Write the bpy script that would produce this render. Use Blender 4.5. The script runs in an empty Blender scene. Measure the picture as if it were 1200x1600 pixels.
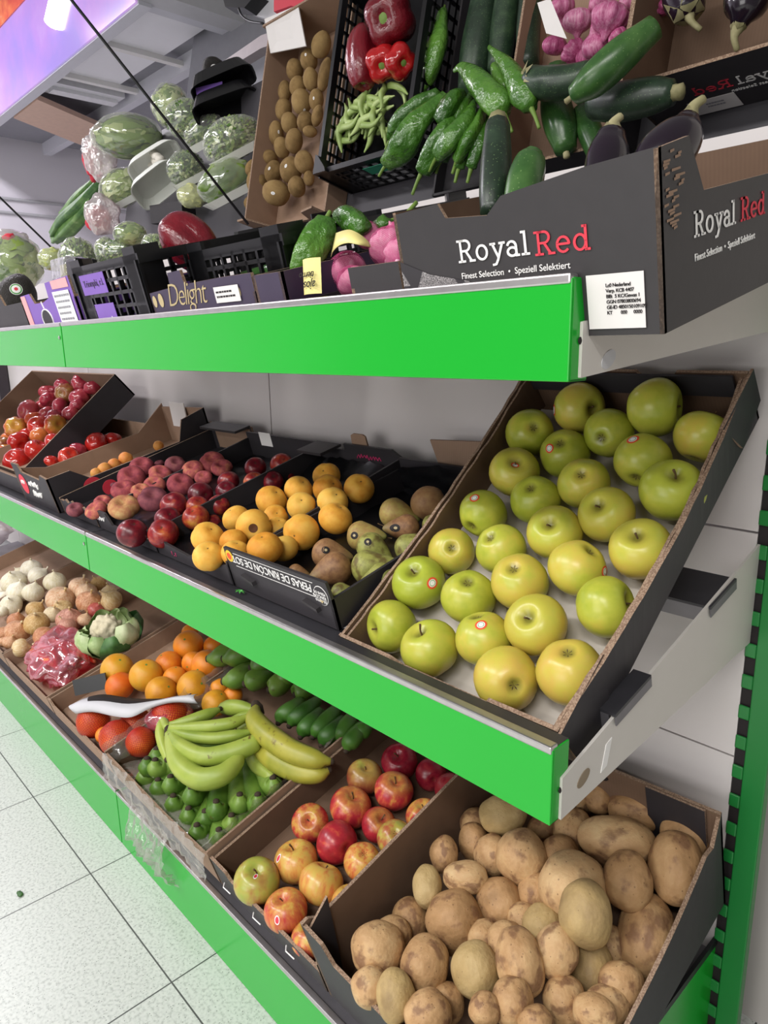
import bpy, bmesh, math, random, json
from mathutils import Vector, Matrix, noise
from mathutils.bvhtree import BVHTree
random.seed(7)
PI = math.pi
sc = bpy.context.scene
COL = sc.collection
# measured positions (metres, world space): c centre, a/b widths, p pole direction, s sticker direction, u/v place in its crate
L = json.loads(r'''{"golden":[{"c":[-0.6632,0.9329,1.0401],"a":0.0377,"b":0.0383,"p":[0.682,-0.631,0.37],"f":"c","u":-0.663,"v":0.435},
{"c":[-0.6037,0.9752,1.0781],"a":0.0422,"b":0.0381,"p":[0.958,-0.279,0.07],"f":"s","u":-0.604,"v":0.491,"s":[-0.663,-0.746,-0.054]},
{"c":[-0.4757,0.9646,1.0866],"a":0.0446,"b":0.0384,"p":[0.974,0.215,0.071],"f":"s","u":-0.476,"v":0.489},
{"c":[-0.3999,0.9494,1.0525],"a":0.0357,"b":0.0383,"p":[-0.111,-0.433,-0.895],"f":"n","u":-0.4,"v":0.455},
{"c":[-0.5896,0.9199,1.0157],"a":0.0375,"b":0.0375,"p":[0.193,-0.748,0.635],"f":"c","u":-0.59,"v":0.409,"s":[-0.175,-0.936,0.304]},
{"c":[-0.5347,0.947,1.0474],"a":0.0371,"b":0.0354,"p":[0.166,-0.978,-0.127],"f":"c","u":-0.535,"v":0.45},
{"c":[-0.4595,0.9071,1.0189],"a":0.0386,"b":0.0379,"p":[0.14,-0.757,-0.638],"f":"c","u":-0.459,"v":0.401,"s":[-0.129,-0.549,0.826]},
{"c":[-0.6448,0.8687,0.9868],"a":0.0409,"b":0.0356,"p":[0.515,-0.527,0.676],"f":"s","u":-0.645,"v":0.351,"s":[0.533,-0.615,0.581]},
{"c":[-0.5251,0.8698,0.9855],"a":0.0363,"b":0.0366,"p":[0.305,-0.762,0.571],"f":"c","u":-0.525,"v":0.351},
{"c":[-0.3987,0.8707,0.9918],"a":0.0403,"b":0.0411,"p":[0.389,-0.507,0.769],"f":"s","u":-0.399,"v":0.356},
{"c":[-0.5834,0.8386,0.9588],"a":0.0365,"b":0.0354,"p":[0.185,-0.671,0.718],"f":"c","u":-0.583,"v":0.31},
{"c":[-0.4658,0.8327,0.9559],"a":0.0384,"b":0.0364,"p":[-0.028,-0.802,0.597],"f":"s","u":-0.466,"v":0.304},
{"c":[-0.6529,0.8056,0.9317],"a":0.0389,"b":0.0337,"p":[0.005,-0.869,-0.496],"f":"c","u":-0.653,"v":0.267,"s":[0.044,-0.602,0.797]},
{"c":[-0.5222,0.7985,0.9276],"a":0.0389,"b":0.0363,"p":[0.184,-0.768,0.613],"f":"s","u":-0.522,"v":0.259},
{"c":[-0.6671,0.7527,0.8825],"a":0.0338,"b":0.035,"p":[0.608,-0.663,0.437],"f":"c","u":-0.667,"v":0.195},
{"c":[-0.5891,0.767,0.8992],"a":0.0376,"b":0.0344,"p":[-0.082,-0.727,0.682],"f":"c","u":-0.589,"v":0.217},
{"c":[-0.399,0.7989,0.9292],"a":0.0384,"b":0.0386,"p":[0.111,-0.654,0.748],"f":"s","u":-0.399,"v":0.261},
{"c":[-0.5309,0.7327,0.8735],"a":0.0404,"b":0.0359,"p":[0.154,-0.638,0.755],"f":"c","u":-0.531,"v":0.174},
{"c":[-0.4649,0.765,0.8992],"a":0.0374,"b":0.0371,"p":[0.542,0.052,0.839],"f":"c","u":-0.465,"v":0.215,"s":[0.989,0.136,0.054]},
{"c":[-0.6765,0.694,0.8455],"a":0.0378,"b":0.0408,"p":[0.185,-0.591,0.785],"f":"s","u":-0.676,"v":0.127,"s":[0.916,-0.279,0.289]},
{"c":[-0.5899,0.7003,0.8456],"a":0.0364,"b":0.0385,"p":[0.301,-0.424,0.854],"f":"c","u":-0.59,"v":0.131},
{"c":[-0.4043,0.7312,0.8713],"a":0.0388,"b":0.036,"p":[0.894,0.228,0.386],"f":"s","u":-0.404,"v":0.172},
{"c":[-0.4736,0.6917,0.84],"a":0.039,"b":0.0383,"p":[0.083,-0.786,0.612],"f":"s","u":-0.474,"v":0.121},
{"c":[-0.6777,0.64,0.7951],"a":0.0364,"b":0.0382,"p":[-0.267,-0.963,0.035],"f":"s","u":-0.678,"v":0.053},
{"c":[-0.5969,0.6312,0.7898],"a":0.0379,"b":0.0399,"p":[-0.186,-0.456,0.87],"f":"s","u":-0.597,"v":0.043},
{"c":[-0.534,0.6635,0.8136],"a":0.0362,"b":0.0367,"p":[-0.25,-0.132,0.959],"f":"n","u":-0.534,"v":0.083,"s":[0.322,-0.537,0.78]},
{"c":[-0.4718,0.6314,0.7899],"a":0.04,"b":0.0377,"p":[0.794,-0.567,0.218],"f":"c","u":-0.472,"v":0.043},
{"c":[-0.4037,0.6593,0.8136],"a":0.0372,"b":0.0411,"p":[0.095,-0.392,0.915],"f":"c","u":-0.404,"v":0.079}],"pears":[{"c":[-0.8364,0.8809,0.9075],"a":0.031,"b":0.0267,"p":[0.762,0.189,-0.619],"f":"r","u":-0.836,"v":0.316},
{"c":[-0.8767,0.8367,0.8916],"a":0.0286,"b":0.0205,"p":[0.859,0.498,-0.117],"f":"r","u":-0.877,"v":0.269},
{"c":[-0.8166,0.8072,0.8808],"a":0.0239,"b":0.0186,"p":[-0.529,-0.833,0.16],"f":"rs","u":-0.817,"v":0.238,"s":[0.079,-0.977,0.199]},
{"c":[-0.8662,0.7506,0.8686],"a":0.0239,"b":0.0227,"p":[0.826,0.563,-0.014],"f":"rs","u":-0.866,"v":0.18,"s":[0.335,-0.899,0.282]},
{"c":[-0.7764,0.8338,0.8861],"a":0.0191,"b":0.0202,"p":[0.561,0.429,0.708],"f":"g","u":-0.776,"v":0.265},
{"c":[-0.7594,0.7561,0.8676],"a":0.0256,"b":0.0171,"p":[0.733,0.545,0.407],"f":"g","u":-0.759,"v":0.185},
{"c":[-0.875,0.6825,0.8508],"a":0.0232,"b":0.0225,"p":[0.811,0.575,-0.108],"f":"rs","u":-0.875,"v":0.11,"s":[0.659,-0.55,0.513]},
{"c":[-0.8229,0.7327,0.8621],"a":0.0274,"b":0.0167,"p":[0.79,0.268,-0.551],"f":"gs","u":-0.823,"v":0.161,"s":[0.459,-0.666,0.588]},
{"c":[-0.8172,0.6537,0.845],"a":0.0262,"b":0.0226,"p":[-0.343,-0.924,-0.17],"f":"r","u":-0.817,"v":0.08},
{"c":[-0.7704,0.6795,0.8516],"a":0.0257,"b":0.0231,"p":[0.735,0.6,0.317],"f":"g","u":-0.77,"v":0.107},
{"c":[-0.7447,0.6819,0.8406],"a":0.0224,"b":0.0224,"p":[-0.256,-0.87,-0.422],"f":"g","u":-0.745,"v":0.106},
{"c":[-0.7658,0.6212,0.8265],"a":0.0169,"b":0.0123,"p":[0.828,0.552,-0.103],"f":"g","u":-0.766,"v":0.044},
{"c":[-0.8895,0.6309,0.8273],"a":0.0152,"b":0.0109,"p":[0.783,0.618,-0.079],"f":"rs","u":-0.889,"v":0.054,"s":[0.629,0.754,-0.189]}],"peaches":[{"c":[-1.1137,0.6017,0.8494],"a":0.0304,"b":0.0224,"p":[0.618,0.045,0.785],"f":"y","u":-1.114,"v":0.031},
{"c":[-1.0487,0.5654,0.8356],"a":0.0276,"b":0.0161,"p":[0.473,-0.262,0.841],"f":"y","u":-1.049,"v":-0.008},
{"c":[-1.1327,0.6736,0.8683],"a":0.0267,"b":0.0267,"p":[-0.168,-0.503,0.848],"f":"y","u":-1.133,"v":0.105},
{"c":[-1.0578,0.6638,0.8667],"a":0.0328,"b":0.0291,"p":[0.793,-0.602,0.092],"f":"b","u":-1.058,"v":0.095},
{"c":[-1.1333,0.7545,0.8889],"a":0.0316,"b":0.0224,"p":[0.613,0.111,0.783],"f":"y","u":-1.133,"v":0.189},
{"c":[-1.0844,0.729,0.869],"a":0.0242,"b":0.0153,"p":[0.744,-0.315,0.589],"f":"y","u":-1.084,"v":0.159},
{"c":[-1.1195,0.8102,0.9038],"a":0.0295,"b":0.0255,"p":[0.628,0.063,0.775],"f":"y","u":-1.119,"v":0.246},
{"c":[-1.0496,0.7641,0.8894],"a":0.0279,"b":0.0215,"p":[0.597,-0.407,0.691],"f":"y","u":-1.05,"v":0.198},
{"c":[-1.1296,0.8887,0.9189],"a":0.0293,"b":0.0167,"p":[0.377,-0.66,0.65],"f":"y","u":-1.13,"v":0.326},
{"c":[-1.0625,0.8381,0.9089],"a":0.0303,"b":0.0211,"p":[0.814,-0.012,0.581],"f":"y","u":-1.063,"v":0.275},
{"c":[-0.9953,0.8601,0.9158],"a":0.03,"b":0.0236,"p":[0.619,-0.312,0.721],"f":"y","u":-0.995,"v":0.298},
{"c":[-1.001,0.7999,0.8985],"a":0.0301,"b":0.0201,"p":[0.659,-0.109,0.744],"f":"y","u":-1.001,"v":0.235},
{"c":[-0.9301,0.748,0.8888],"a":0.0305,"b":0.0263,"p":[0.412,0.237,0.88],"f":"y","u":-0.93,"v":0.182},
{"c":[-0.9659,0.7007,0.8672],"a":0.0329,"b":0.03,"p":[0.401,-0.916,-0.027],"f":"y","u":-0.966,"v":0.131},
{"c":[-1.0539,0.6183,0.85],"a":0.0249,"b":0.0249,"f":"y","u":-1.054,"v":0.047},
{"c":[-1.0167,0.5991,0.8406],"a":0.0253,"b":0.0218,"f":"y","u":-1.017,"v":0.026},
{"c":[-0.9436,0.6101,0.8616],"a":0.0298,"b":0.0247,"p":[0.164,-0.293,0.942],"f":"y","u":-0.944,"v":0.042},
{"c":[-0.9542,0.6543,0.8501],"a":0.0251,"b":0.0251,"f":"y","u":-0.954,"v":0.082},
{"c":[-1.0532,0.7107,0.8545],"a":0.0248,"b":0.0248,"f":"y","u":-1.053,"v":0.138}],"nectarines":[{"c":[-1.3277,0.5556,0.8272],"a":0.0302,"b":0.0264,"p":[0.434,0.055,0.899],"f":"d","u":-1.328,"v":-0.019},
{"c":[-1.2629,0.5887,0.8318],"a":0.0297,"b":0.0204,"p":[0.606,-0.397,0.689],"f":"o","u":-1.263,"v":0.014},
{"c":[-1.3258,0.6309,0.841],"a":0.0273,"b":0.0195,"p":[0.712,-0.099,0.696],"f":"d","u":-1.326,"v":0.057},
{"c":[-1.3853,0.6751,0.8545],"a":0.0296,"b":0.0214,"p":[0.363,-0.575,0.734],"f":"d","u":-1.385,"v":0.103},
{"c":[-1.264,0.6605,0.85],"a":0.0268,"b":0.0211,"p":[0.34,-0.482,0.807],"f":"o","u":-1.264,"v":0.088},
{"c":[-1.3231,0.6977,0.8561],"a":0.025,"b":0.018,"p":[0.619,-0.058,0.783],"f":"d","u":-1.323,"v":0.125},
{"c":[-1.3814,0.7376,0.8682],"a":0.0282,"b":0.0188,"p":[0.985,0.031,0.172],"f":"d","u":-1.381,"v":0.167},
{"c":[-1.2859,0.7261,0.8612],"a":0.0229,"b":0.0159,"p":[0.731,-0.133,0.669],"f":"d","u":-1.286,"v":0.154},
{"c":[-1.3386,0.7761,0.8767],"a":0.0229,"b":0.0208,"p":[0.529,-0.442,0.725],"f":"d","u":-1.339,"v":0.207},
{"c":[-1.4075,0.8236,0.8823],"a":0.0252,"b":0.0219,"f":"d","u":-1.407,"v":0.254},
{"c":[-1.3944,0.8888,0.9063],"a":0.0256,"b":0.02,"p":[0.606,-0.353,0.713],"f":"d","u":-1.394,"v":0.323},
{"c":[-1.3355,0.9235,0.9151],"a":0.0275,"b":0.0187,"p":[0.689,-0.212,0.693],"f":"o","u":-1.335,"v":0.359},
{"c":[-1.3095,0.8301,0.8917],"a":0.0241,"b":0.022,"p":[0.416,-0.106,0.903],"f":"o","u":-1.309,"v":0.263},
{"c":[-1.2749,0.8544,0.8948],"a":0.024,"b":0.0167,"p":[0.653,-0.151,0.742],"f":"d","u":-1.275,"v":0.287},
{"c":[-1.2951,0.9045,0.8981],"a":0.0225,"b":0.0193,"f":"d","u":-1.295,"v":0.336},
{"c":[-1.2648,0.6938,0.8318],"a":0.0215,"b":0.0176,"f":"d","u":-1.265,"v":0.116}],"flat":[{"c":[-1.7533,0.7767,0.8827],"a":0.0322,"b":0.0186,"p":[0.76,-0.186,0.623],"f":"r","u":-1.753,"v":0.209},
{"c":[-1.6987,0.7228,0.8693],"a":0.0357,"b":0.0172,"p":[0.771,-0.183,0.61],"f":"r","u":-1.699,"v":0.153},
{"c":[-1.6252,0.67,0.8558],"a":0.0306,"b":0.02,"p":[0.57,-0.274,0.775],"f":"r","u":-1.625,"v":0.099},
{"c":[-1.6292,0.766,0.879],"a":0.0294,"b":0.0188,"p":[0.796,-0.004,0.605],"f":"r","u":-1.629,"v":0.197},
{"c":[-1.5714,0.6882,0.8572],"a":0.0246,"b":0.019,"p":[0.622,-0.099,0.777],"f":"r","u":-1.571,"v":0.117},
{"c":[-1.5745,0.7236,0.8661],"a":0.0272,"b":0.017,"p":[0.641,-0.365,0.675],"f":"r","u":-1.575,"v":0.153},
{"c":[-1.4704,0.6692,0.8563],"a":0.0339,"b":0.0191,"p":[0.743,-0.24,0.625],"f":"d","u":-1.47,"v":0.098},
{"c":[-1.4945,0.6122,0.844],"a":0.0346,"b":0.022,"p":[0.594,-0.262,0.76],"f":"y","u":-1.495,"v":0.04},
{"c":[-1.571,0.58,0.8309],"a":0.0257,"b":0.0204,"p":[0.266,-0.632,0.728],"f":"r","u":-1.571,"v":0.005},
{"c":[-1.628,0.6185,0.8345],"a":0.0212,"b":0.0134,"p":[0.579,-0.297,0.76],"f":"r","u":-1.628,"v":0.043},
{"c":[-1.659,0.566,0.8207],"a":0.0211,"b":0.0129,"p":[0.624,-0.23,0.747],"f":"d","u":-1.659,"v":-0.011},
{"c":[-1.6487,0.8181,0.894],"a":0.0277,"b":0.0229,"p":[0.812,-0.049,0.581],"f":"d","u":-1.649,"v":0.252},
{"c":[-1.4791,0.7416,0.8782],"a":0.0317,"b":0.0262,"p":[0.767,-0.004,0.642],"f":"r","u":-1.479,"v":0.174},
{"c":[-1.5627,0.8192,0.8916],"a":0.028,"b":0.0182,"p":[0.635,-0.413,0.653],"f":"r","u":-1.563,"v":0.252},
{"c":[-1.4897,0.8063,0.8825],"a":0.0214,"b":0.0135,"p":[0.633,-0.301,0.713],"f":"r","u":-1.49,"v":0.237},
{"c":[-1.552,0.8666,0.9057],"a":0.0318,"b":0.0189,"p":[0.653,-0.444,0.613],"f":"r","u":-1.552,"v":0.301},
{"c":[-1.4859,0.854,0.9005],"a":0.0263,"b":0.0194,"p":[0.556,-0.397,0.73],"f":"r","u":-1.486,"v":0.288},
{"c":[-1.7718,0.8333,0.8836],"a":0.0127,"b":0.0102,"f":"d","u":-1.772,"v":0.264},
{"c":[-1.7404,0.6968,0.8482],"a":0.012,"b":0.0096,"f":"d","u":-1.74,"v":0.123},
{"c":[-1.5978,0.6635,0.8408],"a":0.0157,"b":0.009,"f":"d","u":-1.598,"v":0.089}],"apricots":[{"c":[-1.8795,0.7891,0.8897],"a":0.0209,"b":0.0125,"f":"a","u":-1.88,"v":0.222},
{"c":[-1.8765,0.7547,0.8785],"a":0.0186,"b":0.0103,"f":"a","u":-1.877,"v":0.186},
{"c":[-1.8619,0.722,0.8714],"a":0.0203,"b":0.0112,"f":"a","u":-1.862,"v":0.153},
{"c":[-1.8626,0.6985,0.8637],"a":0.0161,"b":0.0111,"f":"a","u":-1.863,"v":0.128},
{"c":[-1.8899,0.8907,0.9129],"a":0.0162,"b":0.0114,"f":"a","u":-1.89,"v":0.327}],"tomatoes":[{"c":[-2.338,0.7616,0.8925],"a":0.0348,"b":0.0339,"p":[0.5,0.624,0.6],"f":"r","u":-2.338,"v":0.158},
{"c":[-2.4139,0.7281,0.8678],"a":0.0385,"b":0.0363,"p":[0.459,0.273,0.845],"f":"r","u":-2.414,"v":0.117},
{"c":[-2.6296,0.7366,0.8728],"a":0.0362,"b":0.0362,"p":[0.981,0.023,-0.192],"f":"k","u":-2.63,"v":0.127},
{"c":[-2.5535,0.7828,0.902],"a":0.0309,"b":0.0195,"f":"o","u":-2.554,"v":0.181},
{"c":[-2.6251,0.8055,0.9262],"a":0.0367,"b":0.0267,"p":[0.438,-0.536,0.722],"f":"r","u":-2.625,"v":0.214},
{"c":[-2.7346,0.8291,0.9407],"a":0.0328,"b":0.0225,"f":"o","u":-2.735,"v":0.241},
{"c":[-2.8103,0.8354,0.9614],"a":0.0423,"b":0.0318,"p":[0.362,-0.9,0.243],"f":"p","u":-2.81,"v":0.259},
{"c":[-2.4798,0.8152,0.9367],"a":0.0352,"b":0.0304,"p":[0.971,0.102,0.215],"f":"y","u":-2.48,"v":0.228},
{"c":[-2.5819,0.8556,0.9566],"a":0.0299,"b":0.0166,"f":"p","u":-2.582,"v":0.271},
{"c":[-2.702,0.862,0.9627],"a":0.0241,"b":0.0259,"f":"p","u":-2.702,"v":0.28},
{"c":[-2.7752,0.8964,1.0031],"a":0.0283,"b":0.0283,"p":[0.804,0.024,-0.594],"f":"p","u":-2.775,"v":0.333},
{"c":[-2.6164,0.8819,0.9861],"a":0.0304,"b":0.0236,"p":[0.576,0.811,-0.105],"f":"p","u":-2.616,"v":0.311},
{"c":[-2.6478,0.9165,1.0296],"a":0.0359,"b":0.0359,"p":[0.745,-0.659,0.104],"f":"m","u":-2.648,"v":0.365},
{"c":[-2.7757,0.961,1.0535],"a":0.034,"b":0.0197,"f":"p","u":-2.776,"v":0.414},
{"c":[-2.5853,0.9579,1.0643],"a":0.0356,"b":0.0305,"p":[0.767,-0.041,0.641],"f":"p","u":-2.585,"v":0.419},
{"c":[-2.4957,0.959,1.0536],"a":0.0248,"b":0.0298,"f":"p","u":-2.496,"v":0.413},
{"c":[-2.5288,0.9219,1.0206],"a":0.0348,"b":0.0249,"f":"p","u":-2.529,"v":0.363},
{"c":[-2.4983,0.8996,0.9985],"a":0.0245,"b":0.0196,"f":"p","u":-2.498,"v":0.332},
{"c":[-2.4901,0.8699,0.972],"a":0.026,"b":0.0227,"p":[0.407,-0.469,0.784],"f":"p","u":-2.49,"v":0.292},
{"c":[-2.8873,0.9562,1.0331],"a":0.0148,"b":0.0148,"f":"p","u":-2.887,"v":0.397},
{"c":[-2.4912,0.6846,0.8307],"a":0.0438,"b":0.0328,"p":[0.456,-0.549,0.701],"f":"r","u":-2.491,"v":0.06},
{"c":[-2.5388,0.6652,0.7916],"a":0.0269,"b":0.019,"f":"r","u":-2.539,"v":0.019},
{"c":[-2.7141,0.6994,0.8188],"a":0.0201,"b":0.0185,"f":"o","u":-2.714,"v":0.063},
{"c":[-2.8198,0.7347,0.8564],"a":0.0244,"b":0.0261,"f":"m","u":-2.82,"v":0.114},
{"c":[-2.7816,0.7776,0.9095],"a":0.0398,"b":0.026,"p":[0.831,-0.318,0.457],"f":"y","u":-2.782,"v":0.182},
{"c":[-2.8152,0.8113,0.916],"a":0.0282,"b":0.0212,"f":"p","u":-2.815,"v":0.211},
{"c":[-2.7341,0.723,0.8379],"a":0.0271,"b":0.0204,"f":"y","u":-2.734,"v":0.093},
{"c":[-2.9584,0.9592,1.021],"a":0.0339,"b":0.0301,"f":"p","u":-2.958,"v":0.392},
{"c":[-2.8011,0.939,0.9992],"a":0.0324,"b":0.0288,"f":"p","u":-2.801,"v":0.362},
{"c":[-2.8541,0.8438,0.9212],"a":0.0359,"b":0.0323,"f":"r","u":-2.854,"v":0.239},
{"c":[-2.6687,0.849,0.9295],"a":0.0341,"b":0.0307,"f":"p","u":-2.669,"v":0.249},
{"c":[-2.8525,0.7722,0.8603],"a":0.0354,"b":0.0319,"f":"o","u":-2.853,"v":0.145},
{"c":[-2.7226,0.7985,0.8823],"a":0.0344,"b":0.0309,"f":"r","u":-2.723,"v":0.18},
{"c":[-2.575,0.8251,0.8982],"a":0.0331,"b":0.0298,"f":"r","u":-2.575,"v":0.21},
{"c":[-2.6859,0.9288,0.991],"a":0.0313,"b":0.0279,"f":"p","u":-2.686,"v":0.349},
{"c":[-2.724,0.9748,1.0319],"a":0.0319,"b":0.0284,"f":"p","u":-2.724,"v":0.411},
{"c":[-2.618,0.9726,1.0254],"a":0.031,"b":0.0276,"f":"p","u":-2.618,"v":0.405},
{"c":[-2.5869,0.7415,0.8333],"a":0.036,"b":0.0294,"f":"r","u":-2.587,"v":0.104},
{"c":[-2.6759,0.6952,0.7963],"a":0.0366,"b":0.0299,"f":"r","u":-2.676,"v":0.045},
{"c":[-2.8677,0.9059,0.9732],"a":0.0328,"b":0.0291,"f":"p","u":-2.868,"v":0.32}],"lowtomatoes":[{"c":[-2.1989,0.6983,0.8601],"a":0.0199,"b":0.0199,"f":"r","u":-2.199,"v":0.127},
{"c":[-2.1412,0.7315,0.8735],"a":0.031,"b":0.0197,"p":[0.754,-0.018,0.656],"f":"r","u":-2.141,"v":0.163},
{"c":[-2.2071,0.7807,0.8827],"a":0.0263,"b":0.0175,"f":"p","u":-2.207,"v":0.213},
{"c":[-2.19,0.8316,0.9011],"a":0.0324,"b":0.0221,"p":[0.529,-0.639,0.558],"f":"r","u":-2.19,"v":0.266},
{"c":[-2.1832,0.8847,0.9081],"a":0.0254,"b":0.0164,"f":"r","u":-2.183,"v":0.32},
{"c":[-2.2192,0.8705,0.9035],"a":0.021,"b":0.018,"f":"r","u":-2.219,"v":0.305}],"whiteonions":[{"c":[-3.0508,0.8378,0.3005],"a":0.0436,"b":0.0298,"p":[0.322,-0.068,0.944],"f":"w","u":-3.051,"v":0.305},
{"c":[-2.9308,0.8256,0.2981],"a":0.0423,"b":0.0327,"p":[0.262,0.703,0.661],"f":"w","u":-2.931,"v":0.292},
{"c":[-2.9893,0.7486,0.2789],"a":0.0506,"b":0.0326,"p":[0.452,-0.226,0.863],"f":"w","u":-2.989,"v":0.213},
{"c":[-2.7998,0.8447,0.3028],"a":0.0429,"b":0.0306,"p":[0.221,-0.03,0.975],"f":"w","u":-2.8,"v":0.312},
{"c":[-2.8757,0.7307,0.2714],"a":0.0445,"b":0.0334,"p":[0.279,0.185,0.942],"f":"w","u":-2.876,"v":0.194},
{"c":[-2.8008,0.7624,0.2797],"a":0.0403,"b":0.0348,"p":[0.042,0.308,0.95],"f":"w","u":-2.801,"v":0.227},
{"c":[-2.8245,0.6871,0.2441],"a":0.0407,"b":0.0236,"p":[0.591,-0.233,0.772],"f":"w","u":-2.824,"v":0.144},
{"c":[-2.9319,0.6881,0.2447],"a":0.028,"b":0.0224,"f":"w","u":-2.932,"v":0.145},
{"c":[-3.0216,0.7081,0.2464],"a":0.023,"b":0.0192,"f":"w","u":-3.022,"v":0.165},
{"c":[-3.1298,0.8099,0.2767],"a":0.0221,"b":0.0201,"f":"w","u":-3.13,"v":0.271},
{"c":[-2.8029,0.6511,0.2346],"a":0.0215,"b":0.0179,"f":"w","u":-2.803,"v":0.107}],"onions":[{"c":[-2.5951,0.7946,0.2957],"a":0.0524,"b":0.0332,"p":[0.643,0.165,0.748],"f":"o","u":-2.595,"v":0.262},
{"c":[-2.6088,0.876,0.3181],"a":0.0446,"b":0.0339,"p":[0.435,0.131,0.891],"f":"o","u":-2.609,"v":0.347},
{"c":[-2.5479,0.8723,0.3147],"a":0.0386,"b":0.0281,"p":[0.337,0.016,0.941],"f":"o","u":-2.548,"v":0.342},
{"c":[-2.4483,0.8439,0.3098],"a":0.0458,"b":0.0322,"p":[0.488,0.042,0.872],"f":"o","u":-2.448,"v":0.313},
{"c":[-2.5396,0.7796,0.2756],"a":0.0377,"b":0.024,"f":"y","u":-2.54,"v":0.242},
{"c":[-2.5816,0.9308,0.3275],"a":0.0305,"b":0.0305,"p":[0.079,-0.465,0.882],"f":"y","u":-2.582,"v":0.402},
{"c":[-2.4495,0.9197,0.3257],"a":0.0328,"b":0.0311,"p":[0.076,-0.169,0.983],"f":"y","u":-2.449,"v":0.391},
{"c":[-2.3959,0.9021,0.3165],"a":0.039,"b":0.0203,"f":"y","u":-2.396,"v":0.371},
{"c":[-2.4191,0.7602,0.2772],"a":0.0445,"b":0.0297,"p":[0.428,-0.0,0.904],"f":"p","u":-2.419,"v":0.224},
{"c":[-2.5127,0.7359,0.2779],"a":0.0252,"b":0.037,"p":[0.501,0.166,0.849],"f":"y","u":-2.513,"v":0.201},
{"c":[-2.5008,0.6782,0.2651],"a":0.043,"b":0.038,"p":[0.48,-0.173,0.86],"f":"y","u":-2.501,"v":0.142},
{"c":[-2.6523,0.7223,0.261],"a":0.0349,"b":0.0192,"f":"y","u":-2.652,"v":0.183},
{"c":[-2.6366,0.6505,0.2437],"a":0.0325,"b":0.0273,"p":[0.142,0.267,0.953],"f":"o","u":-2.637,"v":0.109},
{"c":[-2.5396,0.6246,0.2386],"a":0.0429,"b":0.0248,"p":[0.555,0.204,0.807],"f":"o","u":-2.54,"v":0.083},
{"c":[-2.6032,0.5945,0.2231],"a":0.0251,"b":0.0267,"f":"o","u":-2.603,"v":0.05},
{"c":[-2.5098,0.5923,0.2203],"a":0.026,"b":0.0211,"p":[0.49,0.176,0.854],"f":"o","u":-2.51,"v":0.047},
{"c":[-2.4258,0.5999,0.2233],"a":0.0318,"b":0.0191,"p":[0.485,0.875,-0.001],"f":"y","u":-2.426,"v":0.055},
{"c":[-2.3948,0.667,0.2496],"a":0.0368,"b":0.0256,"p":[0.505,-0.863,-0.036],"f":"o","u":-2.395,"v":0.127},
{"c":[-2.3741,0.7338,0.27],"a":0.0339,"b":0.0194,"f":"p","u":-2.374,"v":0.196},
{"c":[-2.3974,0.8461,0.2957],"a":0.0284,"b":0.0201,"f":"r","u":-2.397,"v":0.311},
{"c":[-2.3763,0.7964,0.2789],"a":0.0246,"b":0.0197,"f":"o","u":-2.376,"v":0.259},
{"c":[-2.5469,0.5806,0.2125],"a":0.0197,"b":0.0197,"f":"o","u":-2.547,"v":0.033}],"oranges":[{"c":[-1.8027,0.8859,0.3366],"a":0.0436,"b":0.0404,"p":[0.45,-0.477,0.755],"f":"","u":-1.803,"v":0.361},
{"c":[-1.7466,0.9372,0.3362],"a":0.0302,"b":0.0242,"f":"","u":-1.747,"v":0.41},
{"c":[-1.9044,0.7117,0.2863],"a":0.0461,"b":0.0406,"p":[0.539,0.051,0.84],"f":"y","u":-1.904,"v":0.18},
{"c":[-1.7792,0.7417,0.3005],"a":0.0452,"b":0.0445,"p":[0.383,-0.071,0.921],"f":"y","u":-1.779,"v":0.213},
{"c":[-1.7892,0.8139,0.306],"a":0.0382,"b":0.0347,"f":"","u":-1.789,"v":0.283},
{"c":[-1.7227,0.8562,0.3182],"a":0.0327,"b":0.0327,"p":[0.482,-0.874,0.059],"f":"","u":-1.723,"v":0.328},
{"c":[-1.6578,0.864,0.329],"a":0.0438,"b":0.0381,"p":[0.39,-0.912,0.13],"f":"","u":-1.658,"v":0.338},
{"c":[-1.7154,0.7957,0.2955],"a":0.0336,"b":0.0237,"f":"","u":-1.715,"v":0.263},
{"c":[-1.6051,0.7942,0.3086],"a":0.0446,"b":0.038,"p":[0.844,0.11,0.526],"f":"y","u":-1.605,"v":0.265},
{"c":[-1.6805,0.7372,0.2882],"a":0.0421,"b":0.034,"p":[0.77,0.21,0.603],"f":"y","u":-1.68,"v":0.205},
{"c":[-1.5614,0.8428,0.3052],"a":0.0256,"b":0.0227,"f":"","u":-1.561,"v":0.311},
{"c":[-1.5073,0.8002,0.298],"a":0.0346,"b":0.0247,"f":"y","u":-1.507,"v":0.268},
{"c":[-1.5002,0.8475,0.3046],"a":0.0251,"b":0.0197,"f":"","u":-1.5,"v":0.315},
{"c":[-1.9004,0.9422,0.3312],"a":0.0255,"b":0.017,"f":"","u":-1.9,"v":0.414}],"netoranges":[{"c":[-1.8435,0.6907,0.2639],"a":0.0395,"b":0.0271,"f":"","u":-1.843,"v":0.153},
{"c":[-1.759,0.5808,0.2337],"a":0.0421,"b":0.029,"f":"","u":-1.759,"v":0.039},
{"c":[-1.6208,0.5862,0.2419],"a":0.042,"b":0.0406,"f":"","u":-1.621,"v":0.047},
{"c":[-1.5577,0.6186,0.2438],"a":0.0353,"b":0.0326,"f":"","u":-1.558,"v":0.079},
{"c":[-1.636,0.6433,0.2505],"a":0.0395,"b":0.0282,"f":"","u":-1.636,"v":0.104},
{"c":[-1.5663,0.701,0.2764],"a":0.0454,"b":0.0385,"f":"","u":-1.566,"v":0.167},
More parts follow.
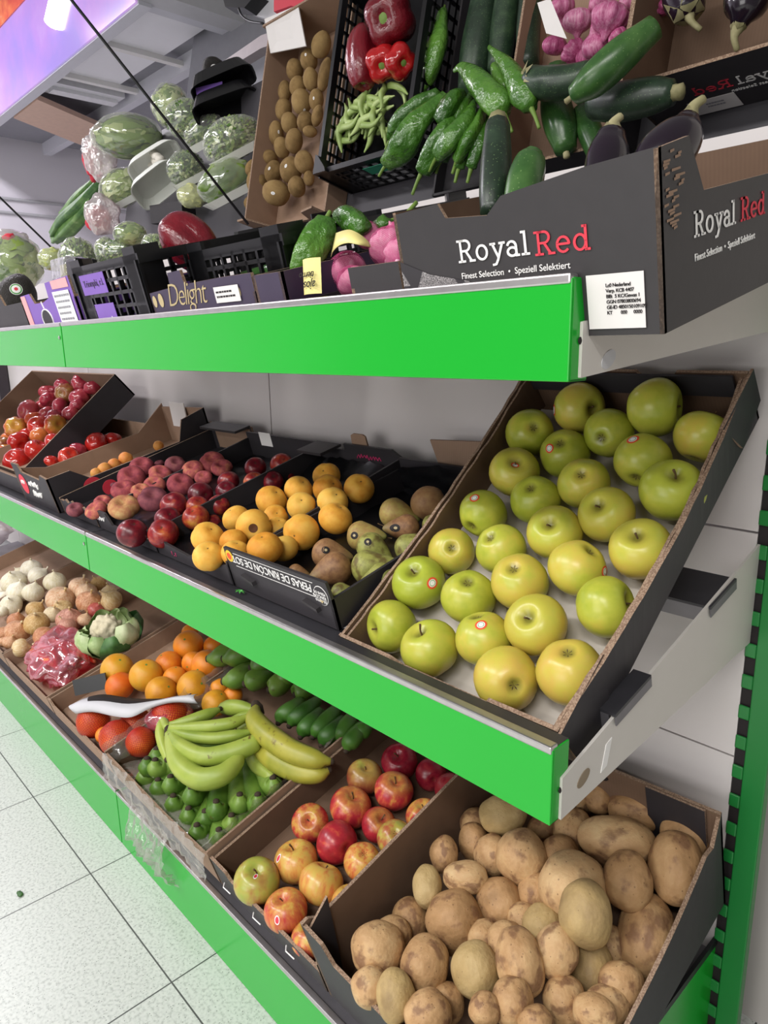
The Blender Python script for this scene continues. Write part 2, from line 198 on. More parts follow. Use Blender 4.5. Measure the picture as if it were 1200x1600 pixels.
{"c":[-1.6989,0.5826,0.2181],"a":0.0178,"b":0.0213,"f":"","u":-1.699,"v":0.037}],"redapples":[{"c":[-0.9785,0.5741,0.2286],"a":0.0418,"b":0.0429,"p":[0.282,-0.114,0.953],"f":"sg","u":-0.978,"v":0.032,"s":[0.427,-0.301,0.853]},
{"c":[-0.893,0.577,0.2198],"a":0.0369,"b":0.04,"p":[-0.067,-0.192,0.979],"f":"sm","u":-0.893,"v":0.032,"s":[0.495,-0.797,0.346]},
{"c":[-0.9642,0.6527,0.2341],"a":0.0398,"b":0.0442,"p":[-0.167,-0.095,0.981],"f":"sm","u":-0.964,"v":0.109,"s":[-0.2,-0.82,0.537]},
{"c":[-1.0072,0.7199,0.2593],"a":0.0367,"b":0.0372,"p":[0.49,-0.486,0.724],"f":"so","u":-1.007,"v":0.18},
{"c":[-0.924,0.7207,0.2601],"a":0.0412,"b":0.039,"p":[0.986,-0.053,0.161],"f":"cr","u":-0.924,"v":0.181},
{"c":[-0.8858,0.65,0.2353],"a":0.0412,"b":0.0402,"p":[-0.135,0.51,0.85],"f":"sy","u":-0.886,"v":0.106,"s":[-0.007,0.38,0.925]},
{"c":[-0.9648,0.7885,0.2808],"a":0.0422,"b":0.0422,"p":[0.313,0.076,0.947],"f":"sr","u":-0.965,"v":0.252},
{"c":[-0.9991,0.8571,0.3009],"a":0.0392,"b":0.0368,"p":[0.306,-0.059,0.95],"f":"sg","u":-0.999,"v":0.323},
{"c":[-0.9178,0.8639,0.3046],"a":0.0413,"b":0.0378,"p":[0.348,-0.071,0.935],"f":"sr","u":-0.918,"v":0.331},
{"c":[-0.8528,0.7216,0.2602],"a":0.0332,"b":0.0365,"p":[0.372,-0.109,0.922],"f":"cm","u":-0.853,"v":0.182},
{"c":[-0.8937,0.7992,0.2733],"a":0.0364,"b":0.0318,"p":[0.481,-0.054,0.875],"f":"sr","u":-0.894,"v":0.26},
{"c":[-0.8317,0.7852,0.2867],"a":0.0327,"b":0.036,"p":[0.429,-0.348,0.833],"f":"cg","u":-0.832,"v":0.25},
{"c":[-0.9634,0.9253,0.3222],"a":0.0384,"b":0.0396,"p":[0.279,-0.439,0.854],"f":"sd","u":-0.963,"v":0.395},
{"c":[-0.8913,0.9459,0.3161],"a":0.0302,"b":0.0362,"p":[0.835,-0.514,0.197],"f":"cd","u":-0.891,"v":0.413},
{"c":[-0.8284,0.9367,0.316],"a":0.035,"b":0.0326,"p":[0.161,-0.986,-0.029],"f":"sd","u":-0.828,"v":0.404},
{"c":[-0.8329,0.8639,0.2901],"a":0.0374,"b":0.034,"p":[-0.011,-0.098,0.995],"f":"sr","u":-0.833,"v":0.327},
{"c":[-0.8135,0.6604,0.2333],"a":0.0347,"b":0.0357,"p":[-0.273,0.218,0.937],"f":"sm","u":-0.813,"v":0.116},
{"c":[-0.8272,0.58,0.2049],"a":0.0327,"b":0.0327,"p":[-0.14,-0.098,0.985],"f":"sr","u":-0.827,"v":0.03}],"potatoes":[{"c":[-0.6644,0.5877,0.2943],"a":0.0406,"b":0.0391,"u":-0.664,"v":0.063},
{"c":[-0.6929,0.684,0.2657],"a":0.0294,"b":0.0342,"u":-0.693,"v":0.148},
{"c":[-0.6815,0.713,0.318],"a":0.0244,"b":0.0326,"u":-0.682,"v":0.19},
{"c":[-0.7002,0.7741,0.3345],"a":0.0238,"b":0.0299,"u":-0.7,"v":0.253},
{"c":[-0.6912,0.8423,0.3279],"a":0.0274,"b":0.0334,"u":-0.691,"v":0.317},
{"c":[-0.7199,0.8824,0.3276],"a":0.0292,"b":0.0292,"u":-0.72,"v":0.355},
{"c":[-0.6392,0.7599,0.3349],"a":0.0374,"b":0.026,"u":-0.639,"v":0.24},
{"c":[-0.6184,0.7073,0.2984],"a":0.0454,"b":0.0454,"u":-0.618,"v":0.179},
{"c":[-0.596,0.6177,0.2958],"a":0.0345,"b":0.0409,"u":-0.596,"v":0.092},
{"c":[-0.5315,0.6543,0.307],"a":0.0357,"b":0.0371,"u":-0.532,"v":0.131},
{"c":[-0.5613,0.7107,0.3024],"a":0.0257,"b":0.0272,"u":-0.561,"v":0.184},
{"c":[-0.5806,0.7741,0.3126],"a":0.0381,"b":0.0413,"u":-0.581,"v":0.247},
{"c":[-0.5303,0.7703,0.318],"a":0.0282,"b":0.0251,"u":-0.53,"v":0.245},
{"c":[-0.6413,0.8319,0.3343],"a":0.0322,"b":0.0339,"u":-0.641,"v":0.309},
{"c":[-0.5864,0.8346,0.3609],"a":0.0418,"b":0.0441,"u":-0.586,"v":0.319},
{"c":[-0.5427,0.8808,0.3677],"a":0.031,"b":0.0277,"u":-0.543,"v":0.365},
{"c":[-0.657,0.8814,0.3779],"a":0.0411,"b":0.0348,"u":-0.657,"v":0.369},
{"c":[-0.4733,0.9336,0.4002],"a":0.0592,"b":0.04,"u":-0.473,"v":0.425},
{"c":[-0.4785,1.0103,0.4145],"a":0.0508,"b":0.0351,"u":-0.478,"v":0.503},
{"c":[-0.5457,1.0053,0.4082],"a":0.026,"b":0.0278,"u":-0.546,"v":0.496},
{"c":[-0.5516,0.9356,0.3746],"a":0.0338,"b":0.0371,"u":-0.552,"v":0.42},
{"c":[-0.601,0.9213,0.3551],"a":0.0294,"b":0.0277,"u":-0.601,"v":0.4},
{"c":[-0.4844,0.8262,0.3724],"a":0.0501,"b":0.0516,"u":-0.484,"v":0.314},
{"c":[-0.4304,0.7733,0.3922],"a":0.038,"b":0.0445,"u":-0.43,"v":0.269},
{"c":[-0.4232,0.8781,0.3897],"a":0.0366,"b":0.042,"u":-0.423,"v":0.369},
{"c":[-0.3806,0.9424,0.4021],"a":0.0393,"b":0.0545,"u":-0.381,"v":0.434},
{"c":[-0.3934,1.0091,0.4146],"a":0.0396,"b":0.0412,"u":-0.393,"v":0.501},
{"c":[-0.3834,0.8649,0.3259],"a":0.0426,"b":0.0602,"u":-0.383,"v":0.338},
{"c":[-0.5394,0.8137,0.3323],"a":0.0299,"b":0.0331,"u":-0.539,"v":0.291},
{"c":[-0.4481,0.7306,0.3481],"a":0.0308,"b":0.0364,"u":-0.448,"v":0.216},
{"c":[-0.4166,0.7738,0.3085],"a":0.0299,"b":0.0404,"u":-0.417,"v":0.246},
{"c":[-0.4756,0.6828,0.3417],"a":0.0333,"b":0.0444,"u":-0.476,"v":0.168},
{"c":[-0.4553,0.6382,0.3275],"a":0.0279,"b":0.0306,"u":-0.455,"v":0.121},
{"c":[-0.4165,0.7026,0.3121],"a":0.0285,"b":0.0312,"u":-0.416,"v":0.179},
{"c":[-0.4723,0.6024,0.3285],"a":0.021,"b":0.021,"u":-0.472,"v":0.087},
{"c":[-0.5475,0.6102,0.2707],"a":0.0255,"b":0.0269,"u":-0.547,"v":0.078},
{"c":[-0.5369,0.5621,0.2991],"a":0.0324,"b":0.0297,"u":-0.537,"v":0.04},
{"c":[-0.5876,0.5511,0.2972],"a":0.0278,"b":0.0334,"u":-0.588,"v":0.029},
{"c":[-0.6333,0.5432,0.2834],"a":0.0272,"b":0.0272,"u":-0.633,"v":0.017},
{"c":[-0.3704,0.7,0.3283],"a":0.0286,"b":0.0234,"u":-0.37,"v":0.181},
{"c":[-0.3718,0.7719,0.3201],"a":0.0302,"b":0.0302,"u":-0.372,"v":0.247},
{"c":[-0.4143,0.634,0.3298],"a":0.0231,"b":0.0205,"u":-0.414,"v":0.118},
{"c":[-0.3709,0.7375,0.3117],"a":0.0295,"b":0.0255,"u":-0.371,"v":0.212},
{"c":[-0.6838,0.6366,0.2744],"a":0.0283,"b":0.0283,"u":-0.684,"v":0.105},
{"c":[-0.4893,0.7604,0.3333],"a":0.0325,"b":0.0354,"u":-0.489,"v":0.24},
{"c":[-0.5903,1.009,0.384],"a":0.0323,"b":0.0323,"u":-0.59,"v":0.493},
{"c":[-0.4221,0.8298,0.3048],"a":0.0296,"b":0.0326,"u":-0.422,"v":0.298},
{"c":[-0.5198,0.7145,0.322],"a":0.0293,"b":0.0323,"u":-0.52,"v":0.193}],"kiwis":[{"c":[-1.5381,1.2428,1.9027],"a":0.0242,"b":0.0311,"u":-1.538,"v":0.462},
{"c":[-1.5872,1.2416,1.8825],"a":0.0224,"b":0.0259,"u":-1.587,"v":0.442,"s":[0.494,-0.847,0.196]},
{"c":[-1.643,1.2383,1.873],"a":0.0229,"b":0.0277,"u":-1.643,"v":0.432},
{"c":[-1.5686,1.2307,1.8311],"a":0.0199,"b":0.027,"u":-1.569,"v":0.389},
{"c":[-1.5086,1.2276,1.8257],"a":0.016,"b":0.0389,"u":-1.509,"v":0.383},
{"c":[-1.6838,1.2325,1.8316],"a":0.0172,"b":0.027,"u":-1.684,"v":0.39},
{"c":[-1.6226,1.2297,1.8272],"a":0.0216,"b":0.0252,"u":-1.623,"v":0.385},
{"c":[-1.5915,1.216,1.7827],"a":0.0261,"b":0.0272,"u":-1.591,"v":0.339,"s":[0.55,-0.126,-0.825]},
{"c":[-1.5343,1.219,1.7742],"a":0.0186,"b":0.0255,"u":-1.534,"v":0.331,"s":[0.512,-0.854,-0.095]},
{"c":[-1.6711,1.2175,1.7815],"a":0.022,"b":0.0281,"u":-1.671,"v":0.338},
{"c":[-1.6378,1.2092,1.7418],"a":0.0218,"b":0.0266,"u":-1.638,"v":0.297},
{"c":[-1.57,1.2089,1.7315],"a":0.0212,"b":0.0236,"u":-1.57,"v":0.287},
{"c":[-1.5254,1.2131,1.7353],"a":0.0139,"b":0.0255,"u":-1.525,"v":0.292},
{"c":[-1.6917,1.2048,1.7278],"a":0.0198,"b":0.0321,"u":-1.692,"v":0.283,"s":[0.948,-0.31,-0.07]},
{"c":[-1.6584,1.1968,1.6862],"a":0.0208,"b":0.0269,"u":-1.658,"v":0.24},
{"c":[-1.6024,1.1953,1.6905],"a":0.0227,"b":0.0299,"u":-1.602,"v":0.244},
{"c":[-1.5515,1.2081,1.7039],"a":0.0188,"b":0.0141,"u":-1.552,"v":0.26},
{"c":[-1.719,1.1961,1.6725],"a":0.0225,"b":0.02,"u":-1.719,"v":0.227},
{"c":[-1.7693,1.1862,1.6521],"a":0.0293,"b":0.0255,"u":-1.769,"v":0.205},
{"c":[-1.6789,1.1808,1.6288],"a":0.0234,"b":0.0296,"u":-1.679,"v":0.181,"s":[0.472,-0.87,0.143]},
{"c":[-1.5926,1.1753,1.6177],"a":0.0286,"b":0.0298,"u":-1.593,"v":0.169,"s":[0.428,-0.895,0.129]},
{"c":[-1.5443,1.1811,1.6274],"a":0.0246,"b":0.0269,"u":-1.544,"v":0.179},
{"c":[-1.5287,1.1818,1.5881],"a":0.014,"b":0.0187,"u":-1.529,"v":0.141},
{"c":[-1.7426,1.172,1.6129],"a":0.0303,"b":0.0303,"u":-1.743,"v":0.163},
{"c":[-1.6425,1.1607,1.5682],"a":0.0329,"b":0.0316,"u":-1.643,"v":0.117,"s":[0.62,-0.763,-0.186]},
{"c":[-1.5666,1.1713,1.5733],"a":0.0225,"b":0.0237,"u":-1.567,"v":0.125},
{"c":[-1.7505,1.1646,1.5615],"a":0.0318,"b":0.0229,"u":-1.75,"v":0.112}],"garlic":[{"c":[-0.8145,1.2018,1.7482],"a":0.0224,"b":0.0231,"p":[0.047,0.181,-0.982],"f":"","u":-0.815,"v":0.302},
{"c":[-0.7735,1.1922,1.7142],"a":0.0238,"b":0.025,"p":[-0.073,0.088,-0.993],"f":"","u":-0.774,"v":0.267},
{"c":[-0.6987,1.1692,1.6901],"a":0.0298,"b":0.0266,"p":[-0.176,-0.162,-0.971],"f":"","u":-0.699,"v":0.238},
{"c":[-0.7367,1.204,1.7339],"a":0.0215,"b":0.014,"f":"","u":-0.737,"v":0.288},
{"c":[-0.6482,1.1872,1.6873],"a":0.0232,"b":0.0232,"p":[0.234,-0.81,0.538],"f":"","u":-0.648,"v":0.239},
{"c":[-0.8196,1.192,1.6889],"a":0.0209,"b":0.0172,"f":"","u":-0.82,"v":0.242},
{"c":[-0.7809,1.1946,1.668],"a":0.0222,"b":0.0217,"f":"","u":-0.781,"v":0.222},
{"c":[-0.7293,1.1851,1.6643],"a":0.0256,"b":0.0221,"p":[-0.012,-0.628,0.779],"f":"","u":-0.729,"v":0.216},
{"c":[-0.7555,1.1992,1.6494],"a":0.022,"b":0.012,"f":"","u":-0.755,"v":0.205},
{"c":[-0.683,1.171,1.658],"a":0.0158,"b":0.0135,"f":"","u":-0.683,"v":0.207},
{"c":[-0.6167,1.1973,1.6907],"a":0.0131,"b":0.0152,"f":"","u":-0.617,"v":0.245},
{"c":[-0.6907,1.2052,1.715],"a":0.0137,"b":0.016,"f":"","u":-0.691,"v":0.27}],"netgarlic":[{"c":[-0.7767,0.66,1.2785],"a":0.0255,"b":0.0242,"p":[0.289,0.105,-0.952],"f":"","u":-0.777,"v":0.079},
{"c":[-0.725,0.625,1.2588],"a":0.0204,"b":0.018,"p":[0.714,0.199,-0.671],"f":"","u":-0.725,"v":0.059},
{"c":[-0.693,0.66,1.2999],"a":0.025,"b":0.0226,"p":[0.443,-0.508,-0.739],"f":"","u":-0.693,"v":0.1},
{"c":[-0.6489,0.635,1.2861],"a":0.0181,"b":0.0169,"p":[0.461,-0.646,-0.608],"f":"","u":-0.649,"v":0.086},
{"c":[-0.7777,0.7,1.3275],"a":0.0181,"b":0.0155,"f":"","u":-0.778,"v":0.128},
{"c":[-0.6643,0.67,1.3054],"a":0.0105,"b":0.0152,"f":"","u":-0.664,"v":0.105},
{"c":[-0.7219,0.7,1.3235],"a":0.0149,"b":0.0099,"f":"","u":-0.722,"v":0.123}],"redpeppers":[{"c":[-1.2306,1.1849,1.8509],"a":0.0575,"b":0.0476,"p":[0.338,-0.902,-0.267],"f":"","u":-1.231,"v":0.398},
{"c":[-1.311,1.1774,1.7982],"a":0.0352,"b":0.0703,"p":[0.399,-0.38,0.835],"f":"d","u":-1.311,"v":0.345},
{"c":[-1.2523,1.1814,1.7725],"a":0.0304,"b":0.0425,"p":[0.571,-0.667,-0.478],"f":"b","u":-1.252,"v":0.321},
{"c":[-1.2003,1.1842,1.763],"a":0.0277,"b":0.0396,"p":[0.815,-0.389,-0.429],"f":"b","u":-1.2,"v":0.312}],"bigpepper":[{"c":[-1.2618,0.69,1.3702],"a":0.0632,"b":0.0464,"p":[0.859,0.161,-0.485],"f":"","u":-1.262,"v":0.17}],"avocados":[{"c":[-2.1569,0.65,1.3242],"a":0.0538,"b":0.0495,"p":[0.157,-0.511,0.845],"f":"s","u":-2.157,"v":0.124,"s":[0.903,-0.274,0.33]},
{"c":[-2.315,0.65,1.3215],"a":0.0246,"b":0.037,"f":"","u":-2.315,"v":0.122}],"cauli":[{"c":[-2.0951,0.7735,0.3108],"a":0.1045,"b":0.0716,"p":[0.667,-0.208,0.716],"f":"","u":-2.095,"v":0.246}],"greenpeppers":[{"p":[[-1.1161,1.2263,1.8424],[-1.1054,1.2006,1.7755],[-1.1248,1.1877,1.7196],[-1.1522,1.1908,1.6885]],"r":[0.0096,0.0209,0.0212,0.0079],"f":"","u":-1.125,"v":0.31},
{"p":[[-1.1843,1.141,1.606],[-1.1488,1.1341,1.6207],[-1.1052,1.1393,1.6433],[-1.0626,1.1542,1.6634]],"r":[0.0138,0.0251,0.0227,0.0111],"f":"s","u":-1.125,"v":0.177},
{"p":[[-1.1263,1.0737,1.5368],[-1.0767,1.0674,1.5539],[-1.0441,1.0761,1.5917],[-1.0093,1.1173,1.6369]],"r":[0.0169,0.0274,0.0215,0.0125],"f":"s","u":-1.064,"v":0.111},
{"p":[[-1.0139,1.0543,1.4976],[-0.9954,1.0605,1.5243],[-0.9689,1.0677,1.5554],[-0.9575,1.0961,1.5893]],"r":[0.016,0.021,0.019,0.0104],"f":"s","u":-0.984,"v":0.071},
{"p":[[-0.9653,1.0486,1.517],[-0.9317,1.0416,1.5312],[-0.9115,1.0586,1.5603],[-0.9242,1.0987,1.601]],"r":[0.0137,0.0184,0.0166,0.0085],"f":"s","u":-0.933,"v":0.08},
{"p":[[-0.9257,1.0552,1.5013],[-0.9001,1.0507,1.5264],[-0.8926,1.0668,1.5517],[-0.8969,1.0972,1.5944]],"r":[0.0101,0.0149,0.0132,0.0067],"f":"","u":-0.904,"v":0.072}],"greenpeppers2":[{"p":[[-0.8262,1.0582,1.5588],[-0.8451,1.0629,1.579],[-0.9077,1.0857,1.6335],[-0.9466,1.093,1.6651],[-0.9682,1.0933,1.6662]],"r":[0.0188,0.0237,0.0197,0.0101,0.0036],"f":"s","u":-0.899,"v":0.15},
{"p":[[-0.7686,1.0571,1.5541],[-0.7873,1.0627,1.578],[-0.8384,1.0867,1.6377],[-0.8993,1.1089,1.6892]],"r":[0.0136,0.0218,0.0142,0.0039],"f":"s","u":-0.823,"v":0.144},
{"p":[[-0.8548,1.1096,1.6034],[-0.8758,1.1161,1.6319],[-0.8973,1.1229,1.661]],"r":[0.0171,0.0185,0.0099],"f":"","u":-0.876,"v":0.169},
{"p":[[-0.9886,1.0796,1.5181],[-0.9687,1.0884,1.5562],[-0.9455,1.1081,1.5969]],"r":[0.0131,0.0194,0.0103],"f":"","u":-0.968,"v":0.091},
{"p":[[-0.929,1.0631,1.4908],[-0.9159,1.0741,1.5386],[-0.9212,1.1068,1.5912]],"r":[0.0101,0.015,0.0076],"f":"","u":-0.922,"v":0.072},
{"p":[[-0.8983,1.0618,1.4853],[-0.8857,1.0726,1.5323],[-0.8989,1.1034,1.5765]],"r":[0.01,0.0135,0.0075],"f":"","u":-0.894,"v":0.063},
{"p":[[-0.983,1.0734,1.5802],[-0.9617,1.0801,1.6092],[-0.9563,1.1046,1.6265]],"r":[0.0155,0.0204,0.0102],"f":"","u":-0.967,"v":0.137},
{"p":[[-0.9709,1.0908,1.5665],[-0.9534,1.0978,1.5968],[-0.9533,1.1249,1.6252]],"r":[0.0155,0.0154,0.0103],"f":"","u":-0.959,"v":0.132}],"zucchini":[{"p":[[-1.0322,1.2178,1.6721],[-1.032,1.2336,1.7404],[-1.0292,1.2502,1.8125],[-1.0316,1.2647,1.8755]],"r":[0.0279,0.0348,0.0332,0.0276],"f":"d","u":-1.031,"v":0.337},
{"p":[[-0.9673,1.2234,1.6965],[-0.9709,1.2389,1.7636],[-0.972,1.2553,1.8345],[-0.9726,1.2634,1.8698]],"r":[0.0229,0.0256,0.0255,0.0214],"f":"d","u":-0.971,"v":0.353},
{"p":[[-0.8876,1.2087,1.6773],[-0.9001,1.223,1.7393],[-0.9059,1.2369,1.7993],[-0.9112,1.2451,1.835]],"r":[0.0206,0.022,0.022,0.0207],"f":"d","u":-0.901,"v":0.322},
{"p":[[-0.7777,1.0676,1.5993],[-0.7452,1.0641,1.5844],[-0.7097,1.0733,1.5795],[-0.6772,1.0844,1.5835]],"r":[0.0205,0.025,0.0246,0.0216],"f":"f","u":-0.727,"v":0.115},
{"p":[[-0.6439,0.9894,1.5276],[-0.6148,0.9925,1.5409],[-0.5827,1.009,1.5678],[-0.5502,1.0369,1.5996]],"r":[0.0141,0.0237,0.0243,0.0173],"f":"g","u":-0.598,"v":0.074},
{"p":[[-0.5286,1.059,1.5175],[-0.5558,1.0597,1.5206],[-0.604,1.0606,1.5247],[-0.6582,1.0735,1.5359]],"r":[0.0176,0.0249,0.0278,0.0236],"f":"e","u":-0.587,"v":0.053},
{"p":[[-0.7375,1.1147,1.4925],[-0.7533,1.1237,1.5313],[-0.7731,1.134,1.576],[-0.7891,1.1582,1.6363]],"r":[0.0186,0.0277,0.026,0.0191],"f":"g","u":-0.763,"v":0.102},
{"p":[[-0.6843,1.1316,1.4765],[-0.7074,1.1407,1.5162],[-0.7311,1.1501,1.5567]],"r":[0.0183,0.0208,0.0187],"f":"g","u":-0.708,"v":0.062}],"frontcucs":[{"p":[[-0.5461,0.69,1.4146],[-0.5234,0.66,1.3705],[-0.5098,0.64,1.3355],[-0.5028,0.63,1.3115]],"r":[0.0136,0.0162,0.0154,0.0131],"f":"e","u":-0.521,"v":0.158},
{"p":[[-0.4732,0.66,1.3707],[-0.4744,0.655,1.361],[-0.4697,0.64,1.3398],[-0.4625,0.62,1.3051]],"r":[0.0086,0.0157,0.0186,0.0167],"f":"g","u":-0.47,"v":0.144}],"aubergines":[{"p":[[-0.3928,0.67,1.3716],[-0.3896,0.66,1.3512],[-0.3808,0.64,1.3156]],"r":[0.0133,0.0198,0.0195],"f":"s","u":-0.388,"v":0.146},
{"p":[[-0.327,0.69,1.3753],[-0.3288,0.68,1.359],[-0.3369,0.66,1.3368],[-0.346,0.64,1.3125]],"r":[0.0101,0.0207,0.0244,0.0138],"f":"b","u":-0.335,"v":0.146}],"aubergines2":[{"p":[[-0.5519,1.1398,1.6456],[-0.5627,1.1455,1.6702],[-0.5827,1.1643,1.7072]],"r":[0.0224,0.0307,0.0271],"f":"u","u":-0.566,"v":0.218},
{"p":[[-0.455,1.0853,1.5871],[-0.4503,1.0905,1.6099],[-0.4575,1.1195,1.6462]],"r":[0.0111,0.0277,0.0319],"f":"u","u":-0.454,"v":0.148}],"frontpeppers":[{"p":[[-0.8196,0.66,1.3472],[-0.8183,0.65,1.3304],[-0.8172,0.625,1.2994],[-0.8291,0.62,1.2783]],"r":[0.0142,0.0219,0.0204,0.0155],"f":"","u":-0.821,"v":0.114},
{"p":[[-0.8349,0.7,1.3593],[-0.8009,0.69,1.3502],[-0.7627,0.68,1.3336]],"r":[0.012,0.0176,0.0113],"f":"","u":-0.8,"v":0.148},
{"p":[[-0.7601,0.73,1.3439],[-0.7647,0.72,1.3411],[-0.7819,0.72,1.342]],"r":[0.0065,0.013,0.0079],"f":"k","u":-0.769,"v":0.142}],"frontzuc":[{"p":[[-0.9511,0.69,1.3],[-1.0206,0.695,1.2975],[-1.1083,0.7,1.2941]],"r":[0.0087,0.0122,0.0113],"f":"","u":-1.027,"v":0.097}],"leek":[{"p":[[-2.8772,1.2266,1.799],[-3.0231,1.2078,1.7176],[-3.194,1.1966,1.6692],[-3.3501,1.1908,1.644]],"r":[0.0164,0.0234,0.0267,0.0185],"f":"","u":-3.111,"v":0.263},
{"p":[[-2.8464,1.206,1.7989],[-3.0421,1.1921,1.7384],[-3.2194,1.1833,1.7003],[-3.3211,1.1742,1.661]],"r":[0.0145,0.0213,0.0222,0.0137],"f":"","u":-3.107,"v":0.276},
{"p":[[-2.9398,1.2202,1.816],[-3.1051,1.2114,1.7777],[-3.2592,1.2009,1.7323]],"r":[0.0124,0.0173,0.0135],"f":"","u":-3.101,"v":0.33}],"wraps":[{"c":[-2.6631,1.1377,1.8437],"a":0.0564,"b":0.0789,"u":-2.663,"v":0.381},
{"c":[-2.7868,1.1605,1.8521],"a":0.0332,"b":0.0645,"u":-2.787,"v":0.394},
{"c":[-2.5948,1.0947,1.6336],"a":0.0594,"b":0.0631,"u":-2.595,"v":0.166},
{"c":[-2.6598,1.1089,1.6294],"a":0.0437,"b":0.0494,"u":-2.66,"v":0.165},
{"c":[-2.5509,1.1542,1.7984],"a":0.0404,"b":0.0404,"u":-2.551,"v":0.34}],"spots":[[-2.3225,1.1767,1.761],[-2.2727,1.149,1.6855],[-2.0182,1.2576,1.9334],[-1.9892,1.2422,1.8667],[-2.0911,1.2732,2.0009],[-2.2439,1.1706,1.601]],"beanbox":[[-1.419,1.194,1.658],[-1.2529,1.1901,1.6412],[-1.2333,1.2071,1.7147],[-1.358,1.2143,1.7458]],"bunchA":[{"p":[[-1.4134,0.629,0.3262],[-1.3719,0.6173,0.3176],[-1.3067,0.5993,0.307],[-1.2386,0.6046,0.3034],[-1.2015,0.6362,0.3127],[-1.2028,0.6744,0.324],[-1.2125,0.6998,0.3368]],"r":[0.0111,0.0186,0.0233,0.0238,0.0225,0.0176,0.0065],"f":"","u":-1.278,"v":0.118},
{"p":[[-1.4032,0.6277,0.3311],[-1.3359,0.6198,0.3287],[-1.2663,0.6351,0.328],[-1.2266,0.6797,0.336],[-1.2038,0.7252,0.3495],[-1.1993,0.7343,0.3522]],"r":[0.0094,0.0168,0.0202,0.0214,0.0185,0.0075],"f":"","u":-1.273,"v":0.155},
{"p":[[-1.405,0.6291,0.3367],[-1.3486,0.6409,0.3402],[-1.2929,0.6717,0.3441],[-1.2599,0.7079,0.3496],[-1.2395,0.7415,0.3543]],"r":[0.0088,0.0123,0.0134,0.0134,0.0061],"f":"","u":-1.309,"v":0.164},
{"p":[[-1.4041,0.6292,0.3419],[-1.3648,0.6502,0.3482],[-1.3199,0.6813,0.3574],[-1.2887,0.7195,0.3635],[-1.2777,0.76,0.3702]],"r":[0.0088,0.0131,0.0148,0.0142,0.0063],"f":"","u":-1.331,"v":0.177},
{"p":[[-1.4113,0.6329,0.343],[-1.3867,0.6621,0.3517],[-1.3698,0.7026,0.3585],[-1.3651,0.7333,0.3624]],"r":[0.0089,0.0126,0.014,0.0064],"f":"","u":-1.383,"v":0.171},
{"p":[[-1.423,0.6309,0.332],[-1.4704,0.6435,0.3253],[-1.4587,0.6294,0.3107],[-1.4213,0.6165,0.2965],[-1.3827,0.6062,0.283]],"r":[0.0095,0.0098,0.0123,0.0127,0.0093],"f":"","u":-1.431,"v":0.104}],"bunchB":[{"p":[[-1.2882,0.7842,0.3774],[-1.2474,0.7552,0.374],[-1.1859,0.7462,0.3662],[-1.1151,0.7532,0.3578],[-1.0576,0.7743,0.3536],[-1.0329,0.7965,0.3498]],"r":[0.0095,0.0215,0.0257,0.0243,0.0205,0.0074],"f":"y","u":-1.155,"v":0.256},
{"p":[[-1.3035,0.7906,0.3585],[-1.2643,0.7631,0.3295],[-1.1795,0.7459,0.3192],[-1.1011,0.7549,0.3166],[-1.0511,0.7748,0.3225],[-1.0381,0.7938,0.3281]],"r":[0.0096,0.0219,0.0252,0.0238,0.0188,0.0074],"f":"y","u":-1.156,"v":0.248},
{"p":[[-1.2947,0.7855,0.3674],[-1.3247,0.7711,0.3683],[-1.3568,0.7606,0.36],[-1.3884,0.7547,0.3478]],"r":[0.0096,0.0154,0.0188,0.0131],"f":"","u":-1.341,"v":0.255},
{"p":[[-1.2865,0.7801,0.3658],[-1.3067,0.7588,0.3543],[-1.3381,0.7398,0.333]],"r":[0.0089,0.0133,0.0115],"f":"","u":-1.31,"v":0.244},
{"p":[[-1.2952,0.7851,0.3568],[-1.2887,0.7686,0.3415],[-1.3056,0.7486,0.3252]],"r":[0.0089,0.0127,0.0114],"f":"","u":-1.296,"v":0.249},
{"p":[[-1.3248,0.804,0.352],[-1.3091,0.7833,0.3094],[-1.2223,0.7367,0.2903],[-1.153,0.7327,0.284]],"r":[0.0098,0.0194,0.0202,0.0118],"f":"","u":-1.252,"v":0.237}],"bunchC":[{"p":[[-1.4335,0.5984,0.2577],[-1.4311,0.5965,0.2425],[-1.4391,0.6203,0.2308],[-1.4222,0.6741,0.2405],[-1.365,0.7506,0.2632]],"r":[0.0089,0.021,0.0272,0.0275,0.0145],"f":"","u":-1.418,"v":0.108},
{"p":[[-1.3502,0.594,0.2564],[-1.3486,0.5924,0.2414],[-1.3628,0.6114,0.2282],[-1.3811,0.6604,0.2365],[-1.382,0.7303,0.2572]],"r":[0.0086,0.0202,0.0262,0.0269,0.0145],"f":"","u":-1.365,"v":0.097},
{"p":[[-1.2762,0.6051,0.2597],[-1.2751,0.6038,0.2447],[-1.2921,0.6203,0.2308],[-1.3251,0.665,0.2378],[-1.3529,0.728,0.2565]],"r":[0.0083,0.0197,0.0254,0.0263,0.0143],"f":"","u":-1.304,"v":0.104},
{"p":[[-1.1917,0.6167,0.2631],[-1.191,0.6158,0.2483],[-1.2107,0.6297,0.2336],[-1.26,0.6714,0.2397],[-1.3185,0.7294,0.2569]],"r":[0.008,0.019,0.0246,0.0256,0.0141],"f":"","u":-1.234,"v":0.112},
{"p":[[-1.1625,0.6559,0.2747],[-1.1618,0.655,0.2599],[-1.1845,0.6673,0.2448],[-1.2362,0.6997,0.2481],[-1.3003,0.7405,0.2602]],"r":[0.0081,0.019,0.0246,0.0256,0.014],"f":"","u":-1.209,"v":0.145},
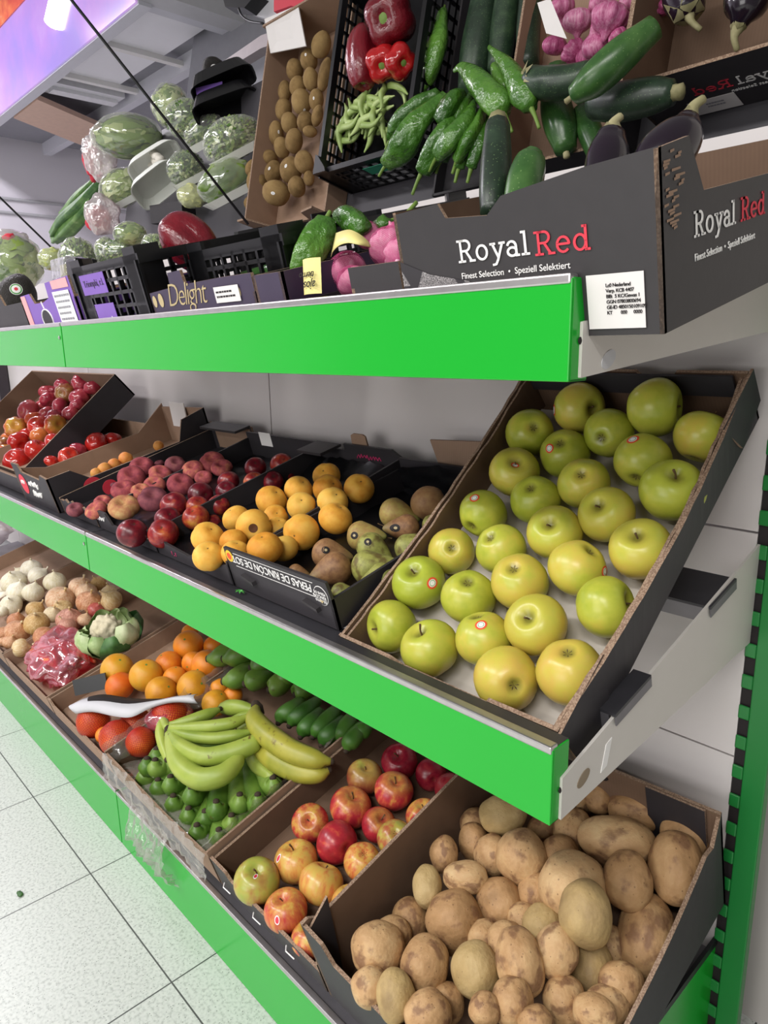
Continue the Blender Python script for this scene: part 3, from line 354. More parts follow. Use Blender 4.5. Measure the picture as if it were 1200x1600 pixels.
{"p":[[-1.128,0.6778,0.2812],[-1.1273,0.677,0.2664],[-1.153,0.6875,0.2507],[-1.2133,0.714,0.2523],[-1.2942,0.7442,0.2613]],"r":[0.008,0.0189,0.0245,0.0255,0.014],"f":"","u":-1.183,"v":0.162},
{"p":[[-1.137,0.7224,0.2945],[-1.136,0.7215,0.2796],[-1.1642,0.7314,0.2637],[-1.2245,0.7503,0.2631],[-1.3053,0.7665,0.2679]],"r":[0.0082,0.0193,0.025,0.0259,0.0142],"f":"","u":-1.193,"v":0.202},
{"p":[[-1.2216,0.6051,0.2305],[-1.2207,0.604,0.2156],[-1.239,0.6184,0.2011],[-1.2834,0.6611,0.2074],[-1.333,0.721,0.2252]],"r":[0.0082,0.0192,0.0249,0.0259,0.0142],"f":"","u":-1.26,"v":0.093},
{"p":[[-1.1608,0.6323,0.2386],[-1.1601,0.6314,0.2237],[-1.1816,0.6434,0.2085],[-1.2394,0.6812,0.2134],[-1.3148,0.7323,0.2286]],"r":[0.008,0.0189,0.0245,0.0256,0.0141],"f":"","u":-1.211,"v":0.116},
{"p":[[-1.4569,0.589,0.2549],[-1.4544,0.5869,0.2397],[-1.4664,0.6084,0.2273],[-1.4694,0.6606,0.2365],[-1.4426,0.7352,0.2586]],"r":[0.009,0.0212,0.0274,0.0279,0.0149],"f":"","u":-1.458,"v":0.095},
{"p":[[-1.1142,0.6665,0.2487],[-1.1136,0.6657,0.2339],[-1.1377,0.6761,0.2182],[-1.2019,0.7077,0.2213],[-1.2906,0.7472,0.233]],"r":[0.0079,0.0187,0.0243,0.0254,0.014],"f":"","u":-1.172,"v":0.146},
{"p":[[-1.2615,0.5876,0.2253],[-1.2604,0.5864,0.2104],[-1.2774,0.6018,0.1962],[-1.3149,0.6464,0.2031],[-1.3515,0.7097,0.2218]],"r":[0.0083,0.0195,0.0252,0.0261,0.0142],"f":"","u":-1.293,"v":0.077},
{"p":[[-1.4657,0.6179,0.2635],[-1.4629,0.6157,0.2482],[-1.4776,0.6361,0.2355],[-1.4829,0.6821,0.2429],[-1.4607,0.7456,0.2617]],"r":[0.0091,0.0215,0.0278,0.0283,0.015],"f":"","u":-1.47,"v":0.12},
{"p":[[-1.3254,0.5851,0.2246],[-1.3239,0.5836,0.2095],[-1.338,0.6016,0.1961],[-1.3534,0.6465,0.2031],[-1.3515,0.7097,0.2218]],"r":[0.0085,0.02,0.0259,0.0266,0.0142],"f":"","u":-1.338,"v":0.076},
{"p":[[-1.4038,0.5877,0.2253],[-1.4016,0.5858,0.2102],[-1.4141,0.6058,0.1973],[-1.4251,0.6572,0.2063],[-1.4133,0.7311,0.2282]],"r":[0.0088,0.0208,0.0268,0.0275,0.0147],"f":"","u":-1.412,"v":0.084},
{"p":[[-1.4664,0.5835,0.2241],[-1.4637,0.5815,0.2089],[-1.4776,0.6012,0.196],[-1.4864,0.6493,0.204],[-1.4701,0.7174,0.2241]],"r":[0.009,0.0213,0.0275,0.0281,0.015],"f":"","u":-1.473,"v":0.077},
{"p":[[-1.2046,0.5758,0.2218],[-1.204,0.5748,0.2069],[-1.2195,0.5903,0.1927],[-1.2577,0.6375,0.2005],[-1.2966,0.7061,0.2208]],"r":[0.008,0.0189,0.0244,0.0253,0.0139],"f":"","u":-1.236,"v":0.067},
{"p":[[-1.1519,0.5971,0.2281],[-1.1515,0.5963,0.2133],[-1.1699,0.6095,0.1984],[-1.2158,0.6492,0.2039],[-1.2701,0.7044,0.2203]],"r":[0.0079,0.0185,0.024,0.025,0.0137],"f":"","u":-1.192,"v":0.082},
{"p":[[-1.1134,0.6356,0.2395],[-1.1129,0.6349,0.2247],[-1.1353,0.6457,0.2092],[-1.1942,0.6785,0.2126],[-1.2729,0.7209,0.2252]],"r":[0.0078,0.0185,0.024,0.025,0.0138],"f":"","u":-1.166,"v":0.115}],"bunchD":[{"p":[[-1.6056,0.8425,0.3738],[-1.5833,0.8618,0.3795],[-1.5827,0.9078,0.388],[-1.5991,0.9717,0.3912]],"r":[0.0111,0.0265,0.0291,0.0192],"f":"y","u":-1.593,"v":0.384},
{"p":[[-1.5561,0.8601,0.3842],[-1.5358,0.8782,0.3896],[-1.5284,0.9145,0.3951],[-1.5376,0.9675,0.3952]],"r":[0.0109,0.0261,0.0286,0.0187],"f":"y","u":-1.539,"v":0.395},
{"p":[[-1.4568,0.8814,0.3854],[-1.4514,0.8916,0.3884],[-1.4479,0.9259,0.3933],[-1.4606,0.9768,0.3928]],"r":[0.0106,0.0254,0.0278,0.0183],"f":"y","u":-1.454,"v":0.408},
{"p":[[-1.5062,0.8276,0.3486],[-1.4888,0.8442,0.3535],[-1.4877,0.8767,0.3579],[-1.5032,0.9247,0.3565]],"r":[0.0106,0.0255,0.0279,0.0183],"f":"y","u":-1.496,"v":0.349},
{"p":[[-1.4432,0.8527,0.356],[-1.4386,0.8621,0.3588],[-1.4361,0.8938,0.363],[-1.4496,0.9409,0.3613]],"r":[0.0105,0.0251,0.0275,0.018],"f":"y","u":-1.442,"v":0.369},
{"p":[[-1.3629,0.8718,0.3616],[-1.3591,0.8806,0.3643],[-1.3682,0.9177,0.37],[-1.393,0.9711,0.3702]],"r":[0.0102,0.0245,0.027,0.0178],"f":"y","u":-1.371,"v":0.393},
{"p":[[-1.2985,0.9032,0.3605],[-1.297,0.9106,0.3627],[-1.3103,0.9436,0.3673],[-1.3394,0.9922,0.366]],"r":[0.01,0.0241,0.0266,0.0176],"f":"y","u":-1.311,"v":0.418},
{"p":[[-1.3618,0.8984,0.38],[-1.3582,0.9072,0.3826],[-1.3648,0.9425,0.3878],[-1.3873,0.9943,0.3875]],"r":[0.0103,0.0247,0.0271,0.0179],"f":"y","u":-1.368,"v":0.422}],"bunchE":[{"p":[[-1.2421,0.8426,0.3269],[-1.2424,0.8552,0.3359],[-1.2354,0.8867,0.3504],[-1.2448,0.9271,0.3572]],"r":[0.0077,0.0193,0.0207,0.0132],"f":"d","u":-1.241,"v":0.355},
{"p":[[-1.1625,0.85,0.3291],[-1.1628,0.8618,0.3378],[-1.1651,0.8985,0.3539],[-1.1802,0.9424,0.3617]],"r":[0.0074,0.0187,0.0202,0.0129],"f":"d","u":-1.168,"v":0.366},
{"p":[[-1.1013,0.8721,0.3357],[-1.1046,0.8817,0.3437],[-1.1101,0.9066,0.3563],[-1.1289,0.9409,0.3613]],"r":[0.0073,0.0183,0.0198,0.0126],"f":"d","u":-1.111,"v":0.379},
{"p":[[-1.0657,0.8979,0.3433],[-1.0705,0.9065,0.3511],[-1.067,0.9164,0.3592],[-1.0799,0.9394,0.3608]],"r":[0.0073,0.0182,0.0195,0.0124],"f":"d","u":-1.071,"v":0.394},
{"p":[[-1.1886,0.8346,0.3246],[-1.1912,0.8451,0.3329],[-1.1918,0.871,0.3458],[-1.2076,0.906,0.3509]],"r":[0.0075,0.0188,0.0202,0.0129],"f":"d","u":-1.195,"v":0.341},
{"p":[[-1.1249,0.844,0.3273],[-1.1267,0.8545,0.3357],[-1.1252,0.8804,0.3486],[-1.1382,0.9155,0.3537]],"r":[0.0073,0.0183,0.0197,0.0126],"f":"d","u":-1.129,"v":0.351},
{"p":[[-1.0624,0.8631,0.333],[-1.0654,0.8724,0.341],[-1.0684,0.8949,0.3528],[-1.0846,0.927,0.3571]],"r":[0.0071,0.0179,0.0193,0.0123],"f":"d","u":-1.07,"v":0.367},
{"p":[[-1.2743,0.834,0.3244],[-1.2768,0.8457,0.3331],[-1.2707,0.8708,0.3457],[-1.2827,0.9058,0.3509]],"r":[0.0078,0.0195,0.0209,0.0133],"f":"d","u":-1.276,"v":0.341}],"veg":[{"c":[-2.5595,1.1983,1.8946],"a":0.0996,"b":0.0627,"p":[-0.22,-0.606,-0.764],"f":"celery","u":-2.56,"v":0.444},
{"c":[-2.3087,1.2347,1.938],"a":0.0516,"b":0.0551,"f":"lettuce","u":-2.309,"v":0.494},
{"c":[-2.1649,1.2157,1.8659],"a":0.0626,"b":0.0494,"f":"frisee","u":-2.165,"v":0.42},
{"c":[-2.0768,1.2174,1.8179],"a":0.0579,"b":0.0322,"f":"frisee","u":-2.077,"v":0.373},
{"c":[-1.8813,1.1857,1.7501],"a":0.072,"b":0.048,"f":"frisee","u":-1.881,"v":0.3},
{"c":[-2.165,1.1922,1.7229],"a":0.0498,"b":0.0432,"f":"frisee","u":-2.165,"v":0.275},
{"c":[-1.8835,1.161,1.6362],"a":0.0724,"b":0.0453,"f":"cabbage","u":-1.884,"v":0.183},
{"c":[-2.1242,1.1845,1.6357],"a":0.0396,"b":0.0297,"f":"cabbage","u":-2.124,"v":0.188},
{"c":[-2.6115,1.1813,1.7364],"a":0.0681,"b":0.053,"f":"lettuce","u":-2.611,"v":0.286}],"vegfront":[{"c":[-2.62,0.8,1.4631],"a":0.0737,"b":0.0737,"f":"lettuce","u":-2.62,"v":0.263},
{"c":[-2.0848,0.8,1.4151],"a":0.0443,"b":0.0561,"f":"frisee","u":-2.085,"v":0.215},
{"c":[-1.7789,0.8,1.4125],"a":0.0446,"b":0.0289,"f":"frisee","u":-1.779,"v":0.212},
{"c":[-1.8927,0.8,1.4238],"a":0.0247,"b":0.0302,"f":"frisee","u":-1.893,"v":0.224},
{"c":[-1.6227,0.8,1.4109],"a":0.0246,"b":0.0221,"f":"frisee","u":-1.623,"v":0.211},
{"c":[-2.2775,0.8,1.4413],"a":0.0346,"b":0.0283,"f":"cabbage","u":-2.277,"v":0.241},
{"c":[-1.7455,0.8,1.4505],"a":0.0335,"b":0.0232,"f":"lettuce","u":-1.745,"v":0.251}],"netband":[[[-1.8234,0.5533,0.2673],[-1.7991,0.5788,0.2853],[-1.753,0.6135,0.3008],[-1.6519,0.6523,0.3123],[-1.5734,0.7052,0.3227],[-1.54,0.7341,0.3313],[-1.5105,0.7585,0.3385]],[[-1.7726,0.5437,0.2645],[-1.7158,0.5679,0.2821],[-1.6311,0.5912,0.2942],[-1.5864,0.6148,0.3012],[-1.5706,0.6588,0.3142],[-1.535,0.7011,0.3267],[-1.4775,0.7368,0.3321]]],"garlicband":[[[-0.7745,0.64,1.3249],[-0.729,0.615,1.3205],[-0.7037,0.605,1.3174],[-0.6869,0.605,1.3106],[-0.6781,0.61,1.3025],[-0.6834,0.62,1.2974]],[[-0.7744,0.63,1.2943],[-0.7454,0.61,1.297],[-0.7139,0.595,1.2999],[-0.6906,0.59,1.3],[-0.676,0.595,1.2965],[-0.6732,0.61,1.2948]]],"flap":[[[-1.8999,0.6317,0.2801]],[[-1.8999,0.6317,0.2801]]],"gtag":[[-0.8229,1.1419,1.7433],[-0.7962,1.1413,1.741],[-0.7486,1.1233,1.6631],[-0.7934,1.1285,1.6853]],"csheet":[[-2.4682,1.6139,2.3652],[-2.1246,1.5752,2.1976],[-1.9012,1.5738,2.1916],[-2.1313,1.6056,2.3295]],"cduct":[[-2.349,1.4058,2.0865],[-2.0361,1.4106,2.1071],[-1.7539,1.402,2.0697],[-1.7458,1.394,2.035],[-2.0262,1.4014,2.0671],[-2.341,1.3987,2.0558]],"cred":[[-2.1488,1.5438,2.2398],[-2.0496,1.5406,2.2258],[-1.9699,1.5316,2.1865],[-1.9874,1.5486,2.2604],[-2.1692,1.5632,2.3236]],"cblack":[[-2.5023,1.5738,2.4139],[-2.4646,1.5605,2.3563],[-2.3277,1.5492,2.3076],[-2.2573,1.5545,2.3301]],"ccable":[[-2.3661,1.5517,2.3184],[-2.3363,1.5441,2.2852],[-2.2781,1.5357,2.2488],[-2.1887,1.5275,2.2136]],"ccable2":[[-2.0172,1.5128,2.1499],[-1.9876,1.5069,2.1244],[-1.9507,1.5047,2.1147],[-1.9039,1.5083,2.1304]]}''')

# ------------------------------------------------------------------ helpers
def lin(h):
    h = h.lstrip('#'); o = []
    for i in (0, 2, 4):
        c = int(h[i:i+2], 16) / 255
        o.append(c / 12.92 if c <= .04045 else ((c + .055) / 1.055) ** 2.4)
    return (o[0], o[1], o[2], 1)

class NT:
    def __init__(s, name):
        s.m = bpy.data.materials.new(name); s.m.use_nodes = True
        s.t = s.m.node_tree; s.b = s.t.nodes['Principled BSDF']; s.out = s.t.nodes['Material Output']
    def n(s, kind, **kw):
        x = s.t.nodes.new('ShaderNode' + kind)
        for k, v in kw.items():
            if k.startswith('i_'): x.inputs[k[2:].replace('_', ' ')].default_value = v
            else: setattr(x, k, v)
        return x
    def l(s, a, b): s.t.links.new(a, b)
    def math(s, op, a, b=None, clamp=False):
        x = s.n('Math', operation=op); x.use_clamp = clamp
        for i, v in enumerate((a, b)):
            if v is None: continue
            if isinstance(v, (int, float)): x.inputs[i].default_value = v
            else: s.l(v, x.inputs[i])
        return x.outputs[0]
    def mix(s, fac, a, b, mode='MIX'):
        x = s.n('Mix', data_type='RGBA', blend_type=mode)
        for k, v in ((0, fac), (6, a), (7, b)):
            if isinstance(v, (int, float, tuple)): x.inputs[k].default_value = v
            else: s.l(v, x.inputs[k])
        return x.outputs[2]
    def ramp(s, fac, stops):
        r = s.n('ValToRGB'); e = r.color_ramp.elements
        while len(e) < len(stops): e.new(.5)
        for el, (p, c) in zip(e, stops): el.position = p; el.color = lin(c) if isinstance(c, str) else (c, c, c, 1)
        s.l(fac, r.inputs[0]); return r.outputs[0]

def coords(N, stretch=(1, 1, 1), rand=True):
    tc = N.n('TexCoord'); mp = N.n('Mapping'); mp.inputs['Scale'].default_value = stretch
    N.l(tc.outputs['Object'], mp.inputs['Vector'])
    if not rand: return mp.outputs[0], None
    oi = N.n('ObjectInfo'); r = oi.outputs['Random']
    cm = N.n('CombineXYZ'); N.l(N.math('MULTIPLY', r, 97.), cm.inputs[0]); N.l(N.math('MULTIPLY', r, 41.), cm.inputs[1])
    va = N.n('VectorMath', operation='ADD'); N.l(mp.outputs[0], va.inputs[0]); N.l(cm.outputs[0], va.inputs[1])
    return va.outputs[0], r

def skin(name, stops, scale=2., detail=4., stretch=(1, 1, 1), rnd=.3, spots=None, blotch=None, rough=.4, bump=(0, 0), zmix=None, cav=None, sss=0, spec=.5, coat=0):
    """procedural skin: noise ramp + speckles + blotches + a band of colour along the fruit's own axis"""
    N = NT(name); v, r = coords(N, stretch); ov = N.n('TexCoord').outputs['Object']
    nz = N.n('TexNoise'); nz.inputs['Scale'].default_value = scale; nz.inputs['Detail'].default_value = detail; nz.inputs['Roughness'].default_value = .6
    N.l(v, nz.inputs['Vector'])
    f = N.math('ADD', nz.outputs[0], N.math('MULTIPLY', N.math('SUBTRACT', r, .5), rnd), True)
    c = N.ramp(f, stops)
    if zmix:
        sx = N.n('SeparateXYZ'); N.l(ov, sx.inputs[0])
        mr = N.n('MapRange'); mr.inputs[1].default_value = zmix[1]; mr.inputs[2].default_value = zmix[2]
        N.l(N.math('ADD', sx.outputs[2], N.math('MULTIPLY', N.math('SUBTRACT', nz.outputs[0], .5), zmix[4] if len(zmix) > 4 else .6)), mr.inputs[0])
        c = N.mix(N.math('MULTIPLY', mr.outputs[0], zmix[3]), c, lin(zmix[0]))
    if blotch:
        n2 = N.n('TexNoise'); n2.inputs['Scale'].default_value = blotch[1]; n2.inputs['Detail'].default_value = 5; N.l(v, n2.inputs['Vector'])
        mr = N.n('MapRange'); mr.inputs[1].default_value = blotch[2]; mr.inputs[2].default_value = blotch[2] + blotch[3]
        N.l(n2.outputs[0], mr.inputs[0]); c = N.mix(N.math('MULTIPLY', mr.outputs[0], blotch[4]), c, lin(blotch[0]))
    if spots:
        vo = N.n('TexVoronoi'); vo.inputs['Scale'].default_value = spots[1]; N.l(v, vo.inputs['Vector'])
        g = N.math('LESS_THAN', vo.outputs['Distance'], spots[2])
        c = N.mix(N.math('MULTIPLY', g, spots[3]), c, lin(spots[0]))
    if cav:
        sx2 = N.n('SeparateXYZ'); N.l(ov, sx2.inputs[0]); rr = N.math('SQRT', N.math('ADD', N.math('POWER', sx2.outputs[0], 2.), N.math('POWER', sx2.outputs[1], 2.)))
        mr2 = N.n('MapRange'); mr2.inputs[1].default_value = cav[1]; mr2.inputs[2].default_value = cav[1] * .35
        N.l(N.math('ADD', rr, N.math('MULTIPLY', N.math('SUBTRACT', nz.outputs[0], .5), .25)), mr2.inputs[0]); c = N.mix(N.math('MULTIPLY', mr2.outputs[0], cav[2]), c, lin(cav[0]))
    N.l(c, N.b.inputs['Base Color'])
    N.b.inputs['Roughness'].default_value = rough
    N.b.inputs['Specular IOR Level'].default_value = spec
    N.b.inputs['Coat Weight'].default_value = coat
    if sss:
        N.b.inputs['Subsurface Weight'].default_value = sss; N.b.inputs['Subsurface Scale'].default_value = .01
    if bump[1]:
        nb = N.n('TexNoise'); nb.inputs['Scale'].default_value = bump[0]; nb.inputs['Detail'].default_value = 4; N.l(v, nb.inputs['Vector'])
        bp = N.n('Bump'); bp.inputs['Strength'].default_value = bump[1]; bp.inputs['Distance'].default_value = .02
        N.l(nb.outputs[0], bp.inputs['Height']); N.l(bp.outputs[0], N.b.inputs['Normal'])
    return N.m

def flat(name, col, rough=.5, metal=0, var=.12, scale=30., bump=0, emit=0, spec=.5, alpha=1):
    """plain paint / board: base colour with a faint mottling"""
    N = NT(name); v, _ = coords(N, rand=False)
    nz = N.n('TexNoise'); nz.inputs['Scale'].default_value = scale; nz.inputs['Detail'].default_value = 6; N.l(v, nz.inputs['Vector'])
    c = lin(col); d = tuple(x * (1 - var) for x in c[:3]) + (1,); e = tuple(min(1, x * (1 + var)) for x in c[:3]) + (1,)
    N.l(N.mix(nz.outputs[0], d, e), N.b.inputs['Base Color'])
    N.b.inputs['Roughness'].default_value = rough; N.b.inputs['Metallic'].default_value = metal; N.b.inputs['Specular IOR Level'].default_value = spec
    if emit:
        N.b.inputs['Emission Color'].default_value = c; N.b.inputs['Emission Strength'].default_value = emit
    if bump:
        bp = N.n('Bump'); bp.inputs['Strength'].default_value = bump; bp.inputs['Distance'].default_value = .002
        N.l(nz.outputs[0], bp.inputs['Height']); N.l(bp.outputs[0], N.b.inputs['Normal'])
    return N.m

def film(name, tint='#ffffff', clear=.8, rough=.12, bump=60., strength=.6):
    """thin clear plastic: mostly see-through with a glossy crumpled sheen"""
    N = NT(name); v, _ = coords(N)
    N.t.nodes.remove(N.b)
    tr = N.n('BsdfTransparent'); tr.inputs[0].default_value = lin(tint)
    g = N.n('BsdfGlossy'); g.inputs['Roughness'].default_value = rough; g.inputs['Color'].default_value = (1, 1, 1, 1)
    d = N.n('BsdfDiffuse'); d.inputs[0].default_value = lin(tint)
    nz = N.n('TexNoise'); nz.inputs['Scale'].default_value = bump; nz.inputs['Detail'].default_value = 2; N.l(v, nz.inputs['Vector'])
    bp = N.n('Bump'); bp.inputs['Strength'].default_value = strength; bp.inputs['Distance'].default_value = .02; N.l(nz.outputs[0], bp.inputs['Height'])
    N.l(bp.outputs[0], g.inputs['Normal'])
    gd = N.n('MixShader'); gd.inputs[0].default_value = .5; N.l(d.outputs[0], gd.inputs[1]); N.l(g.outputs[0], gd.inputs[2])
    lw = N.n('LayerWeight'); lw.inputs[0].default_value = .25; N.l(bp.outputs[0], lw.inputs['Normal'])
    fac = N.math('ADD', N.math('MULTIPLY', lw.outputs['Facing'], .35), 1 - clear, True)
    mx = N.n('MixShader'); N.l(fac, mx.inputs[0]); N.l(tr.outputs[0], mx.inputs[1]); N.l(gd.outputs[0], mx.inputs[2])
    N.l(mx.outputs[0], N.out.inputs[0])
    return N.m

def mesh(name, verts, faces, mats, mi=None, smooth=False):
    me = bpy.data.meshes.new(name); me.from_pydata([tuple(v) for v in verts], [], faces)
    for m in (mats if isinstance(mats, (list, tuple)) else [mats]): me.materials.append(m)
    if mi: me.polygons.foreach_set('material_index', mi)
    if smooth: me.polygons.foreach_set('use_smooth', [True] * len(me.polygons))
    me.update(); return me

def put(name, me, parent=None, mat=None):
    o = bpy.data.objects.new(name, me); COL.objects.link(o)
    if parent: o.parent = parent
    if mat: o.matrix_local = mat
    return o

def tag(o, label, cat, group=None, kind=None):
    if len(label.split()) > 16 and ' of ' in label: label = label[:label.rindex(' of ')]
    o['label'] = label; o['category'] = cat
    if group: o['group'] = group
    if kind: o['kind'] = kind
    return o

def empty(name, loc, label, cat, group=None):
    o = bpy.data.objects.new(name, None); COL.objects.link(o); o.location = loc; o.empty_display_size = .02
    return tag(o, label, cat, group)

class MB:
    """collects simple shapes into one mesh"""
    def __init__(s): s.v = []; s.f = []; s.mi = []
    def add(s, v, f, m=0):
        k = len(s.v); s.v += [Vector(x) for x in v]; s.f += [[i + k for i in q] for q in f]; s.mi += [m] * len(f); return s
    def box(s, x0, x1, y0, y1, z0, z1, m=0, M=None):
        v = [Vector((x, y, z)) for z in (z0, z1) for y in (y0, y1) for x in (x0, x1)]
        if M: v = [M @ p for p in v]
        return s.add(v, [[0, 2, 3, 1], [4, 5, 7, 6], [0, 1, 5, 4], [2, 6, 7, 3], [0, 4, 6, 2], [1, 3, 7, 5]], m)
    def tube(s, pts, rad, seg=8, m=0, cross=None, cap=True):
        v, f = tube(pts, rad, seg, cross, cap); return s.add(v, f, m)
    def prism(s, poly, d, m=0, mside=None):
        """poly: 3D points of one face, d: extrusion vector"""
        n = len(poly); poly = [Vector(p) for p in poly]; d = Vector(d)
        s.add(poly + [p + d for p in poly], [list(range(n))[::-1], list(range(n, 2 * n))], m)
        s.add(poly + [p + d for p in poly], [[i, (i + 1) % n, (i + 1) % n + n, i + n] for i in range(n)], m if mside is None else mside)
        return s
    def done(s, name, mats, parent=None, smooth=False, mat=None, bevel=0):
        me = mesh(name, s.v, s.f, mats, s.mi, smooth)
        o = put(name, me, parent, mat)
        if bevel:
            b = o.modifiers.new('bevel', 'BEVEL'); b.width = bevel; b.segments = 2; b.limit_method = 'ANGLE'
        return o

def catmull(pts, rad, per=5):
    P = [Vector(p) for p in pts]; n = len(P)
    if n < 3: 
        P = [P[0], (P[0] + P[1]) / 2, P[1]]; rad = [rad[0], (rad[0] + rad[1]) / 2, rad[1]]; n = 3
    Q = []; R = []
    for i in range(n - 1):
        a = P[i - 1] if i else 2 * P[0] - P[1]; b, c = P[i], P[i + 1]; d = P[i + 2] if i + 2 < n else 2 * P[-1] - P[-2]
        ra = rad[i - 1] if i else rad[0]; rb, rc = rad[i], rad[i + 1]; rd = rad[i + 2] if i + 2 < n else rad[-1]
        for k in range(per):
            t = k / per
            w = (-.5 * t + t * t - .5 * t ** 3, 1 - 2.5 * t * t + 1.5 * t ** 3, .5 * t + 2 * t * t - 1.5 * t ** 3, -.5 * t * t + .5 * t ** 3)
            Q.append(a * w[0] + b * w[1] + c * w[2] + d * w[3]); R.append(max(.0008, ra * w[0] + rb * w[1] + rc * w[2] + rd * w[3]))
    Q.append(P[-1]); R.append(rad[-1]); return Q, R

def tube(pts, rad, seg=12, cross=None, cap=True):
    n = len(pts); P = [Vector(p) for p in pts]
    if not isinstance(rad, (list, tuple)): rad = [rad] * n
    T = [(P[min(i + 1, n - 1)] - P[max(i - 1, 0)]).normalized() for i in range(n)]
    a = Vector((0, 0, 1)) if abs(T[0].z) < .8 else Vector((0, 1, 0))
    N = (a - T[0] * a.dot(T[0])).normalized(); v = []; f = []
    for i in range(n):
        N = (N - T[i] * N.dot(T[i])).normalized(); B = T[i].cross(N)
        for j in range(seg):
            th = 2 * PI * j / seg; k = cross(th, i / (n - 1)) if cross else 1
            v.append(P[i] + (N * math.cos(th) + B * math.sin(th)) * rad[i] * k)
    for i in range(n - 1):
        for j in range(seg): f.append([i * seg + j, i * seg + (j + 1) % seg, (i + 1) * seg + (j + 1) % seg, (i + 1) * seg + j])
    if cap:
        for i, s in ((0, -1), (n - 1, 1)):
            k = len(v); v.append(P[i] + T[i] * s * rad[i] * .45)
            for j in range(seg):
                q = [i * seg + j, i * seg + (j + 1) % seg, k]; f.append(q if s > 0 else q[::-1])
    return v, f

def lathe(prof, seg=28, deform=None):
    """prof: (r,z) from top pole to bottom pole"""
    v = [Vector((0, 0, prof[0][1]))]; f = []; n = len(prof) - 2
    for r, z in prof[1:-1]:
        for j in range(seg):
            t = 2 * PI * j / seg; v.append(Vector((r * math.cos(t), r * math.sin(t), z)))
    v.append(Vector((0, 0, prof[-1][1])))
    for j in range(seg): f.append([0, 1 + j, 1 + (j + 1) % seg])
    for i in range(n - 1):
        a = 1 + i * seg; b = a + seg
        for j in range(seg): f.append([a + j, b + j, b + (j + 1) % seg, a + (j + 1) % seg])
    a = 1 + (n - 1) * seg; e = len(v) - 1
    for j in range(seg): f.append([a + j, e, a + (j + 1) % seg])
    if deform: v = [deform(p.copy()) for p in v]
    return v, f

def ico(sub):
    bm = bmesh.new(); bmesh.ops.create_icosphere(bm, subdivisions=sub, radius=1)
    v = [x.co.copy() for x in bm.verts]; f = [[y.index for y in x.verts] for x in bm.faces]; bm.free(); return v, f

def blob(sub, amp, freq, seed, scale=(1, 1, 1), oct=2):
    v, f = ico(sub); o = Vector((seed * 7.3, seed * 3.1, seed * 1.7)); out = []
    for p in v:
        k = 1 + amp * noise.noise(p * freq + o) + (amp * .5 * noise.noise(p * freq * 2.2 + o) if oct > 1 else 0)
        out.append(Vector((p.x * scale[0] * k, p.y * scale[1] * k, p.z * scale[2] * k)))
    return out, f

def text(name, s, size, o, xd, yd, mat, parent=None, shear=0, spacing=1., thick=0, ext=.0003):
    cu = bpy.data.curves.new(name, 'FONT'); cu.body = s; cu.size = size; cu.shear = shear; cu.space_character = spacing; cu.offset = thick; cu.extrude = ext; cu.resolution_u = 3
    ob = bpy.data.objects.new(name, cu); COL.objects.link(ob); bpy.context.view_layer.update()
    me = bpy.data.meshes.new_from_object(ob.evaluated_get(bpy.context.evaluated_depsgraph_get())); bpy.data.objects.remove(ob)
    xd = Vector(xd).normalized(); yd = Vector(yd).normalized(); zd = xd.cross(yd)
    M = Matrix((xd, yd, zd)).transposed().to_4x4(); M.translation = Vector(o)
    me.transform(M); me.materials.clear(); me.materials.append(mat)
    return put(name, me, parent)

def patch(name, o, xd, yd, w, h, mat, parent=None, th=.0006):
    xd = Vector(xd).normalized(); yd = Vector(yd).normalized(); n = xd.cross(yd); o = Vector(o)
    return MB().prism([o, o + xd * w, o + xd * w + yd * h, o + yd * h], n * th).done(name, mat, parent)

def scrawl(name, o, xd, yd, w, h, mat, parent, Mi, rad=.0009, n=16, seed=1):
    """unreadable handwriting: one looping pen stroke"""
    rg = random.Random(seed); xd = Vector(xd).normalized(); yd = Vector(yd).normalized()
    P = [o + xd * (w * i / n + rg.uniform(-.3, .3) * w / n) + yd * h * (.5 + (.5 if i % 2 else -.5) * rg.uniform(.4, 1)) for i in range(n + 1)]
    Q, R_ = catmull(P, [rad] * len(P), 3); return MB().tube(Q, R_, 5).done(name, mat, parent, mat=Mi)
def print_lines(name, o, xd, yd, w, lh, k, mat, parent, Mi, seed=1):
    """rows of print too small to read"""
    rg = random.Random(seed); mb = MB(); nd = Vector(xd).cross(Vector(yd)).normalized()
    for r_ in range(k):
        x = 0; end = w * rg.uniform(.7, 1)
        while x < end:
            l = rg.uniform(.05, .16) * w; a = o + xd * x - yd * lh * r_
            mb.prism([a, a + xd * l, a + xd * l + yd * lh * .38, a + yd * lh * .38], nd * .0003); x += l + .03 * w
    return mb.done(name, mat, parent, mat=Mi)
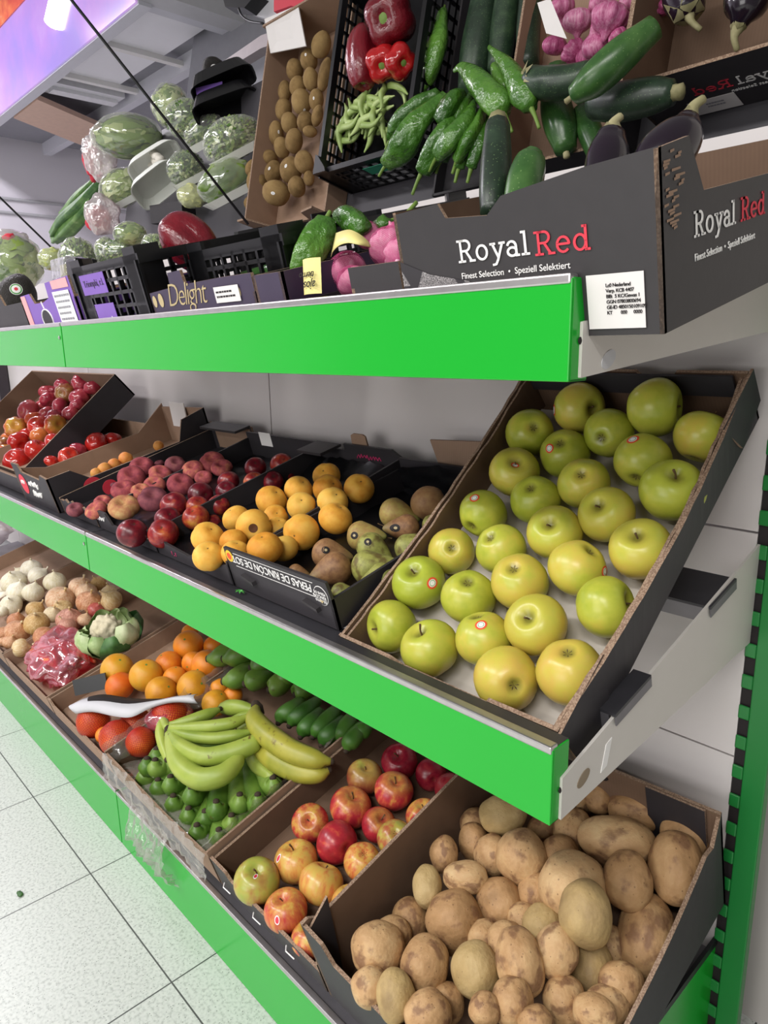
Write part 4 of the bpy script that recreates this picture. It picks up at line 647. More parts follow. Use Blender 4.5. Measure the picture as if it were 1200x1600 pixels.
# slab-serif lettering for the printed cartons, built from strokes
def arc(cx, cy, rx, ry, a0, a1, n=14): return [(cx + rx * math.cos(math.radians(a0 + (a1 - a0) * i / n)), cy + ry * math.sin(math.radians(a0 + (a1 - a0) * i / n))) for i in range(n + 1)]
GL = {
 'R': (.80, [[(.15, 0), (.15, 1)], [(0, .03), (.32, .03)], [(0, .97), (.3, .97)], [(.15, .97), (.38, .97)] + arc(.38, .735, .22, .235, 90, -90) + [(.15, .5)], [(.38, .5), (.62, .05)], [(.55, .03), (.8, .03)]]),
 'o': (.66, [arc(.3, .34, .24, .31, 0, 360, 24)]),
 'y': (.66, [[(.1, .64), (.32, .06)], [(.56, .64), (.3, -.08), (.2, -.26), (.06, -.28)], [(0, .64), (.22, .64)], [(.42, .64), (.66, .64)]]),
 'a': (.62, [arc(.25, .42, .19, .22, 160, 0, 10) + [(.44, 0)], arc(.26, .2, .2, .18, 20, 340, 18), [(.44, .03), (.56, .03)]]),
 'l': (.34, [[(.16, 0), (.16, 1)], [(0, .03), (.32, .03)], [(.02, .97), (.16, .97)]]),
 'e': (.64, [[(.06, .36), (.54, .36)] + arc(.3, .34, .24, .31, 5, 315, 20)]),
 'd': (.68, [arc(.27, .34, .22, .31, 0, 360, 24), [(.5, 0), (.5, 1)], [(.38, .97), (.5, .97)], [(.5, .03), (.64, .03)]]),
}
def slab(name, s, size, o, xd, yd, mat, parent, w=.1, th=.0006, xs=1.25):
    xd = Vector(xd).normalized(); yd = Vector(yd).normalized(); nd = xd.cross(yd); o = Vector(o); mb = MB(); x = 0
    for ch in s:
        adv, strokes = GL[ch]
        for st in strokes:
            for i in range(len(st) - 1):
                a = Vector(st[i]); b = Vector(st[i + 1]); d = (b - a)
                if d.length < 1e-6: continue
                d.normalize(); q = Vector((-d.y, d.x)) * w / 2; e = d * w * .22
                pts = [a - e + q, a - e - q, b + e - q, b + e + q]
                k = th * (1 + .05 * (i % 3))
                P = [o + xd * (x + p.x) * size * xs + yd * p.y * size for p in pts]
                mb.prism(P, nd * k)
        x += adv + .06
    return mb.done(name, mat, parent)

def ordn(i): return ['first', 'second', 'third', 'fourth', 'fifth', 'sixth', 'seventh', 'eighth', 'ninth', 'tenth', 'eleventh', 'twelfth', 'thirteenth'][i]
def rows(items, k):
    """(row from the front, place from the left) for each item"""
    n = len(items); idx = sorted(range(n), key=lambda i: items[i]['v']); out = [None] * n; per = n / k
    for r in range(k):
        seg = idx[round(r * per):round((r + 1) * per)]
        for j, i in enumerate(sorted(seg, key=lambda i: items[i]['u'])): out[i] = (r, j, len(seg))
    return out
def where(rc, k):
    r, j, n = rc
    row = 'bottom row' if r == 0 else 'top row' if r == k - 1 else ordn(r) + ' row up'
    pos = 'only one' if n == 1 else 'leftmost' if j == 0 else 'rightmost' if j == n - 1 else ordn(j) + ' from left'
    return pos + ' in ' + row

def orient(pole, spin):
    q = Vector((0, 0, 1)).rotation_difference(Vector(pole).normalized())
    return q.to_matrix().to_4x4() @ Matrix.Rotation(spin, 4, 'Z')
RIGHT = Vector([[0.682936, 0.730266, -0.01759], [0.156318, -0.169624, -0.973032], [-0.713556, 0.66177, -0.229997]][0]); DOWN = Vector([[0.682936, 0.730266, -0.01759], [0.156318, -0.169624, -0.973032], [-0.713556, 0.66177, -0.229997]][1]); CAM = Vector((0, 0, 1.18))

# ------------------------------------------------------------------ materials
M = {}
M['green'] = flat('green_paint', '#16a42c', .22, var=.03, scale=6, spec=.5)
M['postgreen'] = flat('post_green_paint', '#1c7a36', .35, var=.06, scale=8)
M['steel'] = flat('brushed_steel', '#c9c5c6', .3, metal=.9, var=.15, scale=60)
M['strip'] = flat('grey_deck_metal', '#77757a', .38, metal=.55, var=.2, scale=25)
M['rubber'] = flat('dark_rail', '#3b3a3f', .42, metal=.3, var=.3, scale=30)
M['enamel'] = flat('white_enamel', '#cfcac4', .38, var=.03)
M['panel'] = flat('back_panel_white', '#d3cdcc', .45, var=.02, scale=4)
M['wall'] = flat('plaster_grey', '#b9b4b0', .8, var=.06, scale=9, bump=.2)
M['wallwhite'] = flat('white_wall', '#eeeaf2', .7, var=.03, scale=3)
M['ink'] = flat('dark_card', '#2f2c30', .55, var=.18, scale=40, bump=.1)
M['ink2'] = flat('charcoal_card', '#302d2f', .5, var=.12, scale=60, bump=.1)
M['black'] = flat('black_plastic', '#111114', .3, var=.2, scale=20)
M['purple'] = flat('purple_card', '#7d5bb0', .5, var=.1)
M['dpurple'] = flat('dark_violet_card', '#3b3148', .5, var=.15)
M['pink'] = flat('pink_card', '#e0a3a6', .5)
M['paper'] = flat('white_paper', '#dcd8d6', .8, var=.03)
M['white'] = flat('white_print', '#eeecea', .6, var=.02)
M['redprint'] = flat('red_print', '#d8384a', .6, var=.03)
M['pinkprint'] = flat('pink_pen', '#d83b75', .6)
M['yellowlabel'] = flat('yellow_label', '#e8dc8e', .5, var=.04)
M['dark'] = flat('dark_print', '#1b1416', .7)
M['leafgreen'] = flat('print_green', '#3f9a3b', .5)
M['orangeprint'] = flat('print_orange', '#e0542e', .5)
M['gold'] = flat('gold_print', '#b8a67c', .5)
M['foam'] = flat('foam_tray', '#e9ebe4', .6, var=.03)
M['grey'] = flat('grey_sheet', '#8f8f96', .5, var=.08)
M['lgrey'] = flat('light_grey_sheet', '#c4c4c8', .45, var=.05)
M['backing'] = flat('rack_backing', '#413f44', .5, var=.15, scale=10)
M['tile'] = flat('soffit_white', '#f4f4f8', .4, var=.02)
M['frame'] = flat('soffit_frame_grey', '#d2d2da', .45, var=.04)
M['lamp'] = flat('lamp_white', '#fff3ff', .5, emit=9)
M['tubeoff'] = flat('lamp_tube', '#e6e6ea', .3)
M['cord'] = flat('black_wire', '#16161a', .4)
M['stem'] = flat('brown_stem', '#5a4426', .8)
M['gstem'] = flat('green_stem', '#6d8a3a', .6)
M['husk'] = flat('dry_calyx', '#4b3a22', .9)
def board(name, col, stripe=.25):
    N = NT(name); v, _ = coords(N, rand=False)
    nz = N.n('TexNoise'); nz.inputs['Scale'].default_value = 35; nz.inputs['Detail'].default_value = 6; N.l(v, nz.inputs['Vector'])
    wv = N.n('TexWave'); wv.inputs['Scale'].default_value = 60; wv.inputs['Distortion'].default_value = 1.; N.l(v, wv.inputs['Vector'])
    c = lin(col); k = N.math('ADD', N.math('MULTIPLY', nz.outputs[0], .4), N.math('MULTIPLY', wv.outputs['Fac'], stripe))
    N.l(N.mix(k, tuple(x * .7 for x in c[:3]) + (1,), tuple(min(1, x * 1.3) for x in c[:3]) + (1,)), N.b.inputs['Base Color'])
    N.b.inputs['Roughness'].default_value = .75; return N.m
M['brown'] = board('brown_cardboard', '#765c49', .10)
M['kraft'] = board('pale_cardboard', '#a48670', .10)
def corr():
    N = NT('corrugated_edge'); v, _ = coords(N, rand=False)
    vo = N.n('TexVoronoi'); vo.inputs['Scale'].default_value = 420; N.l(v, vo.inputs['Vector'])
    N.l(N.ramp(vo.outputs['Distance'], [(.3, '#a08873'), (.7, '#7c6351')]), N.b.inputs['Base Color']); N.b.inputs['Roughness'].default_value = .9; return N.m
M['edge'] = corr()
M['film'] = film('clear_film', '#f6f8f2', .80, .1, 9., .9)
M['liner'] = film('clear_liner', '#efeee9', .84, .2, 30., .6)
M['bagfilm'] = film('white_bag_film', '#f3ecee', .45, .2, 30., .6)
M['punnetfilm'] = film('punnet_film', '#e8e6f0', .7, .1, 50., .4)
M['redbag'] = film('red_bag_film', '#f07f92', .62, .18, 14., .4)

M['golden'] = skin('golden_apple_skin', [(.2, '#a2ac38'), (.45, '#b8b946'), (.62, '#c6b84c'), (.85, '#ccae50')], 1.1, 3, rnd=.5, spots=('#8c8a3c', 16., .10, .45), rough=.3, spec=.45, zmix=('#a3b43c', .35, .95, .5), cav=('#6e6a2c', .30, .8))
M['redapple'] = skin('red_apple_skin', [(.2, '#8f1f2c'), (.45, '#ac2c36'), (.56, '#c0503e'), (.68, '#cf944c'), (.85, '#c8b04c')], 1.5, 4, stretch=(1.5, 1.5, .6), rnd=.42, spots=('#e0b070', 22., .07, .5), rough=.28, zmix=('#b9a044', .45, 1.0, .6))
M['darkapple'] = skin('dark_red_apple_skin', [(.2, '#6d1222'), (.5, '#8e1d30'), (.8, '#a43a3c')], 2.2, 5, stretch=(1.5, 1.5, .35), rnd=.3, spots=('#d09070', 22., .07, .4), rough=.26)
M['stripeapple'] = skin('striped_apple_skin', [(.25, '#b8403a'), (.45, '#c8703f'), (.6, '#d2a052'), (.8, '#ccb158')], 1.8, 6, stretch=(2., 2., .4), rnd=.3, spots=('#e6c680', 22., .06, .5), rough=.28, zmix=('#c2b050', .5, 1.0, .5))
M['greenapple'] = skin('green_red_apple_skin', [(.3, '#8c3430'), (.5, '#a8603e'), (.65, '#b0a04a'), (.8, '#9ca648')], 1.1, 3, stretch=(1.2, 1.2, .6), rnd=.3, spots=('#d8d090', 22., .06, .5), rough=.28, zmix=('#9aa548', .1, 1., .6))
M['pear'] = skin('russet_pear_skin', [(.25, '#7a5f36'), (.5, '#a0804a'), (.75, '#ab9a54')], 3., 6, rnd=.3, spots=('#a08a50', 24., .12, .5), rough=.55, bump=(30, .15), zmix=('#7f8544', .9, 1.7, .85))
M['greenpear'] = skin('green_pear_skin', [(.3, '#74703a'), (.5, '#8e8f48'), (.75, '#a3a456')], 3., 6, rnd=.3, spots=('#5a4424', 26., .13, .5), rough=.5, bump=(30, .15), blotch=('#5c4526', 1.6, .5, .15, .8))
M['brownpear'] = skin('brown_pear_skin', [(.25, '#7a5438'), (.5, '#98704a'), (.75, '#a88456')], 3., 6, rnd=.3, spots=('#9a7a54', 24., .12, .5), rough=.55, bump=(30, .15), zmix=('#767444', 1.0, 1.8, .7))
M['peach'] = skin('yellow_peach_skin', [(.25, '#d48f30'), (.5, '#e2a944'), (.75, '#e6ba58')], 1.2, 3, rnd=.4, rough=.6, spec=.3, sss=.06)
M['bruise'] = flat('peach_bruise', '#5a3418', .8)
M['apricot'] = skin('apricot_skin', [(.3, '#d27a34'), (.7, '#d89c4c')], 1.2, 3, rough=.6)
M['nectarine'] = skin('nectarine_skin', [(.2, '#431019'), (.45, '#641622'), (.6, '#86222a'), (.8, '#b0552e')], 1.6, 4, rnd=.35, spots=('#b06050', 30., .06, .35), rough=.3)
M['nectarine2'] = skin('bright_nectarine_skin', [(.2, '#5a121c'), (.45, '#8c2226'), (.6, '#ac4a2c'), (.8, '#c98a3c')], 1.5, 4, rnd=.25, spots=('#c08060', 30., .06, .35), rough=.3)
M['flat_r'] = skin('flat_peach_skin', [(.25, '#7e3440'), (.5, '#a34e52'), (.65, '#b86a58'), (.85, '#c99a6a')], 1.8, 4, rnd=.35, rough=.75, spec=.25)
M['flat_d'] = skin('dark_flat_peach_skin', [(.25, '#5e303c'), (.5, '#80444c'), (.8, '#9c645e')], 1.8, 4, rnd=.3, rough=.75, spec=.25)
M['flat_y'] = skin('pale_flat_peach_skin', [(.25, '#96484a'), (.5, '#b58258'), (.75, '#c9b077')], 1.8, 4, rnd=.2, rough=.75, spec=.25)
M['tom_r'] = skin('red_tomato_skin', [(.3, '#a81f1c'), (.55, '#bb2c22'), (.85, '#c85030')], 1.2, 3, rnd=.3, rough=.18, coat=.3)
M['tom_p'] = skin('pink_tomato_skin', [(.3, '#93283a'), (.55, '#aa3846'), (.85, '#b85a50')], 1.4, 3, rnd=.3, rough=.22, coat=.2)
M['tom_o'] = skin('orange_tomato_skin', [(.3, '#bf4a2c'), (.7, '#c97038')], 1.4, 3, rnd=.3, rough=.2, coat=.2)
M['tom_y'] = skin('blotched_tomato_skin', [(.3, '#bb3a2c'), (.5, '#c55e34'), (.65, '#b89a38')], 1.2, 3, rnd=.3, rough=.2, coat=.2, zmix=('#b8a83c', .2, .9, .7))
M['tom_m'] = skin('brownish_tomato_skin', [(.3, '#8f3a34'), (.7, '#a8743c')], 1.4, 3, rnd=.3, rough=.25, zmix=('#8a8a3a', .3, 1., .6))
M['onion_o'] = skin('brown_onion_skin', [(.25, '#b3724a'), (.5, '#d09c74'), (.75, '#e0c2a0')], 3., 4, stretch=(2.5, 2.5, .4), rnd=.4, rough=.35, bump=(6, .25))
M['onion_y'] = skin('yellow_onion_skin', [(.25, '#c0985a'), (.5, '#d8bc88'), (.75, '#e8d8b4')], 3., 4, stretch=(2.5, 2.5, .4), rnd=.4, rough=.35, bump=(6, .25))
M['onion_p'] = skin('pink_onion_skin', [(.25, '#b06c5c'), (.5, '#cf9a84'), (.75, '#e0bca4')], 3., 4, stretch=(2.5, 2.5, .4), rnd=.4, rough=.35, bump=(6, .25))
M['onion_w'] = skin('white_onion_skin', [(.25, '#cfc49a'), (.5, '#e0d8be'), (.75, '#eae4d4')], 3., 4, stretch=(2.5, 2.5, .4), rnd=.3, rough=.35, bump=(6, .2))
M['onion_r'] = skin('red_onion_skin', [(.3, '#a03a3c'), (.7, '#c06a5a')], 3., 4, stretch=(2.5, 2.5, .4), rough=.4)
M['orange'] = skin('orange_peel', [(.25, '#d8741c'), (.5, '#e58a22'), (.8, '#e2962c')], 1.2, 2, rnd=.5, rough=.4, bump=(22, .12))
M['orange_y'] = skin('yellow_orange_peel', [(.25, '#cf8a1e'), (.5, '#dc9a26'), (.8, '#d6a634')], 1.2, 2, rnd=.3, rough=.4, bump=(22, .12))
M['netorange'] = skin('netted_orange_peel', [(.3, '#dd6a1c'), (.7, '#e88a2c')], 1.2, 2, rnd=.3, rough=.45, bump=(22, .12))
M['potato'] = skin('potato_skin', [(.2, '#94724c'), (.42, '#b08a60'), (.6, '#c09c70'), (.85, '#ccb084')], 2.0, 8, rnd=.3, spots=('#5a3f2c', 8., .12, .55), blotch=('#6f4c38', 2.8, .53, .10, .7), rough=.58, bump=(8, .16), spec=.35)
M['potato_g'] = skin('greenish_potato_skin', [(.2, '#947c56'), (.5, '#b19766'), (.8, '#c2a97a')], 1.8, 7, rnd=.3, spots=('#5c4228', 9., .085, .6), blotch=('#7a6240', 1.7, .6, .12, .5), rough=.58, bump=(8, .16), spec=.35)
M['kiwi'] = skin('kiwi_fuzz', [(.25, '#735c3a'), (.5, '#8f744c'), (.8, '#a2875a')], 2.5, 5, rnd=.35, rough=.85, bump=(40, .3), spec=.2)
M['garlic'] = skin('garlic_skin', [(.2, '#8a2f58'), (.45, '#b0507f'), (.65, '#c47a9c'), (.85, '#d4a8ba')], 3., 5, stretch=(3., 3., .4), rnd=.3, rough=.4)
M['garlicw'] = skin('pink_white_garlic_skin', [(.2, '#c8608f'), (.45, '#dd8fb0'), (.7, '#e8b4c8')], 3., 5, stretch=(3., 3., .4), rnd=.2, rough=.45)
M['net'] = flat('magenta_net', '#d85a92', .5, var=.1)
M['netred'] = flat('red_net', '#b8281c', .5, var=.1)
M['redpepper'] = skin('red_pepper_skin', [(.3, '#5c0e1c'), (.6, '#741522'), (.85, '#86202c')], 1., 3, rnd=.3, rough=.25, coat=.15, bump=(5, .15))
M['brightpepper'] = skin('bright_red_pepper_skin', [(.3, '#a8141a'), (.7, '#c2282a')], 1., 3, rnd=.2, rough=.16, coat=.4)
M['greenpepper'] = skin('green_pepper_skin', [(.25, '#2a5218'), (.5, '#416f24'), (.75, '#5c8a32')], 14., 3, rnd=.35, rough=.24, coat=.2, bump=(45, .5))
M['zuc'] = skin('zucchini_skin', [(.25, '#1b2a1e'), (.5, '#253828'), (.75, '#384d35')], 40., 4, rnd=.3, spots=('#6f8c5c', 260., .16, .55), rough=.36)
M['cuc'] = skin('light_zucchini_skin', [(.25, '#264622'), (.5, '#355a2a'), (.75, '#4a6e38')], 30., 4, rnd=.2, spots=('#8aa66a', 240., .14, .5), rough=.28)
M['auberg'] = skin('aubergine_skin', [(.3, '#150d18'), (.7, '#231625')], 8., 3, rnd=.2, rough=.2, coat=.3)
M['calyx'] = skin('aubergine_calyx', [(.3, '#75714a'), (.7, '#a39c76')], 40., 4, rough=.7)
M['bean'] = skin('flat_bean_skin', [(.3, '#93ab60'), (.7, '#b5c884')], 30., 3, rnd=.4, rough=.45)
M['ban_g'] = skin('green_banana_skin', [(.25, '#4f7428'), (.5, '#658734'), (.8, '#7d9a42')], 20., 3, rnd=.4, rough=.42, blotch=('#5a4a24', 55., .66, .06, .6))
M['ban_d'] = skin('dark_green_banana_skin', [(.25, '#34601f'), (.5, '#447428'), (.8, '#568334')], 20., 3, rnd=.3, rough=.42)
M['ban_l'] = skin('light_green_banana_skin', [(.25, '#82973a'), (.5, '#97a846'), (.8, '#aab654')], 14., 3, rnd=.3, rough=.42, blotch=('#5a3e22', 38., .67, .05, .85))
M['ban_y'] = skin('yellow_green_banana_skin', [(.25, '#8c8f30'), (.5, '#a49f3a'), (.8, '#b4ac48')], 14., 3, rnd=.3, rough=.42, blotch=('#5a3e22', 40., .62, .08, .8))
M['bantip'] = flat('banana_tip', '#3a2e22', .9, var=.3)
M['curd'] = skin('cauliflower_curd', [(.3, '#c9bd98'), (.7, '#e2dac0')], 3., 4, rough=.8, bump=(14, .5))
M['cleaf'] = skin('cauliflower_leaf', [(.3, '#7c9c58'), (.5, '#a9be84'), (.7, '#d0dab0')], 18., 5, rnd=.3, rough=.5)
M['cdark'] = skin('dark_leaf', [(.3, '#2c5228'), (.7, '#4f7c3c')], 30., 4, rough=.5)
M['lettuce'] = skin('lettuce_leaf', [(.25, '#4c7024'), (.5, '#86a044'), (.75, '#c6d088')], 3.5, 6, rnd=.4, rough=.5, bump=(7, .6))
M['frisee'] = skin('frisee_leaf', [(.3, '#3a5c1e'), (.48, '#7c963e'), (.62, '#c4cc90')], 6.5, 8, rnd=.3, rough=.5, bump=(14, 1.))
M['cabbage'] = skin('cabbage_leaf', [(.25, '#5d7c2e'), (.5, '#a8b45a'), (.75, '#dedda4')], 2.5, 6, rnd=.3, rough=.45, bump=(6, .6))
M['celery'] = skin('celery_leaf', [(.3, '#6f9440'), (.55, '#a2bb66'), (.8, '#cfdaa4')], 3., 6, stretch=(.4, 3, 3), rnd=.2, rough=.5, bump=(6, .5))
M['leekm'] = skin('leek_leaf', [(.3, '#3c6630'), (.6, '#6f9450'), (.85, '#b4c690')], 20., 4, stretch=(1, 1, .2), rough=.45)
M['avocado'] = skin('avocado_skin', [(.3, '#15120f'), (.7, '#262019')], 5., 5, rough=.5, bump=(20, .5))
M['carrot'] = skin('carrot_skin', [(.3, '#c25a3c'), (.7, '#d67a50')], 20., 3, rough=.5)
def terrazzo():
    N = NT('terrazzo_tiles'); tc = N.n('TexCoord'); mp = N.n('Mapping'); mp.inputs['Location'].default_value = (1.105, -.449, 0); N.l(tc.outputs['Object'], mp.inputs['Vector'])
    br = N.n('TexBrick'); br.offset = 0; br.inputs['Scale'].default_value = 1; br.inputs['Brick Width'].default_value = .4; br.inputs['Row Height'].default_value = .4
    br.inputs['Mortar Size'].default_value = .0016; br.inputs['Mortar Smooth'].default_value = .1; N.l(mp.outputs[0], br.inputs['Vector'])
    n1 = N.n('TexVoronoi'); n1.inputs['Scale'].default_value = 210; N.l(tc.outputs['Object'], n1.inputs['Vector'])
    n2 = N.n('TexNoise'); n2.inputs['Scale'].default_value = 160; n2.inputs['Detail'].default_value = 3; N.l(tc.outputs['Object'], n2.inputs['Vector'])
    n3 = N.n('TexNoise'); n3.inputs['Scale'].default_value = 3; N.l(tc.outputs['Object'], n3.inputs['Vector'])
    c = N.ramp(n2.outputs[0], [(.34, '#a4a8a3'), (.46, '#bcc0bb'), (.6, '#c6c9c4')])
    sp = N.math('LESS_THAN', n1.outputs['Distance'], .22); sx = N.n('SeparateColor'); N.l(n1.outputs['Color'], sx.inputs[0])
    c = N.mix(N.math('MULTIPLY', sp, N.math('GREATER_THAN', sx.outputs[0], .72)), c, lin('#6e726e'))
    c = N.mix(N.math('MULTIPLY', n3.outputs[0], .25), c, lin('#b5bab4'))
    c = N.mix(br.outputs['Fac'], c, lin('#4a4c4a'))
    N.l(c, N.b.inputs['Base Color']); N.b.inputs['Roughness'].default_value = .35; return N.m
M['floor'] = terrazzo()
def slate_print():
    N = NT('grey_slate_print'); v, _ = coords(N, rand=False)
    n1 = N.n('TexNoise'); n1.inputs['Scale'].default_value = 900; n1.inputs['Detail'].default_value = 3; N.l(v, n1.inputs['Vector'])
    n2 = N.n('TexVoronoi', feature='DISTANCE_TO_EDGE'); n2.inputs['Scale'].default_value = 22; N.l(v, n2.inputs['Vector'])
    c = N.ramp(n1.outputs[0], [(.4, '#3b383b'), (.6, '#a09c9c')]); g = N.math('LESS_THAN', n2.outputs['Distance'], .09)
    N.l(N.mix(g, c, lin('#2d2a2e')), N.b.inputs['Base Color']); N.b.inputs['Roughness'].default_value = .55; return N.m
M['slate'] = slate_print()
M['purplelit'] = None
def lit():  # purple light falling on the panel is put in as its own emission
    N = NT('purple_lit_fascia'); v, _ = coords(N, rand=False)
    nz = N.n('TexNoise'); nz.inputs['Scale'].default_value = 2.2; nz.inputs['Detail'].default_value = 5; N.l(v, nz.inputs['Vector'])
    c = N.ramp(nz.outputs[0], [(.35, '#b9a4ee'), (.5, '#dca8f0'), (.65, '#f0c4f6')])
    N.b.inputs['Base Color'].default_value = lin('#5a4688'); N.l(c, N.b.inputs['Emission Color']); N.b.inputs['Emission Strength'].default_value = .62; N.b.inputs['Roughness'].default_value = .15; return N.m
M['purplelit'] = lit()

# ------------------------------------------------------------------ the setting
def struct(o): o['kind'] = 'structure'; return o
struct(MB().add([(-7, -4, 0), (2.5, -4, 0), (2.5, 3.2, 0), (-7, 3.2, 0)], [[0, 1, 2, 3]]).done('floor', M['floor']))
b = MB()
for x0, x1 in ((-6.2, -3.964), (-3.96, -2.764), (-2.76, -1.5605), (-1.5565, -.352)):
    for z0, z1 in ((.16, .553), (.556, .908), (.9115, 1.30), (1.3035, 1.445)): b.box(x0, x1, 1.05, 1.066, z0, z1)
struct(b.done('wall_back', M['panel']))
struct(MB().box(-.2, 2.5, 1.16, 1.2, 0, 2.2).done('wall_right', M['wall']))
struct(MB().box(-.352, -.2, 1.16, 1.2, 0, 1.35).done('wall_right_pier', M['wall']))
struct(MB().box(-6.3, -6.2, -4, 3.2, 0, 3.6).done('wall_left', M['wallwhite']))
struct(MB().box(-6.3, 2.5, 3.2, 3.3, 0, 3.6).done('wall_far', M['wallwhite']))
struct(MB().box(-.22, 2.5, 1.14, 1.16, 0, .28).done('baseboard_right', flat('grey_skirting', '#7d7975', .6)))
MODS = [(-1.552, -.349), (-2.76, -1.556), (-3.964, -2.764)]
LEV = [('upper', 1.236, .091, 13, 1.184), ('middle', .79, .089, 14.3, .70), ('bottom', .146, .146, 16.5, .165)]
side = ['nearest the camera, on the right', 'second from the right', 'far left']
for lv, zt, hh, al, zf in LEV:
    for k, (x0, x1) in enumerate(MODS):
        r = empty('produce_shelf', ((x0 + x1) / 2, .545, zt - hh), f'{lv} green-fronted metal shelf unit, {side[k]}', 'shelf', 'green produce shelves')
        Mi = Matrix.Translation(-r.location)
        f = MB()
        f.box(x0, x1, .545, .5475, zt - hh, zt - .004)
        f.box(x1 - .0025, x1, .5475, .575, zt - hh, zt - .003); f.box(x0, x0 + .0025, .5475, .575, zt - hh, zt - .003)
        f.box(x0, x1, .5475, .575, zt - hh, zt - hh + .003)
        f.done('front_panel', M['green'], r, mat=Mi, bevel=.0015)
        MB().box(x0, x1 - .001, .5435, .5565, zt - .009, zt).done('trim_strip', M['steel'], r, mat=Mi, bevel=.002)
        a = math.radians(al); c_, s_ = math.cos(a), math.sin(a)
        if lv == 'bottom':
            MB().box(x0, x1, .5565, .66, zt - .012, zt - .004).done('deck_edge', M['strip'], r, mat=Mi)
            d = MB(); d.prism([(x0, .6, .14), (x0, 1.04, .15), (x0, 1.04, .205), (x0, .6, .15)], (x1 - x0, 0, 0)); d.done('deck', M['strip'], r, mat=Mi)
            if k == 0:
                MB().prism([(x1 - .003, .55, 0), (x1 - .003, 1.05, 0), (x1 - .003, 1.05, .212), (x1 - .003, .6, .236), (x1 - .003, .55, .14)], (.003, 0, 0)).done('side_panel', M['green'], r, mat=Mi)
                MB().box(x1 - .004, x1 + .002, .6, 1.05, .212, .224).done('side_trim', M['cord'], r, mat=Mi)
            continue
        # dark rails that carry the cartons, and the white brackets
        if lv == 'middle':
            MB().box(x0, x1 - .37 if k == 0 else x1, .557, .60, zt - .012, zt - .003).done('front_rail', M['rubber'], r, mat=Mi)
            if k == 0:
                MB().box(x1 - .37, x1 - .002, .557, .576, zt - .012, zt - .003).done('front_rail', M['rubber'], r, mat=Mi)
                for yy, zz, xl in ((.655, .785, .016), (.885, .8455, .40)):
                    q = MB(); p0 = Vector((0, yy, zz)); e1 = Vector((0, c_, s_)); e2 = Vector((0, -s_, c_)); W_ = e1 * .08
                    P4 = lambda a, d: [p0 + e2 * a, p0 + W_ + e2 * a, p0 + W_ + e2 * d, p0 + e2 * d]
                    q.prism([(x1 - xl, p.y, p.z) for p in P4(0, -.004)], (xl + .006, 0, 0)); q.done('carton_rail', M['rubber'], r, mat=Mi)
                    MB().prism([(x1 + .0045, p.y, p.z) for p in P4(-.004, -.016)], (.0015, 0, 0)).done('rail_lip', M['strip'], r, mat=Mi)
                    MB().prism([(x1 - xl, p.y, p.z) for p in (p0 - e2 * .004, p0 + e1 * .003 - e2 * .004, p0 + e1 * .003 - e2 * .026, p0 - e2 * .026)], (xl - .003, 0, 0)).done('rail_web', M['strip'], r, mat=Mi)
        zb = zt + .48 * math.tan(a) if lv == 'upper' else .90
        MB().box(x0, x1 - (.38 if (k == 0 and lv == 'middle') else 0), .97, 1.049, zb - .03, zb - .012).done('rear_ledge', M['strip'], r, mat=Mi)
        for xb in ([x1] if k == 0 else [x1]):
            z0f = zt - .012 if lv == 'middle' else 1.173
            br = MB()
            yz = [(.56, zt - .088), (.56, zt - .04), (1.047, zt + .105 if lv == 'middle' else zt + .03), (1.047, zt - .045 if lv == 'middle' else zt - .05), (.98, zt - .05)]
            br.prism([(xb - .0005, y, z) for y, z in yz], (.0035, 0, 0)).done('bracket', M['enamel'], r, mat=Mi, bevel=.001)
            if k == 0:
                h = MB()
                for t in range(16): pass
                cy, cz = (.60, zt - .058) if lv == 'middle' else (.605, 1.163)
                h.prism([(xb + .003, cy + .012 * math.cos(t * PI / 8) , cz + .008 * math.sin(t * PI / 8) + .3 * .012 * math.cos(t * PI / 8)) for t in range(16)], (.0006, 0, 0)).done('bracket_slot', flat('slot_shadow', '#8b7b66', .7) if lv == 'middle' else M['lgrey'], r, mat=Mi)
                if lv == 'middle':
                    MB().prism([(xb + .003, .635, .722), (xb + .003, .647, .726), (xb + .003, .655, .757), (xb + .003, .643, .753)], (.0008, 0, 0)).done('bracket_clip', M['white'], r, mat=Mi)
                bt = MB(); bt.tube([(xb - .001, .561, zt - hh + .035), (xb + .0015, .561, zt - hh + .035)], .0035, 10); bt.done('bolt_hole', M['dark'], r, mat=Mi)
            else:
                bt = MB(); bt.tube([(x1 - .012, .5445, zt - hh + .06), (x1 - .012, .5435, zt - hh + .06)], .004, 10); bt.done('bolt_hole', M['steel'], r, mat=Mi)
# slotted green upright
r = empty('slotted_upright', (-.32, 1.07, 0), 'green slotted steel upright carrying the shelf brackets at the right end', 'post')
Mi = Matrix.Translation(-r.location); p = MB()
p.box(-.336, -.303, 1.046, 1.066, 0, 1.30)
z = .022
while z < 1.28:
    p.box(-.352, -.336, 1.046, 1.05, z, z + .022); z += .05
p.done('post', M['postgreen'], r, mat=Mi, bevel=.002)
MB().box(-.352, -.336, 1.052, 1.066, 0, 1.28).done('slot_backing', M['dark'], r, mat=Mi)
